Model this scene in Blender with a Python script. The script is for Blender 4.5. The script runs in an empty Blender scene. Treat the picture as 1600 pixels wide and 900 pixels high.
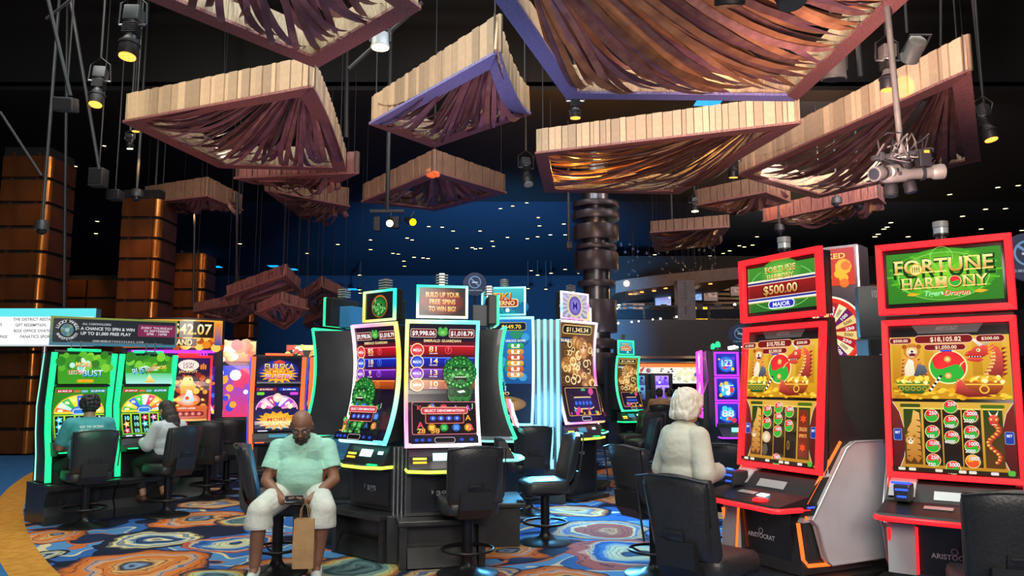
import bpy, bmesh, math, random
from mathutils import Vector, Matrix, Euler
from mathutils.bvhtree import BVHTree
R = math.radians
rnd = random.Random(7)
S = bpy.context.scene
C = S.collection

# ------------------------------------------------------------------ camera, world, lights, exposure
CAMZ = 1.58
FPX = 1200.0
PITCH = math.atan(147 / 1200)
cd = bpy.data.cameras.new('camera')
cd.sensor_width = 36.0
cd.lens = FPX / 1600 * 36.0
cd.clip_end = 300
cam = bpy.data.objects.new('camera', cd)
C.objects.link(cam)
cam.location = (0, 0, CAMZ)
cam.rotation_euler = (math.pi / 2 + PITCH, 0, 0)
S.camera = cam

S.view_settings.view_transform = 'Standard'
S.view_settings.look = 'None'
S.view_settings.gamma = 1.0
S.view_settings.exposure = 0.25
S.view_settings.use_curve_mapping = False

w = bpy.data.worlds.new('world')
S.world = w
w.use_nodes = True
w.node_tree.nodes['Background'].inputs[0].default_value = (0.30, 0.36, 0.55, 1)
w.node_tree.nodes['Background'].inputs[1].default_value = 0.05


def look(o, tgt):
    d = Vector(tgt) - Vector(o.location)
    o.rotation_euler = d.to_track_quat('-Z', 'Y').to_euler()


def area(name, loc, tgt, size, power, col, sy=None):
    l = bpy.data.lights.new(name, 'AREA')
    l.energy = power
    l.color = col
    l.size = size
    if sy:
        l.shape = 'RECTANGLE'
        l.size_y = sy
    o = bpy.data.objects.new(name, l)
    C.objects.link(o)
    o.location = loc
    look(o, tgt)
    return o


def spot(name, loc, tgt, power, col, ang=40, blend=0.6, size=0.08):
    l = bpy.data.lights.new(name, 'SPOT')
    l.energy = power
    l.color = col
    l.spot_size = R(ang)
    l.spot_blend = blend
    l.shadow_soft_size = size
    o = bpy.data.objects.new(name, l)
    C.objects.link(o)
    o.location = loc
    look(o, tgt)
    return o


def lamp(name, loc, power, col, size=0.1):
    l = bpy.data.lights.new(name, 'POINT')
    l.energy = power
    l.color = col
    l.shadow_soft_size = size
    o = bpy.data.objects.new(name, l)
    C.objects.link(o)
    o.location = loc
    return o


# house lighting behind and above the viewer, and over the gaming floor
area('house_light', (0.5, -4.5, 4.2), (0.5, 13, 6.4), 6, 620, (1.0, 0.90, 0.78), 2.5)
area('house_light', (-2.6, 4.0, 9.8), (-2.2, 6.8, 0), 3, 420, (0.80, 1.0, 0.95))
area('house_light', (3.0, 2.0, 9.8), (1.2, 5.6, 0), 3, 300, (1.0, 0.93, 0.86))
area('house_light', (0.5, 9.5, 9.8), (0.5, 9.5, 0), 4, 420, (0.72, 0.86, 1.0))
area('house_light', (-6.0, 9.5, 9.8), (-5.0, 9.0, 0), 4, 420, (1.0, 0.93, 0.84))
area('house_light', (7.0, 12.0, 9.8), (5.0, 12.0, 0), 4, 200, (1.0, 0.9, 0.8))
# added fill spots without fixtures, lighting the undersides of the canopies
for _p, _t, _e, _c in (((-.9, 7.75, 2.75), (-2.6, 13.0, 6.2), 330, (1.0, .60, .66)), ((-.9, 7.75, 2.75), (-.9, 12.0, 6.2), 260, (.80, .66, 1.0)), ((2.3, 5.6, 2.75), (3.2, 10.0, 6.2), 330, (1.0, .66, .55)), ((2.5, 5.7, 3.1), (6.9, 14.0, 6.0), 2800, (1.0, .60, .60)),
                       ((.4, 11.6, 3.0), (2.8, 15.5, 6.0), 160, (1.0, .62, .42)), ((-4.8, 9.3, 2.8), (-4.5, 14.0, 6.2), 260, (1.0, .62, .62)), ((-1.6, 3.0, 2.6), (-3.0, 8.5, 6.0), 260, (1.0, .62, .55))):
    spot('canopy_fill', _p, _t, _e, _c, 75, 1.0, .5)


# ------------------------------------------------------------------ picture-to-place helpers
def ray(px, py):
    u, v = px - 800, 450 - py
    y = FPX * math.cos(PITCH) - v * math.sin(PITCH)
    z = FPX * math.sin(PITCH) + v * math.cos(PITCH)
    return Vector((u / y, 1, z / y))


def at(px, py, Y):
    r = ray(px, py)
    return Vector((r.x * Y, Y, CAMZ + r.z * Y))


def onz(px, py, z):
    r = ray(px, py)
    t = (z - CAMZ) / r.z
    return Vector((r.x * t, t, z))


def hx(h):
    h = h.lstrip('#')
    c = [int(h[i:i + 2], 16) / 255 for i in (0, 2, 4)]
    return tuple(x / 12.92 if x <= 0.04045 else ((x + 0.055) / 1.055) ** 2.4 for x in c)


# ------------------------------------------------------------------ materials
M = {}


def pmat(name, col, rough=0.5, metal=0.0, var=0.12, scale=6.0, bump=0.0, spec=0.5, stretch=None, emis=None, es=0.0, objrand=0.0, coat=0.0, col2=None):
    m = bpy.data.materials.new(name)
    m.use_nodes = True
    nt = m.node_tree
    N, L = nt.nodes, nt.links
    b = N['Principled BSDF']
    if isinstance(col, str):
        col = hx(col)
    if col2 is None:
        c1 = [max(0, x * (1 - var)) for x in col]
        c2 = [min(1, x * (1 + var)) for x in col]
    else:
        c1, c2 = col, (hx(col2) if isinstance(col2, str) else col2)
    tc = N.new('ShaderNodeTexCoord')
    mp = N.new('ShaderNodeMapping')
    mp.inputs['Scale'].default_value = stretch or (1, 1, 1)
    L.new(tc.outputs['Object'], mp.inputs['Vector'])
    nz = N.new('ShaderNodeTexNoise')
    nz.inputs['Scale'].default_value = scale
    nz.inputs['Detail'].default_value = 4
    L.new(mp.outputs[0], nz.inputs['Vector'])
    rp = N.new('ShaderNodeValToRGB')
    rp.color_ramp.elements[0].position = 0.35
    rp.color_ramp.elements[1].position = 0.65
    rp.color_ramp.elements[0].color = (*c1, 1)
    rp.color_ramp.elements[1].color = (*c2, 1)
    L.new(nz.outputs['Fac'], rp.inputs[0])
    out = rp.outputs[0]
    if objrand:
        oi = N.new('ShaderNodeObjectInfo')
        mr = N.new('ShaderNodeMapRange')
        mr.inputs['To Min'].default_value = 1 - objrand
        mr.inputs['To Max'].default_value = 1 + objrand
        L.new(oi.outputs['Random'], mr.inputs[0])
        vm = N.new('ShaderNodeVectorMath')
        vm.operation = 'SCALE'
        L.new(out, vm.inputs[0])
        L.new(mr.outputs[0], vm.inputs['Scale'])
        out = vm.outputs[0]
    L.new(out, b.inputs['Base Color'])
    b.inputs['Roughness'].default_value = rough
    b.inputs['Metallic'].default_value = metal
    b.inputs['Specular IOR Level'].default_value = spec
    b.inputs['Coat Weight'].default_value = coat
    if bump:
        bp = N.new('ShaderNodeBump')
        bp.inputs['Strength'].default_value = bump
        bp.inputs['Distance'].default_value = 0.02
        L.new(nz.outputs['Fac'], bp.inputs['Height'])
        L.new(bp.outputs[0], b.inputs['Normal'])
    if emis is not None:
        if isinstance(emis, str):
            emis = hx(emis)
        b.inputs['Emission Color'].default_value = (*emis, 1)
        b.inputs['Emission Strength'].default_value = es
    M[name] = m
    return m


def glowattr(name, strength, rough=0.15):
    m = bpy.data.materials.new(name)
    m.use_nodes = True
    N, L = m.node_tree.nodes, m.node_tree.links
    b = N['Principled BSDF']
    a = N.new('ShaderNodeAttribute')
    a.attribute_name = 'Col'
    b.inputs['Base Color'].default_value = (0.01, 0.01, 0.012, 1)
    b.inputs['Roughness'].default_value = rough
    L.new(a.outputs['Color'], b.inputs['Emission Color'])
    b.inputs['Emission Strength'].default_value = strength
    M[name] = m


def printattr(name, rough=0.6):
    m = bpy.data.materials.new(name)
    m.use_nodes = True
    N, L = m.node_tree.nodes, m.node_tree.links
    b = N['Principled BSDF']
    a = N.new('ShaderNodeAttribute')
    a.attribute_name = 'Col'
    L.new(a.outputs['Color'], b.inputs['Base Color'])
    b.inputs['Roughness'].default_value = rough
    M[name] = m


def led(name, col, es, base=(0.02, 0.02, 0.02)):
    pmat(name, base, 0.3, emis=col, es=es)


glowattr('screen', 0.95)
glowattr('led_multi', 1.55)
glowattr('dim_screen', 0.7)
printattr('print')
led('led_red', '#ff1e28', 1.25)
led('led_redhot', '#ff5a2c', 1.7)
led('led_green', '#18f58c', 1.35)
led('led_mint', '#8dffd6', 1.3)
led('led_cyan', '#5ff0ff', 1.7)
led('led_icy', '#b4f4ff', 2.2)
led('led_tube', '#7ae4ff', 1.9)
led('led_blue', '#2a55ff', 1.6)
led('led_orange', '#ff6a20', 1.5)
led('led_amber', '#ffb428', 1.6)
led('led_lime', '#d8ff4a', 1.8)
led('led_purple', '#b032ff', 1.5)
led('led_pink', '#ff3ad0', 1.4)
led('led_white', '#fff6e6', 3.0)
led('bulb_warm', '#ffdf9a', 7.0)
led('bulb_dim', '#ffa040', 2.2)
led('bulb_yellow', '#ffd800', 5.0)
led('marker_blue', '#18b4ff', 1.0)
led('sky_panel', '#4fb6d8', 0.55)
pmat('black_gloss', (0.018, 0.018, 0.021), 0.22)
pmat('black_satin', (0.016, 0.016, 0.018), 0.42)
pmat('cab_dark', (0.032, 0.033, 0.038), 0.36, coat=0.2)  # black lifted: haze is put into the cabinet colour
pmat('cab_navy', (0.02, 0.035, 0.055), 0.4)
pmat('cab_blue', (0.04, 0.22, 0.46), 0.45)
pmat('cab_brown', (0.030, 0.020, 0.017), 0.4)
pmat('stand_black', (0.024, 0.025, 0.027), 0.34, var=0.25)  # raised so the colour carries the haze over the stands
pmat('silver_panel', (0.58, 0.58, 0.60), 0.38, 0.12, var=0.05)
pmat('silver_edge', (0.62, 0.62, 0.63), 0.28, 0.5, var=0.05)
pmat('steel', (0.55, 0.55, 0.56), 0.25, 0.9, var=0.08)
pmat('grey_plate', (0.07, 0.072, 0.078), 0.45)
pmat('vinyl', (0.026, 0.027, 0.030), 0.36, bump=0.15, scale=60, var=0.15)  # chair black lightened, haze painted into the base
pmat('chair_metal', (0.016, 0.016, 0.018), 0.32, 0.4)
pmat('rig_black', (0.014, 0.015, 0.016), 0.5, 0.2)
pmat('rig_steel', (0.045, 0.05, 0.053), 0.45, 0.4)
pmat('rig_olive', (0.16, 0.165, 0.14), 0.45, 0.35)
pmat('can_white', (0.26, 0.27, 0.27), 0.4)
pmat('cable', (0.010, 0.010, 0.012), 0.6)
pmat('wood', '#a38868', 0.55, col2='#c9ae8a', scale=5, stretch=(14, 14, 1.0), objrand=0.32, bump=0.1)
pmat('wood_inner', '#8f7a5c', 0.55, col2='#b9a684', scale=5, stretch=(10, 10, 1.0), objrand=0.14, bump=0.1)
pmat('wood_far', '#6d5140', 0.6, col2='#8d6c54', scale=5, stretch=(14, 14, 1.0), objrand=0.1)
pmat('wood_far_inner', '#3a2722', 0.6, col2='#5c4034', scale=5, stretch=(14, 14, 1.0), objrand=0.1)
pmat('wood_edge', '#6e4440', 0.5, col2='#94625a', scale=4, stretch=(9, 9, 1), objrand=0.08)  # mauve light on the undersides is put into this wood colour
pmat('wood_lip_violet_light', '#6f6a9c', 0.5, col2='#8a86b8', scale=4, stretch=(9, 9, 1), objrand=0.08)  # violet light on the lip boards is painted in here
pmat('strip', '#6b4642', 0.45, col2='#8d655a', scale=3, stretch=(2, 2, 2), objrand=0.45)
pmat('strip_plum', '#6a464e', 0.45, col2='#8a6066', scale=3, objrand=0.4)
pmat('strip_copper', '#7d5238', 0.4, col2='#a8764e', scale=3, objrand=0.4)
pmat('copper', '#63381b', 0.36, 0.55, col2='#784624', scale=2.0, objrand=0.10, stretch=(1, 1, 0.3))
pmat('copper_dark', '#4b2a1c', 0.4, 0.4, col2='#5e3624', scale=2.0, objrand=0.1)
pmat('copper_edge', '#b06a30', 0.25, 0.8)
pmat('brown_panel', '#352721', 0.5, 0.1, objrand=0.08)
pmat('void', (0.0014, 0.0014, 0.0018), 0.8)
pmat('void_blue', (0.014, 0.026, 0.05), 0.8)  # blue haze of the far hall put into the surface colour
pmat('groove', (0.07, 0.045, 0.03), 0.7)
pmat('drum', (0.055, 0.042, 0.045), 0.35, 0.3)
pmat('drum_core', (0.16, 0.15, 0.16), 0.28, 0.85)
pmat('fascia', '#2d2b2d', 0.55)
pmat('soffit', '#5b4d44', 0.6)
pmat('slat_warm', '#7c6249', 0.5, objrand=0.1)
pmat('sign_grey', '#5c5b5e', 0.5)
pmat('sign_navy', '#13264d', 0.4)
pmat('sign_slate', '#23292f', 0.35)
pmat('sign_teal', '#4b7f94', 0.45)
pmat('skin_tan', '#865d47', 0.5, var=0.08, scale=12)
pmat('skin_light', '#b98a72', 0.5, var=0.08, scale=12)
pmat('skin_mid', '#a87a5e', 0.5, var=0.08, scale=12)
pmat('polo_mint', '#9dd0bb', 0.8, var=0.05, scale=9, bump=0.9, stretch=(1, 1, 1.6))
pmat('shorts_white', '#c9cac0', 0.85, var=0.05, scale=10, bump=0.9)
pmat('shoe_white', '#c6cfcc', 0.6)
pmat('shirt_teal', '#3f8f96', 0.8, var=0.06, scale=10, bump=0.8)
pmat('shirt_white', '#b9c0c4', 0.8, var=0.06, scale=10, bump=0.8)
pmat('sweater', '#c4c2b4', 0.9, var=0.05, scale=9, bump=0.8)
pmat('pants_black', (0.012, 0.012, 0.014), 0.8)
pmat('trousers_grey', '#77787a', 0.85)
pmat('hair_black', (0.012, 0.010, 0.010), 0.55, bump=0.5, scale=50)
pmat('hair_brown', (0.022, 0.014, 0.012), 0.42, bump=0.5, scale=30, stretch=(4, 4, 0.5))
pmat('hair_white', '#e2dccd', 0.55, var=0.12, bump=1.0, scale=14, stretch=(3, 3, 0.8))
pmat('beard', (0.03, 0.024, 0.022), 0.8)
pmat('lips', '#6d3a34', 0.5)
pmat('eye', (0.7, 0.7, 0.68), 0.2)
pmat('kraft', '#a98358', 0.8, var=0.08, scale=16)
pmat('phone', (0.01, 0.01, 0.012), 0.15)
pmat('gold', '#caa14a', 0.3, 0.8)
pmat('clear_lamp', (0.35, 0.42, 0.44), 0.15, spec=0.8)
pmat('orb_glass', (0.06, 0.065, 0.07), 0.12, spec=0.8)
pmat('glass_dark', (0.02, 0.025, 0.03), 0.08)
pmat('acrylic', (0.10, 0.14, 0.14), 0.1)
pmat('sandal', '#4a3326', 0.6)


# ------------------------------------------------------------------ mesh helpers
class MB:
    def __init__(s):
        s.v, s.f, s.c = [], [], []
        s.colored = False

    def add(s, vs, fs, T=None, col=None):
        n = len(s.v)
        for p in vs:
            p = Vector(p)
            s.v.append(T @ p if T is not None else p)
        for f in fs:
            s.f.append(tuple(i + n for i in f))
        if col is not None:
            s.colored = True
            s.c += (col if isinstance(col, list) else [col] * len(vs))
        else:
            s.c += [(0, 0, 0)] * len(vs)
        return s

    def box(s, x, y, z, sx, sy, sz, T=None, bev=0.0, col=None):
        if bev:
            bm = bmesh.new()
            bmesh.ops.create_cube(bm, size=1)
            for v in bm.verts:
                v.co = Vector((v.co.x * sx, v.co.y * sy, v.co.z * sz))
            bmesh.ops.bevel(bm, geom=bm.edges[:], offset=min(bev, 0.49 * min(sx, sy, sz)), segments=2, affect='EDGES', profile=0.6)
            bm.verts.index_update()
            vs = [v.co + Vector((x, y, z)) for v in bm.verts]
            fs = [[v.index for v in f.verts] for f in bm.faces]
            bm.free()
            return s.add(vs, fs, T, col)
        a, b, c = sx / 2, sy / 2, sz / 2
        vs = [(x + i * a, y + j * b, z + k * c) for k in (-1, 1) for j in (-1, 1) for i in (-1, 1)]
        return s.add(vs, [(0, 2, 3, 1), (4, 5, 7, 6), (0, 1, 5, 4), (2, 6, 7, 3), (0, 4, 6, 2), (1, 3, 7, 5)], T, col)

    def prism(s, pts, a, b, axis='x', T=None, col=None):
        # polygon extruded along an axis; pts are the two other coordinates in order
        def P(q, t):
            return {'x': (t, q[0], q[1]), 'y': (q[0], t, q[1]), 'z': (q[0], q[1], t)}[axis]
        n = len(pts)
        vs = [P(q, a) for q in pts] + [P(q, b) for q in pts]
        fs = [tuple(range(n))[::-1], tuple(range(n, 2 * n))]
        fs += [(i, (i + 1) % n, n + (i + 1) % n, n + i) for i in range(n)]
        return s.add(vs, fs, T, col)

    def loft(s, rings, closed=True, caps=True, T=None, col=None, loop=False):
        n = len(rings[0])
        vs = [p for r in rings for p in r]
        fs = []
        k = len(rings)
        for j in range(k if loop else k - 1):
            j2 = (j + 1) % k
            for i in range(n if closed else n - 1):
                i2 = (i + 1) % n
                fs.append((j * n + i, j * n + i2, j2 * n + i2, j2 * n + i))
        if caps and closed and not loop:
            fs.append(tuple(range(n))[::-1])
            fs.append(tuple((k - 1) * n + i for i in range(n)))
        return s.add(vs, fs, T, col)

    def tube(s, path, r, n=8, loop=False, T=None, col=None):
        path = [Vector(p) for p in path]
        k = len(path)
        rr = r if isinstance(r, (list, tuple)) else [r] * k
        rings = []
        for i, p in enumerate(path):
            if loop:
                d = path[(i + 1) % k] - path[i - 1]
            else:
                d = path[min(i + 1, k - 1)] - path[max(i - 1, 0)]
            d.normalize()
            up = Vector((0, 0, 1)) if abs(d.z) < 0.9 else Vector((1, 0, 0))
            a = d.cross(up).normalized()
            b = a.cross(d).normalized()
            rings.append([p + (a * math.cos(t * math.tau / n) + b * math.sin(t * math.tau / n)) * rr[i] for t in range(n)])
        return s.loft(rings, T=T, col=col, loop=loop)

    def bar(s, path, w, d, T=None, col=None, loop=False, nrm=(0, -1, 0)):
        # rectangular section, width w across the path and thickness d along nrm
        path = [Vector(p) for p in path]
        nv = Vector(nrm)
        k = len(path)
        rings = []
        for i, p in enumerate(path):
            if loop:
                e1 = (path[i] - path[i - 1]).normalized()
                e2 = (path[(i + 1) % k] - path[i]).normalized()
            else:
                e1 = (path[i] - path[max(i - 1, 0)])
                e2 = (path[min(i + 1, k - 1)] - path[i])
                e1 = e1.normalized() if e1.length > 0 else e2.normalized()
                e2 = e2.normalized() if e2.length > 0 else e1
            t = (e1 + e2).normalized()
            side = t.cross(nv).normalized()
            n2 = side.cross(t).normalized()
            m = 1 / max(0.5, (1 + e1.dot(e2)) / 2) ** 0.5
            a, b = side * (w / 2 * m), n2 * (d / 2)
            rings.append([p - a - b, p + a - b, p + a + b, p - a + b])
        return s.loft(rings, T=T, col=col, loop=loop)

    def lathe(s, prof, n=24, T=None, col=None):
        rings = [[(r * math.cos(t * math.tau / n), r * math.sin(t * math.tau / n), z) for t in range(n)] for r, z in prof]
        return s.loft(rings, T=T, col=col)

    def ell(s, c, r, T=None, nu=14, nv=9, col=None, rot=None):
        c = Vector(c)
        rm = Euler(rot).to_matrix() if rot else None
        rings = []
        for j in range(nv):
            ph = -math.pi / 2 + math.pi * (j + 0.02) / (nv - 1 + 0.04)
            ring = []
            for t in range(nu):
                th = t * math.tau / nu
                q = Vector((r[0] * math.cos(ph) * math.cos(th), r[1] * math.cos(ph) * math.sin(th), r[2] * math.sin(ph)))
                ring.append(c + (rm @ q if rm else q))
            rings.append(ring)
        return s.loft(rings, T=T, col=col)

    def mesh(s, name, smooth=0):
        me = bpy.data.meshes.new(name)
        me.from_pydata([tuple(p) for p in s.v], [], s.f)
        me.update()
        if s.colored:
            at_ = me.color_attributes.new('Col', 'FLOAT_COLOR', 'POINT')
            flat = []
            for c in s.c:
                flat += [c[0], c[1], c[2], 1.0]
            at_.data.foreach_set('color', flat)
        if smooth:
            me.polygons.foreach_set('use_smooth', [True] * len(me.polygons))
            me.set_sharp_from_angle(angle=R(smooth))
        return me

    def build(s, name, mat, parent=None, smooth=0, label=None):
        me = s.mesh(name, smooth)
        me.materials.append(M[mat])
        return link(name, me, parent, label)


def link(name, me, parent=None, label=None):
    o = bpy.data.objects.new(name, me)
    C.objects.link(o)
    if parent is not None:
        o.parent = parent
    if label:
        o['label'] = label
    return o


def thing(name, label, cat, loc=(0, 0, 0), rotz=0.0, group=None):
    o = bpy.data.objects.new(name, None)
    o.empty_display_size = 0.1
    C.objects.link(o)
    o.location = loc
    o.rotation_euler = (0, 0, R(rotz))
    return tag(o, label, cat, group)


def tag(o, label, cat, group=None):
    o['label'] = label
    o['category'] = cat
    if group:
        o['group'] = group
    return o


def struct(o):
    o['kind'] = 'structure'
    return o


def copy_tree(o, parent=None):
    c = o.copy()
    C.objects.link(c)
    c.parent = parent
    for ch in [x for x in o.children]:
        copy_tree(ch, c)
    return c


_unit = None


def unit_box():
    global _unit
    if _unit is None:
        _unit = MB().box(0, 0, 0, 1, 1, 1).mesh('unit_piece')
    return _unit


_ub = {}


def piece(name, mat, loc, scale, rot, parent):
    """a single board or panel: shared box data, own place and size"""
    if mat not in _ub:
        me = unit_box().copy()
        me.materials.append(M[mat])
        _ub[mat] = me
    o = link(name, _ub[mat], parent)
    o.location = loc
    o.rotation_euler = rot
    o.scale = scale
    return o


# ------------------------------------------------------------------ lettering
GL = {}


def make_glyphs():
    chars = sorted(set('ABCDEFGHIJKLMNOPQRSTUVWXYZabcdefghijklmnopqrstuvwxyz0123456789$.,&:-!?+/'))
    obs = []

    def mk(body):
        cu = bpy.data.curves.new('glyph', 'FONT')
        cu.body = body
        cu.resolution_u = 3
        cu.offset = 0.018
        cu.fill_mode = 'FRONT'
        o = bpy.data.objects.new('glyph', cu)
        C.objects.link(o)
        obs.append(o)
        return o
    hh = mk('HH')
    jobs = [(c, mk(c), mk('H' + c + 'H')) for c in chars]
    bpy.context.view_layer.update()
    dg = bpy.context.evaluated_depsgraph_get()

    def geo(o):
        me = o.evaluated_get(dg).to_mesh()
        vs = [(v.co.x, v.co.y) for v in me.vertices]
        fs = [tuple(p.vertices) for p in me.polygons]
        o.evaluated_get(dg).to_mesh_clear()
        return vs, fs
    hv, _ = geo(hh)
    base = max(v[0] for v in hv)
    cap = max(v[1] for v in hv)
    for c, a, b in jobs:
        vs, fs = geo(a)
        bv, _ = geo(b)
        adv = max(v[0] for v in bv) - base
        GL[c] = ([(x / cap, y / cap) for x, y in vs], fs, adv / cap)
    for o in obs:
        cu = o.data
        bpy.data.objects.remove(o)
        bpy.data.curves.remove(cu)


make_glyphs()


def layout(s, space=0.45, track=0.0):
    vs, fs, x = [], [], 0.0
    for ch in s:
        if ch == ' ' or ch not in GL:
            x += space
            continue
        gv, gf, adv = GL[ch]
        n = len(vs)
        vs += [(x + a, b) for a, b in gv]
        fs += [tuple(i + n for i in f) for f in gf]
        x += adv + track
    return vs, fs, x - track


class Art:
    """flat printed or displayed picture laid on a surface: fn(u, v) gives the place on it, each later layer lies slightly prouder"""

    def __init__(s, fn, W, H, out, step=0.0004):
        s.fn, s.W, s.H, s.o, s.step = fn, W, H, Vector(out), step
        s.m = MB()
        s.k = 1

    def P(s, u, v, k=None):
        return s.fn(u, v) + s.o * ((k or s.k) * s.step)

    def poly(s, pts, col, col2=None):
        v0, v1 = min(p[1] for p in pts), max(p[1] for p in pts)
        cu = sum(p[0] for p in pts) / len(pts)
        cv = sum(p[1] for p in pts) / len(pts)

        def cc(v):
            if col2 is None:
                return col
            t = (v - v0) / max(1e-6, v1 - v0)
            return tuple(a + (b - a) * t for a, b in zip(col, col2))
        n = len(pts)
        vs = [s.P(cu, cv)] + [s.P(*p) for p in pts]
        s.m.add(vs, [(0, 1 + i, 1 + (i + 1) % n) for i in range(n)], None, [cc(cv)] + [cc(p[1]) for p in pts])
        s.k += 1

    def rect(s, u0, v0, u1, v1, col, col2=None, seg=None):
        seg = seg or max(1, int((v1 - v0) * 14))
        vs, cs = [], []
        for j in range(seg + 1):
            t = j / seg
            v = v0 + (v1 - v0) * t
            c = col if col2 is None else tuple(a + (b - a) * t for a, b in zip(col, col2))
            vs += [s.P(u0, v), s.P(u1, v)]
            cs += [c, c]
        s.m.add(vs, [(2 * j, 2 * j + 1, 2 * j + 3, 2 * j + 2) for j in range(seg)], None, cs)
        s.k += 1

    def ell(s, cu, cv, ru, col, rv=None, cin=None, n=24, rings=2, a0=0, a1=math.tau, jag=0.0):
        rv = rv if rv is not None else ru * s.W / s.H
        cin = cin or col
        vs, cs, fs = [s.P(cu, cv)], [cin], []
        full = abs(a1 - a0) > 6.28
        for j in range(1, rings + 1):
            t = j / rings
            c = tuple(a + (b - a) * t for a, b in zip(cin, col))
            for i in range(n + 1):
                a = a0 + (a1 - a0) * i / n
                q = t * (1 + (jag * (1 if i % 2 else -1) if not full or i < n else -jag) * (j == rings))
                vs.append(s.P(cu + ru * q * math.cos(a), cv + rv * q * math.sin(a)))
                cs.append(c)
        for i in range(n):
            fs.append((0, 1 + i, 2 + i))
            for j in range(rings - 1):
                b0, b1 = 1 + j * (n + 1), 1 + (j + 1) * (n + 1)
                fs.append((b0 + i, b1 + i, b1 + i + 1, b0 + i + 1))
        s.m.add(vs, fs, None, cs)
        s.k += 1

    def ring(s, cu, cv, ru, th, col, rv=None, n=32, a0=0, a1=math.tau):
        rv = rv if rv is not None else ru * s.W / s.H
        q = 1 - th
        vs, fs = [], []
        for i in range(n + 1):
            a = a0 + (a1 - a0) * i / n
            vs += [s.P(cu + ru * math.cos(a), cv + rv * math.sin(a)), s.P(cu + ru * q * math.cos(a), cv + rv * q * math.sin(a))]
        s.m.add(vs, [(2 * i, 2 * i + 2, 2 * i + 3, 2 * i + 1) for i in range(n)], None, col)
        s.k += 1

    def rr(s, u0, v0, u1, v1, col, r=0.35, edge=None, ew=0.008, col2=None):
        if edge is not None:
            e = ew
            s.rr(u0 - e, v0 - e * s.W / s.H, u1 + e, v1 + e * s.W / s.H, edge, r)
        ry = (v1 - v0) * r
        rx = min(ry * s.H / s.W, (u1 - u0) * 0.5)
        pts = []
        for cx, cy, a in ((u1 - rx, v0 + ry, -90), (u1 - rx, v1 - ry, 0), (u0 + rx, v1 - ry, 90), (u0 + rx, v0 + ry, 180)):
            for i in range(4):
                t = R(a + 30 * i)
                pts.append((cx + rx * math.cos(t), cy + ry * math.sin(t)))
        s.poly(pts, col, col2)

    def text(s, t, cu, cv, h, col, w=None, col2=None, arc=0.0, track=0.0, shear=0.0, slope=0.0, sh=None, rot=None):
        """cu, cv centre; h cap height and w overall width as shares of the surface"""
        vs, fs, tw = layout(t, track=track)
        if not vs:
            return
        k = h * s.H / s.W
        if w is not None:
            k = w / tw
        if sh is not None:
            d = h * 0.1
            s.text(t, cu + d * s.H / s.W, cv - d, h, sh, tw * k, None, arc, track, shear, slope)
        pts, cs = [], []
        for x, y in vs:
            X = (x - tw / 2 + y * shear) * k
            Y = (y - 0.5) * h
            if rot:
                ax, ay = X * s.W, Y * s.H
                X = (ax * math.cos(rot) - ay * math.sin(rot)) / s.W
                Y = (ax * math.sin(rot) + ay * math.cos(rot)) / s.H
            q = X / max(1e-6, tw * k / 2)
            Yy = Y - arc * q * q + slope * X
            pts.append(s.P(cu + X, cv + Yy))
            cs.append(col if col2 is None else tuple(a + (b - a) * min(1, max(0, y)) for a, b in zip(col, col2)))
        s.m.add(pts, fs, None, cs)
        s.k += 1

    def burst(s, cu, cv, ru, col, n=14, rv=None, inner=0.7, cin=None):
        s.ell(cu, cv, ru, col, rv, cin, n=n * 2, rings=1, jag=1 - inner if inner < 1 else 0)

    def scatter(s, n, u0, v0, u1, v1, size, pal, seed=1, flat=1.0):
        q = random.Random(seed)
        for _ in range(n):
            r = size * q.uniform(0.5, 1.3)
            c = pal[q.randrange(len(pal))]
            s.ell(q.uniform(u0, u1), q.uniform(v0, v1), r, c, r * s.W / s.H * flat, n=9, rings=1)

    def build(s, name, mat, parent, label=None):
        return s.m.build(name, mat, parent, label=label)


def flat_fn(c, W, H, tilt=0.0):
    """plane facing local -y, centred at c, tilted back by tilt (radians)"""
    c = Vector(c)
    up = Vector((0, math.sin(tilt), math.cos(tilt)))
    out = Vector((0, -math.cos(tilt), math.sin(tilt)))
    return (lambda u, v: c + Vector(((u - 0.5) * W, 0, 0)) + up * ((v - 0.5) * H)), out


def bez_fn(p0, p1, p2, W):
    """screen curved in height: three (y, z) control points from the bottom"""
    def fn(u, v):
        a, b, c = (1 - v) ** 2, 2 * v * (1 - v), v * v
        return Vector(((u - 0.5) * W, a * p0[0] + b * p1[0] + c * p2[0], a * p0[1] + b * p1[1] + c * p2[1]))
    return fn


def col_w(f=1.0):
    return (f, f, f)


WHT = (0.95, 0.95, 0.95)
BLK = (0.004, 0.004, 0.006)
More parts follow.
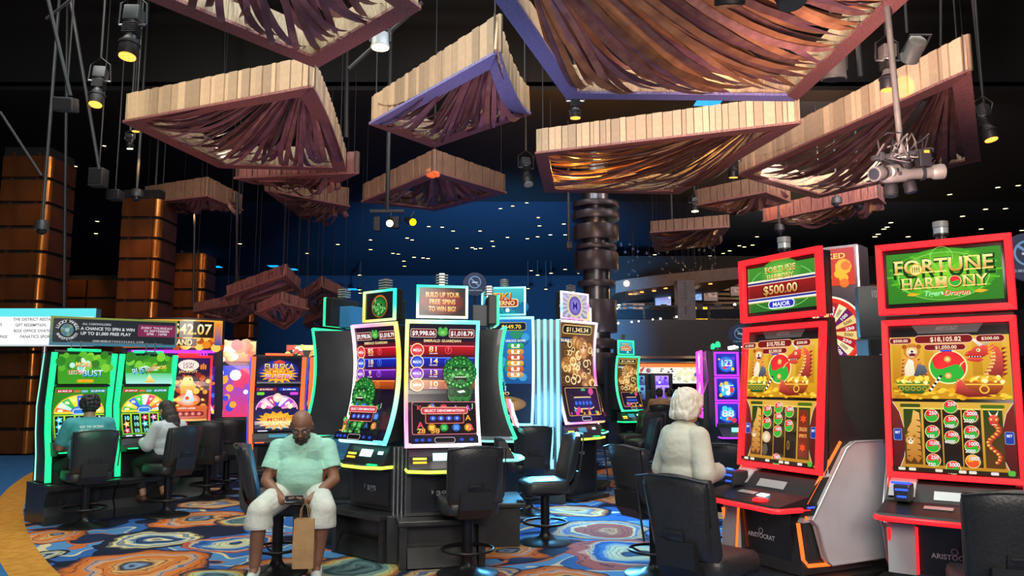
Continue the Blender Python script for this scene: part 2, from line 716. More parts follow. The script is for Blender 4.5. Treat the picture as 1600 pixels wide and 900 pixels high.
# ------------------------------------------------------------------ carpet
def carpet_material():
    m = bpy.data.materials.new('carpet')
    m.use_nodes = True
    nt = m.node_tree
    N, L = nt.nodes, nt.links
    b = N['Principled BSDF']
    b.inputs['Roughness'].default_value = 0.9
    b.inputs['Specular IOR Level'].default_value = 0.15
    tc = N.new('ShaderNodeTexCoord')
    n1 = N.new('ShaderNodeTexNoise')
    n1.inputs['Scale'].default_value = 1.7
    n1.inputs['Detail'].default_value = 3
    L.new(tc.outputs['Object'], n1.inputs['Vector'])
    sub = N.new('ShaderNodeVectorMath')
    sub.operation = 'SUBTRACT'
    L.new(n1.outputs['Color'], sub.inputs[0])
    sub.inputs[1].default_value = (0.5, 0.5, 0.5)
    sc = N.new('ShaderNodeVectorMath')
    sc.operation = 'SCALE'
    sc.inputs['Scale'].default_value = 0.62
    L.new(sub.outputs[0], sc.inputs[0])
    ad = N.new('ShaderNodeVectorMath')
    L.new(tc.outputs['Object'], ad.inputs[0])
    L.new(sc.outputs[0], ad.inputs[1])
    fl = N.new('ShaderNodeVectorMath')
    fl.operation = 'MULTIPLY'
    fl.inputs[1].default_value = (1, 1, 0)
    L.new(ad.outputs[0], fl.inputs[0])
    P = fl.outputs[0]

    def ramp(src, stops, mode='LINEAR'):
        r = N.new('ShaderNodeValToRGB')
        cr = r.color_ramp
        cr.interpolation = mode
        while len(cr.elements) < len(stops):
            cr.elements.new(0.5)
        for e, (p, c) in zip(cr.elements, stops):
            e.position = p
            e.color = (*hx(c), 1)
        L.new(src, r.inputs[0])
        return r.outputs[0]

    def mix(fac, a, c):
        x = N.new('ShaderNodeMix')
        x.data_type = 'RGBA'
        L.new(fac, x.inputs['Factor'])
        L.new(a, x.inputs[6])
        if isinstance(c, str):
            x.inputs[7].default_value = (*hx(c), 1)
        else:
            L.new(c, x.inputs[7])
        return x.outputs[2]

    def math_(op, a, c=None, clamp=False):
        x = N.new('ShaderNodeMath')
        x.operation = op
        x.use_clamp = clamp
        for i, q in enumerate((a, c)):
            if q is None:
                continue
            if isinstance(q, (int, float)):
                x.inputs[i].default_value = q
            else:
                L.new(q, x.inputs[i])
        return x.outputs[0]

    n2 = N.new('ShaderNodeTexNoise')
    n2.inputs['Scale'].default_value = 1.05
    n2.inputs['Detail'].default_value = 1.5
    n2.inputs['Distortion'].default_value = 0.6
    L.new(tc.outputs['Object'], n2.inputs['Vector'])
    base = ramp(n2.outputs['Fac'], [(0.0, '#141a30'), (0.40, '#141a30'), (0.42, '#2c5a97'), (0.50, '#35659f'), (0.505, '#cdbf92'), (0.515, '#cdbf92'), (0.52, '#4f83b3'), (0.60, '#3c6ea8'), (0.605, '#b8632f'), (0.617, '#b8632f'), (0.62, '#1c2746')], 'CONSTANT')
    AG = [(244, 843, .62, 0), (315, 810, .60, 1), (207, 886, .68, 1), (79, 837, .42, 1), (333, 786, .55, 2), (328, 767, .4, 2), (71, 868, .25, 0), (440, 892, .55, 1), (560, 886, .5, 3),
          (895, 797, .52, 2), (949, 829, .62, 4), (993, 865, .70, 5), (980, 780, .5, 1), (795, 860, .42, 1), (1030, 803, .42, 0), (975, 737, .6, 1), (970, 756, .5, 1), (720, 905, .6, 4), (880, 905, .5, 1),
          (360, 850, .45, 5), (390, 812, .42, 3), (1080, 760, .6, 1), (1120, 800, .5, 2), (820, 775, .5, 2), (850, 745, .6, 1), (330, 905, .4, 3), (445, 745, .6, 2)]
    RP = [
        [(0, '#27406b'), (.12, '#e0cf95'), (.2, '#33598f'), (.34, '#151b2e'), (.42, '#6d93b8'), (.56, '#d9cc8c'), (.66, '#3b6496'), (.72, '#d9cc8c'), (.84, '#1a2034'), (.97, '#1a2034')],
        [(0, '#1c2a4c'), (.12, '#7f97b4'), (.24, '#1c2238'), (.33, '#d8a866'), (.45, '#c2662a'), (.58, '#d98f4e'), (.68, '#8d9aa6'), (.74, '#cf7434'), (.88, '#c2662a'), (.97, '#22263a')],
        [(0, '#2b4672'), (.15, '#c98d58'), (.3, '#dcc08a'), (.42, '#5377a4'), (.52, '#c98d58'), (.68, '#dcc08a'), (.8, '#b4643a'), (.92, '#1c2540')],
        [(0, '#22313b'), (.2, '#5f7f80'), (.4, '#31474c'), (.55, '#86a39a'), (.68, '#c7b869'), (.8, '#b06a38'), (.93, '#23303e')],
        [(0, '#a45b48'), (.2, '#c98a5c'), (.32, '#9a4a3c'), (.6, '#a85040'), (.68, '#dcc08a'), (.76, '#2f5c98'), (.84, '#dcb27a'), (.95, '#1c2746')],
        [(0, '#2c5d9c'), (.14, '#1a2442'), (.2, '#c8c49c'), (.42, '#b9bda0'), (.5, '#86a2b4'), (.6, '#2f62a4'), (.72, '#24508e'), (.77, '#dcc79a'), (.83, '#b1584a'), (.97, '#a9503f')],
    ]
    colr = base
    lst = [(onz(px, py, 0), r, k) for px, py, r, k in AG]
    q = random.Random(3)
    tries = 0
    while len(lst) < 44 and tries < 900:
        tries += 1
        c = Vector((q.uniform(-6.5, 7), q.uniform(2.0, 15), 0))
        r = q.uniform(.4, .62)
        if all((c - d).length > r + e + .1 for d, e, _ in lst):
            lst.append((c, r, q.randrange(6)))
    for c, r, k in lst:
        d = N.new('ShaderNodeVectorMath')
        d.operation = 'DISTANCE'
        L.new(P, d.inputs[0])
        d.inputs[1].default_value = (c.x, c.y, 0)
        t = math_('DIVIDE', d.outputs['Value'], r * .93)
        inside = math_('LESS_THAN', t, 1.0)
        rc = ramp(t, RP[k])
        ln = math_('GREATER_THAN', math_('SINE', math_('MULTIPLY_ADD' if False else 'MULTIPLY', t, 34.0 + 5 * k)), .86)
        ln = math_('MULTIPLY', ln, .62)
        colr = mix(inside, colr, mix(ln, rc, '#141a2e' if k != 1 else '#3a2230'))
    # border band and plain walkway
    d = N.new('ShaderNodeVectorMath')
    d.operation = 'DISTANCE'
    L.new(tc.outputs['Object'], d.inputs[0])
    d.inputs[1].default_value = (16.9, 24.0, 0)
    wv = N.new('ShaderNodeTexNoise')
    wv.inputs['Scale'].default_value = 9
    L.new(tc.outputs['Object'], wv.inputs['Vector'])
    band = ramp(wv.outputs['Fac'], [(.35, '#b57a2c'), (.65, '#c98f3c')])
    walk = ramp(wv.outputs['Fac'], [(.35, '#27598c'), (.65, '#356c9e')])
    colr = mix(math_('GREATER_THAN', d.outputs['Value'], 27.0), colr, band)
    colr = mix(math_('GREATER_THAN', d.outputs['Value'], 27.33), colr, walk)
    colr = mix(math_('GREATER_THAN', d.outputs['Value'], 29.6), colr, band)
    colr = mix(math_('GREATER_THAN', d.outputs['Value'], 30.3), colr, base)
    hs_ = N.new('ShaderNodeHueSaturation')
    hs_.inputs['Saturation'].default_value = 1.0
    hs_.inputs['Value'].default_value = 0.86
    L.new(colr, hs_.inputs['Color'])
    L.new(hs_.outputs[0], b.inputs['Base Color'])
    pile = N.new('ShaderNodeTexNoise')
    pile.inputs['Scale'].default_value = 220
    L.new(tc.outputs['Object'], pile.inputs['Vector'])
    bp = N.new('ShaderNodeBump')
    bp.inputs['Strength'].default_value = 0.25
    bp.inputs['Distance'].default_value = 0.004
    L.new(pile.outputs['Fac'], bp.inputs['Height'])
    L.new(bp.outputs[0], b.inputs['Normal'])
    M['carpet'] = m


carpet_material()

# ------------------------------------------------------------------ the hall
struct(MB().box(0, 17, -0.05, 52, 62, 0.1).build('floor', 'carpet'))
struct(MB().box(0, 1.5, 11.1, 52, 31, 0.2).build('ceiling', 'void'))
struct(MB().box(0, 22.5, 8.35, 52, 11, 0.2).build('ceiling_middle', 'void'))
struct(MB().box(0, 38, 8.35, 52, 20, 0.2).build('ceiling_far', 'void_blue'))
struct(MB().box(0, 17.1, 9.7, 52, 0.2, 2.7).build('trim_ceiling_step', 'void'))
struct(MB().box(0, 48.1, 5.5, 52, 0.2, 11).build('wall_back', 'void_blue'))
struct(MB().box(-26.1, 17, 5.5, 0.2, 62, 11).build('wall_left', 'void'))
struct(MB().box(26.1, 17, 5.5, 0.2, 62, 11).build('wall_right', 'void'))

# added blue lamp on the far wall, imitates haze behind the centre machines
spot('haze_fill', (-0.5, 15.5, 2.6), (-1.0, 46, 5.0), 42000, (0.10, 0.45, 1.0), 62, 1.0, 0.4)


# copper clad columns: every plate a piece of its own
def copper_column(label, x, y, wd, dp, z1, row, edge=True, lit=True):
    t = thing('copper_column', label, 'column', (x, y, 0))
    MB().box(0, 0, z1 / 2 + .02, wd - .12, dp - .12, z1 - .04).build('column_core', 'void', t)
    n = int(z1 / row)
    for i in range(n):
        zc = row * (i + .5)
        h = row - .075
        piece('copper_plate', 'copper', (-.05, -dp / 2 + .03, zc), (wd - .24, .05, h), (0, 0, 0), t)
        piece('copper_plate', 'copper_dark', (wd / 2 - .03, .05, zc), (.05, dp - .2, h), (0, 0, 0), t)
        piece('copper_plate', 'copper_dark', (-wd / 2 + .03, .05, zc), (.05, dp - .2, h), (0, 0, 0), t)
        mb = MB()
        ar = [(wd / 2 - .15 + .15 * math.cos(a), -dp / 2 + .15 + .15 * math.sin(a)) for a in [R(-90 + 11.25 * k) for k in range(9)]]
        ri = [(wd / 2 - .15 + .10 * math.cos(a), -dp / 2 + .15 + .10 * math.sin(a)) for a in [R(0 - 11.25 * k) for k in range(9)]]
        mb.prism(ar + ri, zc - h / 2, zc + h / 2, 'z').build('corner_plate', 'copper_edge' if edge else 'copper', t, smooth=40)
        for q in (-.25, .25):
            piece('spacer_peg', 'copper_dark', (q * wd, -dp / 2 + .06, zc + row / 2), (.05, .05, .1), (0, 0, 0), t)
    return t


copper_column('broad copper-plated column at the left edge of the hall', -11.05, 17.5, 1.15, 1.1, 6.9, .56)
copper_column('middle copper-plated column glowing orange behind the promotion sign', -8.95, 18.6, 1.0, 1.0, 6.2, .5)
copper_column('narrow copper-plated column behind the jackpot display', -8.55, 20.5, .85, .85, 5.0, .5)
copper_column('farthest slim copper column deep behind the pink canopies', -8.85, 25.5, .7, .7, 5.0, .5)
# panelled walls behind and between the columns
wl = struct(MB().box(-15.2, 21.8, 2.3, 12.6, .2, 4.6).build('wall_copper', 'void'))
for r_ in range(8):
    for k in range(8):
        piece('wall_plate', 'copper', (-20.7 + k * 1.57, 21.66, .3 + r_ * .56), (1.52, .06, .49), (0, 0, 0), wl)
wl = struct(MB().box(-14.6, 18.4, 1.25, 8.4, .2, 2.5).build('wall_lobby', 'void'))
for r_ in range(5):
    for k in range(5):
        piece('wall_plate', 'brown_panel', (-18.0 + k * 1.66, 18.27, .26 + r_ * .5), (1.61, .06, .44), (0, 0, 0), wl)
o = MB().box(-11.83, 18.21, 1.12, .14, .05, .16, bev=.01).build('wall_switch', 'silver_edge')
tag(o, 'small pale switch plate on the brown lobby wall', 'switch')
for x, y, z, tx, ty, tz, p in ((-8.0, 16.2, 6.6, -8.75, 18.2, 3.9, 170), (-10.1, 15.6, 7.6, -10.6, 17.2, 4.2, 60), (-8.0, 18.9, 5.8, -8.6, 20.6, 3.4, 120), (-12.4, 20.4, 6.0, -12.2, 21.7, 3.9, 60), (-10.3, 20.4, 6.0, -10.3, 21.7, 3.9, 60), (-8.3, 23, 5.4, -8.8, 24.3, 3.2, 60)):
    spot('column_spot', (x, y, z), (tx, ty, tz), p * 1.7, (1.0, 0.50, 0.20), 42, .9, .06)
# low light washing the brown wall plates by the walkway
spot('column_spot', (-8.6, 13.0, 7.8), (-12, 20, 1.5), 120, (1.0, 0.8, 0.65), 50, .9, .2)

# ringed column in the middle distance
t = thing('ringed_column', 'tall grey column wrapped with wide drum rings, right of centre', 'column', (*at(932, 450, 19.5).xy, 0))
mb = MB().lathe([(.34, 0.001), (.34, 8.2)], 32)
mb.build('column_core', 'drum_core', t, smooth=40)
for y0, y1, rr_ in ((318, 326, .60), (333, 345, .60), (354, 377, .58), (384, 391, .52), (396, 424, .56), (440, 449, .48), (470, 520, .50), (530, 545, .46), (552, 600, .5)):
    z1, z0 = at(932, y0, 19.5).z, at(932, y1, 19.5).z
    MB().lathe([(.36, z0), (rr_, z0), (rr_ + .01, z0 + .02), (rr_ + .01, z1 - .02), (rr_, z1), (.36, z1)], 36).build('drum_ring', 'drum', t, smooth=40)
spot('column_spot', (3.0, 17.2, 1.5), (2.1, 19.5, 4.6), 130, (0.75, 0.8, 1.0), 60, .9, .1)
spot('column_spot', (0.3, 17.5, 7.8), (2.1, 19.5, 4.0), 110, (0.85, 0.85, 1.0), 50, .9, .1)

# ------------------------------------------------------------------ balcony bar
ORD = ['first', 'second', 'third', 'fourth', 'fifth', 'sixth', 'seventh', 'eighth', 'ninth', 'tenth', 'eleventh', 'twelfth']
YB = 26.0
bz0, bz1 = at(1060, 556, YB).z, at(1060, 499, YB).z
bl = at(948, 500, YB).x
fas = struct(MB().box((bl + 26) / 2, YB + 1.6, (bz0 + bz1) / 2, 26 - bl, 3.2, bz1 - bz0).build('wall_balcony', 'fascia'))
struct(MB().box((bl + 26) / 2, YB + 5.6, bz0 - .06, 26 - bl, 4.8, .12).build('ceiling_soffit', 'soffit'))
struct(MB().box((bl + 26) / 2, YB + 8.1, 1.3, 26 - bl, .2, 2.6).build('wall_under_balcony', 'fascia'))
tag(MB().box((bl + 15) / 2, YB + 3.4, at(1000, 571, YB + 3.4).z, 15 - bl, .1, .14).build('cove_light_strip', 'led_orange'), 'long warm orange cove light strip under the balcony', 'light strip')
# video wall below
p0, p1 = at(993, 599, YB + 4.6), at(1092, 572, YB + 4.6)
t = thing('video_wall', 'long bright white video wall under the balcony', 'screen', ((p0.x + p1.x) / 2, YB + 4.6, 0))
VW, VH = p1.x - p0.x, p1.z - p0.z
MB().box(0, .1, (p0.z + p1.z) / 2, VW + .1, .15, VH + .1, bev=.02).build('screen_case', 'black_satin', t)
fn, out = flat_fn((0, 0, (p0.z + p1.z) / 2), VW, VH)
a = Art(fn, VW, VH, out, .003)
a.rect(0, 0, 1, 1, hx('#f2efe4'))
a.rect(0, 0, .27, 1, hx('#d9dee0'))
a.scatter(14, .03, .1, .24, .9, .03, [hx('#b04a3c'), hx('#d98a74'), hx('#6f7f86')], 4)
a.scatter(16, .36, .15, .62, .85, .018, [hx('#33302e'), hx('#5a5650')], 5, .6)
a.scatter(40, .64, .08, .98, .92, .03, [hx('#d8d7a2'), hx('#c3c9a0'), hx('#e8e2b8')], 6)
a.ell(.93, .5, .03, hx('#2456c0'))
a.build('screen_image', 'screen', t)
struct(MB().box(p1.x + 1.1, YB + 4.7, 1.3, .5, .5, 2.6).build('trim_pier', 'void'))

# balcony interior
zf = bz1
struct(MB().box((bl + 26) / 2, YB + 6.3, zf + 1.6, 26 - bl, .2, 3.2).build('wall_bar', 'void'))
for i in range(9):
    zz = zf + .35 + i * .2
    o = MB()
    pts = [(bl + .6 + k * .45, YB + 6.0 + .18 * math.sin(k * .55 + i * .8), zz + .03 * math.sin(k * .4 + i)) for k in range(34)]
    o.bar(pts, .10, .12, nrm=(0, -1, 0))
    o.build('wall_slat', 'slat_warm', bpy.data.objects['wall_bar'], smooth=40)
hz = at(1000, 452, YB + .4).z
bulk = MB()
prof = []
for k in range(16):
    px = 962 + k * 14
    py = 458 - 24 * (k / 15) ** .8
    prof.append((at(px, py, YB + .6 + .02 * k).x, at(px, py, YB + .6).z))
bulk.prism([(x, z) for x, z in prof] + [(x, z + .42) for x, z in prof[::-1]], YB + .6, YB + 5.9, 'y')
struct(bulk.build('ceiling_bulkhead', 'soffit'))
for i, (px, py) in enumerate(((985, 459), (1003, 456), (1022, 454), (1040, 450), (1110, 443), (1134, 438), (1150, 436))):
    p = at(px, py + 2, YB + 1.2)
    tag(MB().lathe([(.0, 0), (.07, 0), (.07, .03), (.0, .03)], 12, Matrix.Translation((p.x, p.y, p.z + .02))).build('balcony_downlight', 'bulb_dim'), ORD[i] + ' tiny downlight from the left above the balcony bar', 'downlight', 'balcony bar downlights')


def tv(px0, py0, px1, py1, Y, label, pal, seed):
    a0, a1 = at(px0, py1, Y), at(px1, py0, Y)
    W, H = a1.x - a0.x, a1.z - a0.z
    t = thing('television', label, 'television', ((a0.x + a1.x) / 2, Y, (a0.z + a1.z) / 2))
    MB().box(0, .06, 0, W + .08, .1, H + .08, bev=.02).build('tv_case', 'black_satin', t)
    fn, out = flat_fn((0, 0, 0), W, H)
    a = Art(fn, W, H, out, .003)
    a.rect(0, 0, 1, 1, pal[0], pal[1])
    a.scatter(16, .1, .15, .9, .85, .07, pal, seed)
    a.build('screen_image', 'screen', t)


tv(1024, 458, 1048, 477, YB + 4.9, 'left blue television hanging inside the balcony bar', [hx('#9fb4e8'), hx('#5d78c8'), hx('#e8ecff'), hx('#c0667a')], 3)
tv(1083, 449, 1096, 469, YB + 4.9, 'narrow blue television right of the balcony bar pillar', [hx('#8fb0e0'), hx('#486fc0'), hx('#dfe8ff')], 4)
for nm, (x0, y0, x1, y1) in (('pinkish lit artwork panel at the left end of the bar', (973, 474, 1007, 486)), ('pinkish lit artwork panel right of the bar pillar', (1100, 454, 1121, 470)), ('dim lit artwork panel near the red slot machine top', (1142, 448, 1158, 462))):
    a0, a1 = at(x0, y1, YB + 4.9), at(x1, y0, YB + 4.9)
    t = thing('wall_artwork', nm, 'artwork', ((a0.x + a1.x) / 2, YB + 4.9, (a0.z + a1.z) / 2))
    W, H = a1.x - a0.x, a1.z - a0.z
    MB().box(0, .05, 0, W + .06, .06, H + .06, bev=.01).build('frame', 'black_satin', t)
    fn, out = flat_fn((0, 0, 0), W, H)
    a = Art(fn, W, H, out, .003)
    a.rect(0, 0, 1, 1, hx('#8f7468'), hx('#a88a80'))
    a.scatter(8, .1, .2, .9, .8, .1, [hx('#c7a596'), hx('#6e5850')], 8)
    a.build('picture', 'dim_screen', t)
# pillar with the bar's name
pa, pb = at(1058, 500, YB - .1), at(1080, 437, YB - .1)
t = thing('bar_sign_pillar', 'grey upright pillar lettered with the balcony bar name', 'sign', ((pa.x + pb.x) / 2 + .1, YB - .12, 0))
MB().box(0, .35, (pa.z + pb.z) / 2, pb.x - pa.x + .1, .5, pb.z - pa.z, bev=.01).build('pillar', 'sign_grey', t)
fn, out = flat_fn((0, .098, (pa.z + pb.z) / 2), pb.x - pa.x, pb.z - pa.z)
a = Art(fn, pb.x - pa.x, pb.z - pa.z, out, .003)
for i, ch in enumerate('BALCONY BAR'):
    if ch != ' ':
        a.text(ch, .42, .92 - i * .075, .052, hx('#16181c'))
a.build('lettering', 'print', t)
# railing: glass panels and posts
rt = thing('balcony_railing', 'dark balcony railing of posts and glass panels', 'railing', (0, YB + .1, bz1))
zr = at(1010, 478, YB).z - bz1
k = 0
x = bl + .2
while x < 17:
    MB().box(x, 0, zr / 2, .05, .05, zr).build('post', 'rig_black', rt)
    piece('glass_pane', 'glass_dark', (x + .55, 0, zr * .42), (1.0, .015, zr * .7), (0, 0, 0), rt)
    x += 1.1
MB().box((bl + 17) / 2, 0, zr, 17 - bl, .07, .05).build('handrail', 'rig_black', rt)
lamp('bar_light', (7.0, YB + 3.0, zf + 1.6), 170, (1.0, 0.72, 0.45), .3)
lamp('bar_light', (11.0, YB + 3.0, zf + 1.9), 170, (1.0, 0.72, 0.45), .3)
lamp('bar_light', (4.6, YB + 2.5, zf + 1.2), 30, (1.0, 0.65, 0.35), .2)
lamp('soffit_light', (7, YB + 4.0, 1.9), 26, (1.0, 0.62, 0.35), .3)
lamp('soffit_light', (4.9, YB + 4.0, 1.9), 26, (1.0, 0.62, 0.35), .3)
area('balcony_fill', (8, 17.5, 7.9), (8, 26, 3.0), 5, 420, (0.9, 0.85, 0.9))  # added fill lamp that lifts the dark balcony front


def high_chair(x, i):
    t = thing('bar_chair', ORD[i] + ' dark bar chair from the left along the balcony railing', 'chair', (x, YB + .75, bz1), rnd.uniform(-40, 40), 'chairs along the balcony railing')
    t.scale = (.5, .5, .5)
    MB().box(0, .2, .95, .46, .05, .5, bev=.02).build('backrest', 'vinyl', t)
    MB().box(0, 0, .68, .46, .44, .07, bev=.02).build('seat', 'vinyl', t)
    for sx in (-1, 1):
        for sy in (-1, 1):
            MB().bar([(sx * .17, sy * .17, .65), (sx * .21, sy * .2, 0)], .03, .03, nrm=(0, 1, 0)).build('leg', 'rig_black', t)


for i in range(9):
    high_chair(bl + .9 + i * .62, i)
# small table lamps and bulbs glinting at the bar
for i, (px, py, rr_, mt) in enumerate(sorted(((961, 484, .10, 'bulb_warm'), (967, 478, .06, 'bulb_warm'), (988, 490, .07, 'bulb_warm'), (979, 443, .10, 'bulb_warm'), (966, 505, .04, 'led_white'), (987, 503, .035, 'led_white'), (998, 502, .03, 'led_white'), (1020, 499, .03, 'led_white'), (1032, 498, .04, 'led_white'), (1057, 495, .04, 'led_white'), (1148, 476, .05, 'led_white')))):
    p = at(px, py, YB - .08 if py > 492 else YB + .6)
    t2 = thing('bar_light_globe', ORD[i] + ' small glowing globe light from the left at the balcony bar', 'light', (p.x, p.y, p.z), 0, 'globe lights of the balcony bar')
    MB().ell((0, 0, 0), (rr_, rr_, rr_), nu=10, nv=7).build('globe', mt, t2, smooth=60)
    MB().tube([(0, 0, 0), (0, .3 if py > 492 else .05, 0), (0, .3 if py > 492 else .05, -.1 if py > 492 else bz1 - p.z)], .012, 6).build('stem', 'rig_black', t2)
a0, a1 = at(1083, 497, YB + 1.5), at(1104, 490, YB + 1.5)
tag(MB().box((a0.x + a1.x) / 2, YB + 1.5, bz1 + .28, a1.x - a0.x, .3, .56, bev=.02).build('lit_counter', 'led_amber'), 'yellow lit bar counter front beside the balcony pillar', 'counter')
# hanging crystal curtain over the bar
for nm, px, cnt in (('left cluster of hanging glass orbs over the balcony', 1000, 22), ('right cluster of hanging glass orbs over the bar pillar', 1082, 34)):
    c = at(px, 400, YB + 1.0)
    t = thing('orb_chandelier', nm, 'chandelier', (c.x, YB + 1.0, 8.2))
    q = random.Random(px)
    for i in range(cnt):
        x, y = q.uniform(-.9, .9), q.uniform(-.4, .4)
        zz = at(px, q.uniform(378, 432), YB + 1).z - 8.2
        MB().ell((x, y, zz), (.055, .055, .055), nu=8, nv=6).build('glass_orb', 'orb_glass', t, smooth=60)
        MB().tube([(x, y, zz), (x, y, 0)], .006, 4).build('cord', 'cable', t)
# ------------------------------------------------------------------ hanging timber canopies
def wall_point(P0, P1, t, bow):
    return P0.lerp(P1, t) + Vector((0, 0, bow * 4 * t * (1 - t)))


def canopy(label, pts, hs, outer, anchor, targets, n_str, sag=0.5, wood='wood', inner='wood_inner', edge='wood_edge', strips='strip', near=True, lip=.24, bows=None, sw=.13, cables=True, z_anchor=.75, spread=.35, lips=None, seed=1, ceil=11.0):
    """pts: lower outer corners in order round the frame; hs: wall heights there; outer: indices of the edges seen from outside;
    strips run from the anchor corner to points spread over the target edges"""
    q = random.Random(seed)
    n = len(pts)
    cen = sum(pts, Vector()) / n
    t = thing('timber_canopy', label, 'canopy', cen, 0, 'hanging timber canopies')
    P = [p - cen for p in pts]
    bows = bows or [0] * n
    inn = []
    for i in range(n):
        a = (P[i] - P[i - 1]).normalized()
        b = (P[(i + 1) % n] - P[i]).normalized()
        d = (b - a)
        d = d.normalized() if d.length > .01 else Vector((-b.y, b.x, 0))
        if d.dot(-P[i]) < 0:
            d = -d
        sinh = max(.35, math.sqrt(max(0, (1 - a.dot(-b)) / 2)))
        inn.append(P[i] + d * lip / sinh)
    for i in range(n):
        j = (i + 1) % n
        A, B = P[i], P[j]
        L = (B - A).length
        nrm = (B - A).cross(Vector((0, 0, 1))).normalized()
        if nrm.dot((A + B) / 2) < 0:
            nrm = -nrm
        pw = (.135 if near else .2) if i in outer else (.55 if near else .7)
        k = max(2, int(L / pw))
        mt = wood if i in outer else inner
        acc = MB()
        cuts = [0.0]
        for s in range(k):
            cuts.append(cuts[-1] + (q.uniform(.55, 1.5) if i in outer else q.uniform(.9, 1.1)))
        cuts = [x / cuts[-1] for x in cuts]
        for s in range(k):
            t0, t1 = cuts[s], cuts[s + 1]
            tm = (t0 + t1) / 2
            h = hs[i] + (hs[j] - hs[i]) * tm
            c = wall_point(A, B, tm, bows[i])
            off = (.018 if s % 2 else 0) if i in outer else (-.03 * (s % 2))
            sl = ((wall_point(A, B, t1, bows[i]) - wall_point(A, B, t0, bows[i])).z) / (L * (t1 - t0))
            ang = math.atan2(B.y - A.y, B.x - A.x)
            c = c - nrm * (.035 - off) + Vector((0, 0, h / 2))
            sc = (L * (t1 - t0) - .012, .03, h * q.uniform(.985, 1.0))
            if near:
                piece('plank', mt, c, sc, (0, -sl * .9, ang), t)
            else:
                acc.box(0, 0, 0, sc[0] * .94, sc[1], sc[2], Matrix.Translation(c) @ Euler((0, -sl * .9, ang)).to_matrix().to_4x4())
        if not near:
            acc.build('plank_wall', mt, t)
        bkb = MB()
        bkb.loft([[wall_point(A, B, s / 6, bows[i]) - nrm * (.05 + dd) + Vector((0, 0, zz)) for dd, zz in ((0, .0), (0, (hs[i] + (hs[j] - hs[i]) * s / 6) * .985), (.02, (hs[i] + (hs[j] - hs[i]) * s / 6) * .985), (.02, 0))] for s in range(7)])
        bkb.build('backing_board', 'groove' if i in outer else inner, t)
        # the lip below the wall
        lp = MB()
        K = 8
        up, lo = [], []
        for s in range(K + 1):
            w0 = wall_point(A, B, s / K, bows[i]) + nrm * .02
            w1 = wall_point(inn[i], inn[j], s / K, bows[i] * .9)
            up.append(w0)
            lo.append(w1)
        rings = [[a_ + Vector((0, 0, -.02)), b_ + Vector((0, 0, -.02)), b_ + Vector((0, 0, .02)), a_ + Vector((0, 0, .02))] for a_, b_ in zip(up, lo)]
        lp.loft(rings)
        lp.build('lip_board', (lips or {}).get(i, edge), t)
    # draped strips
    Ah = inn[anchor] + Vector((0, 0, hs[anchor] * z_anchor))
    tot = []
    for e in targets:
        i, j = e
        tot.append(((inn[i] - inn[j]).length, i, j))
    S_ = sum(x[0] for x in tot)
    nx, pv = inn[(anchor + 1) % n] - inn[anchor], inn[anchor - 1] - inn[anchor]
    n_str = int(n_str * 1.45)
    for s in range(n_str):
        d = (s + .5 + q.uniform(-.3, .3)) / n_str * S_
        for Lx, i, j in tot:
            if d <= Lx:
                break
            d -= Lx
        f = min(1, max(0, d / Lx))
        hh = hs[i] + (hs[j] - hs[i]) * f
        E_ = (P[i] * .97).lerp(P[j] * .97, f) + Vector((0, 0, hh * q.uniform(.05, .9)))
        side = (s + .5) / n_str
        e1 = (pv if targets[0][0] == (anchor - 1) % n else nx)
        e2 = (nx if e1 is pv else pv)
        st = Ah + (e1.normalized() * (max(0, .5 - side)) + e2.normalized() * (max(0, side - .5))) * spread * 2 + Vector((q.uniform(-.04, .04), q.uniform(-.04, .04), q.uniform(-.08, .06)))
        sg = sag * q.uniform(.55, 1.15)
        K = 12
        dirn = (E_ - st)
        hor = dirn.cross(Vector((0, 0, 1))).normalized()
        tw0, tw1 = q.uniform(.2, 1.3), q.uniform(-.5, .6)
        lat = q.uniform(-.25, .25)
        va, vb = [], []
        for u in range(K + 1):
            x = u / K
            c = st.lerp(E_, x) + Vector((0, 0, -sg * 4 * x * (1 - x) * (.6 + .8 * x) * .5)) + hor * (lat * math.sin(math.pi * x))
            th = tw0 * (1 - x) + tw1 * x
            wv = (hor * math.cos(th) + Vector((0, 0, 1)) * math.sin(th)) * (sw * (.5 + .5 * min(1, x * 1.6)) * min(1, (1.02 - x) * 8) * .33)
            va.append(c - wv)
            vb.append(c + wv)
        vs = va + vb
        fs = [(u, u + 1, K + 2 + u, K + 1 + u) for u in range(K)]
        r = MB().add(vs, fs)
        r.build('strip', [strips, strips, 'strip_plum', 'strip'][s % 4], t, smooth=60)
    if cables:
        for i in range(n):
            c = P[i] * .93 + Vector((0, 0, hs[i]))
            MB().tube([c, c + Vector((0, 0, max(.3, ceil - cen.z - c.z)))], .010 if near else .005, 5).build('suspension_cable', 'cable', t)
    return t


ZC = 6.0


def zc(*ps):
    return [onz(px, py, ZC) for px, py in ps]


def yc(*ps):
    return [at(px, py, Y) for px, py, Y in ps]


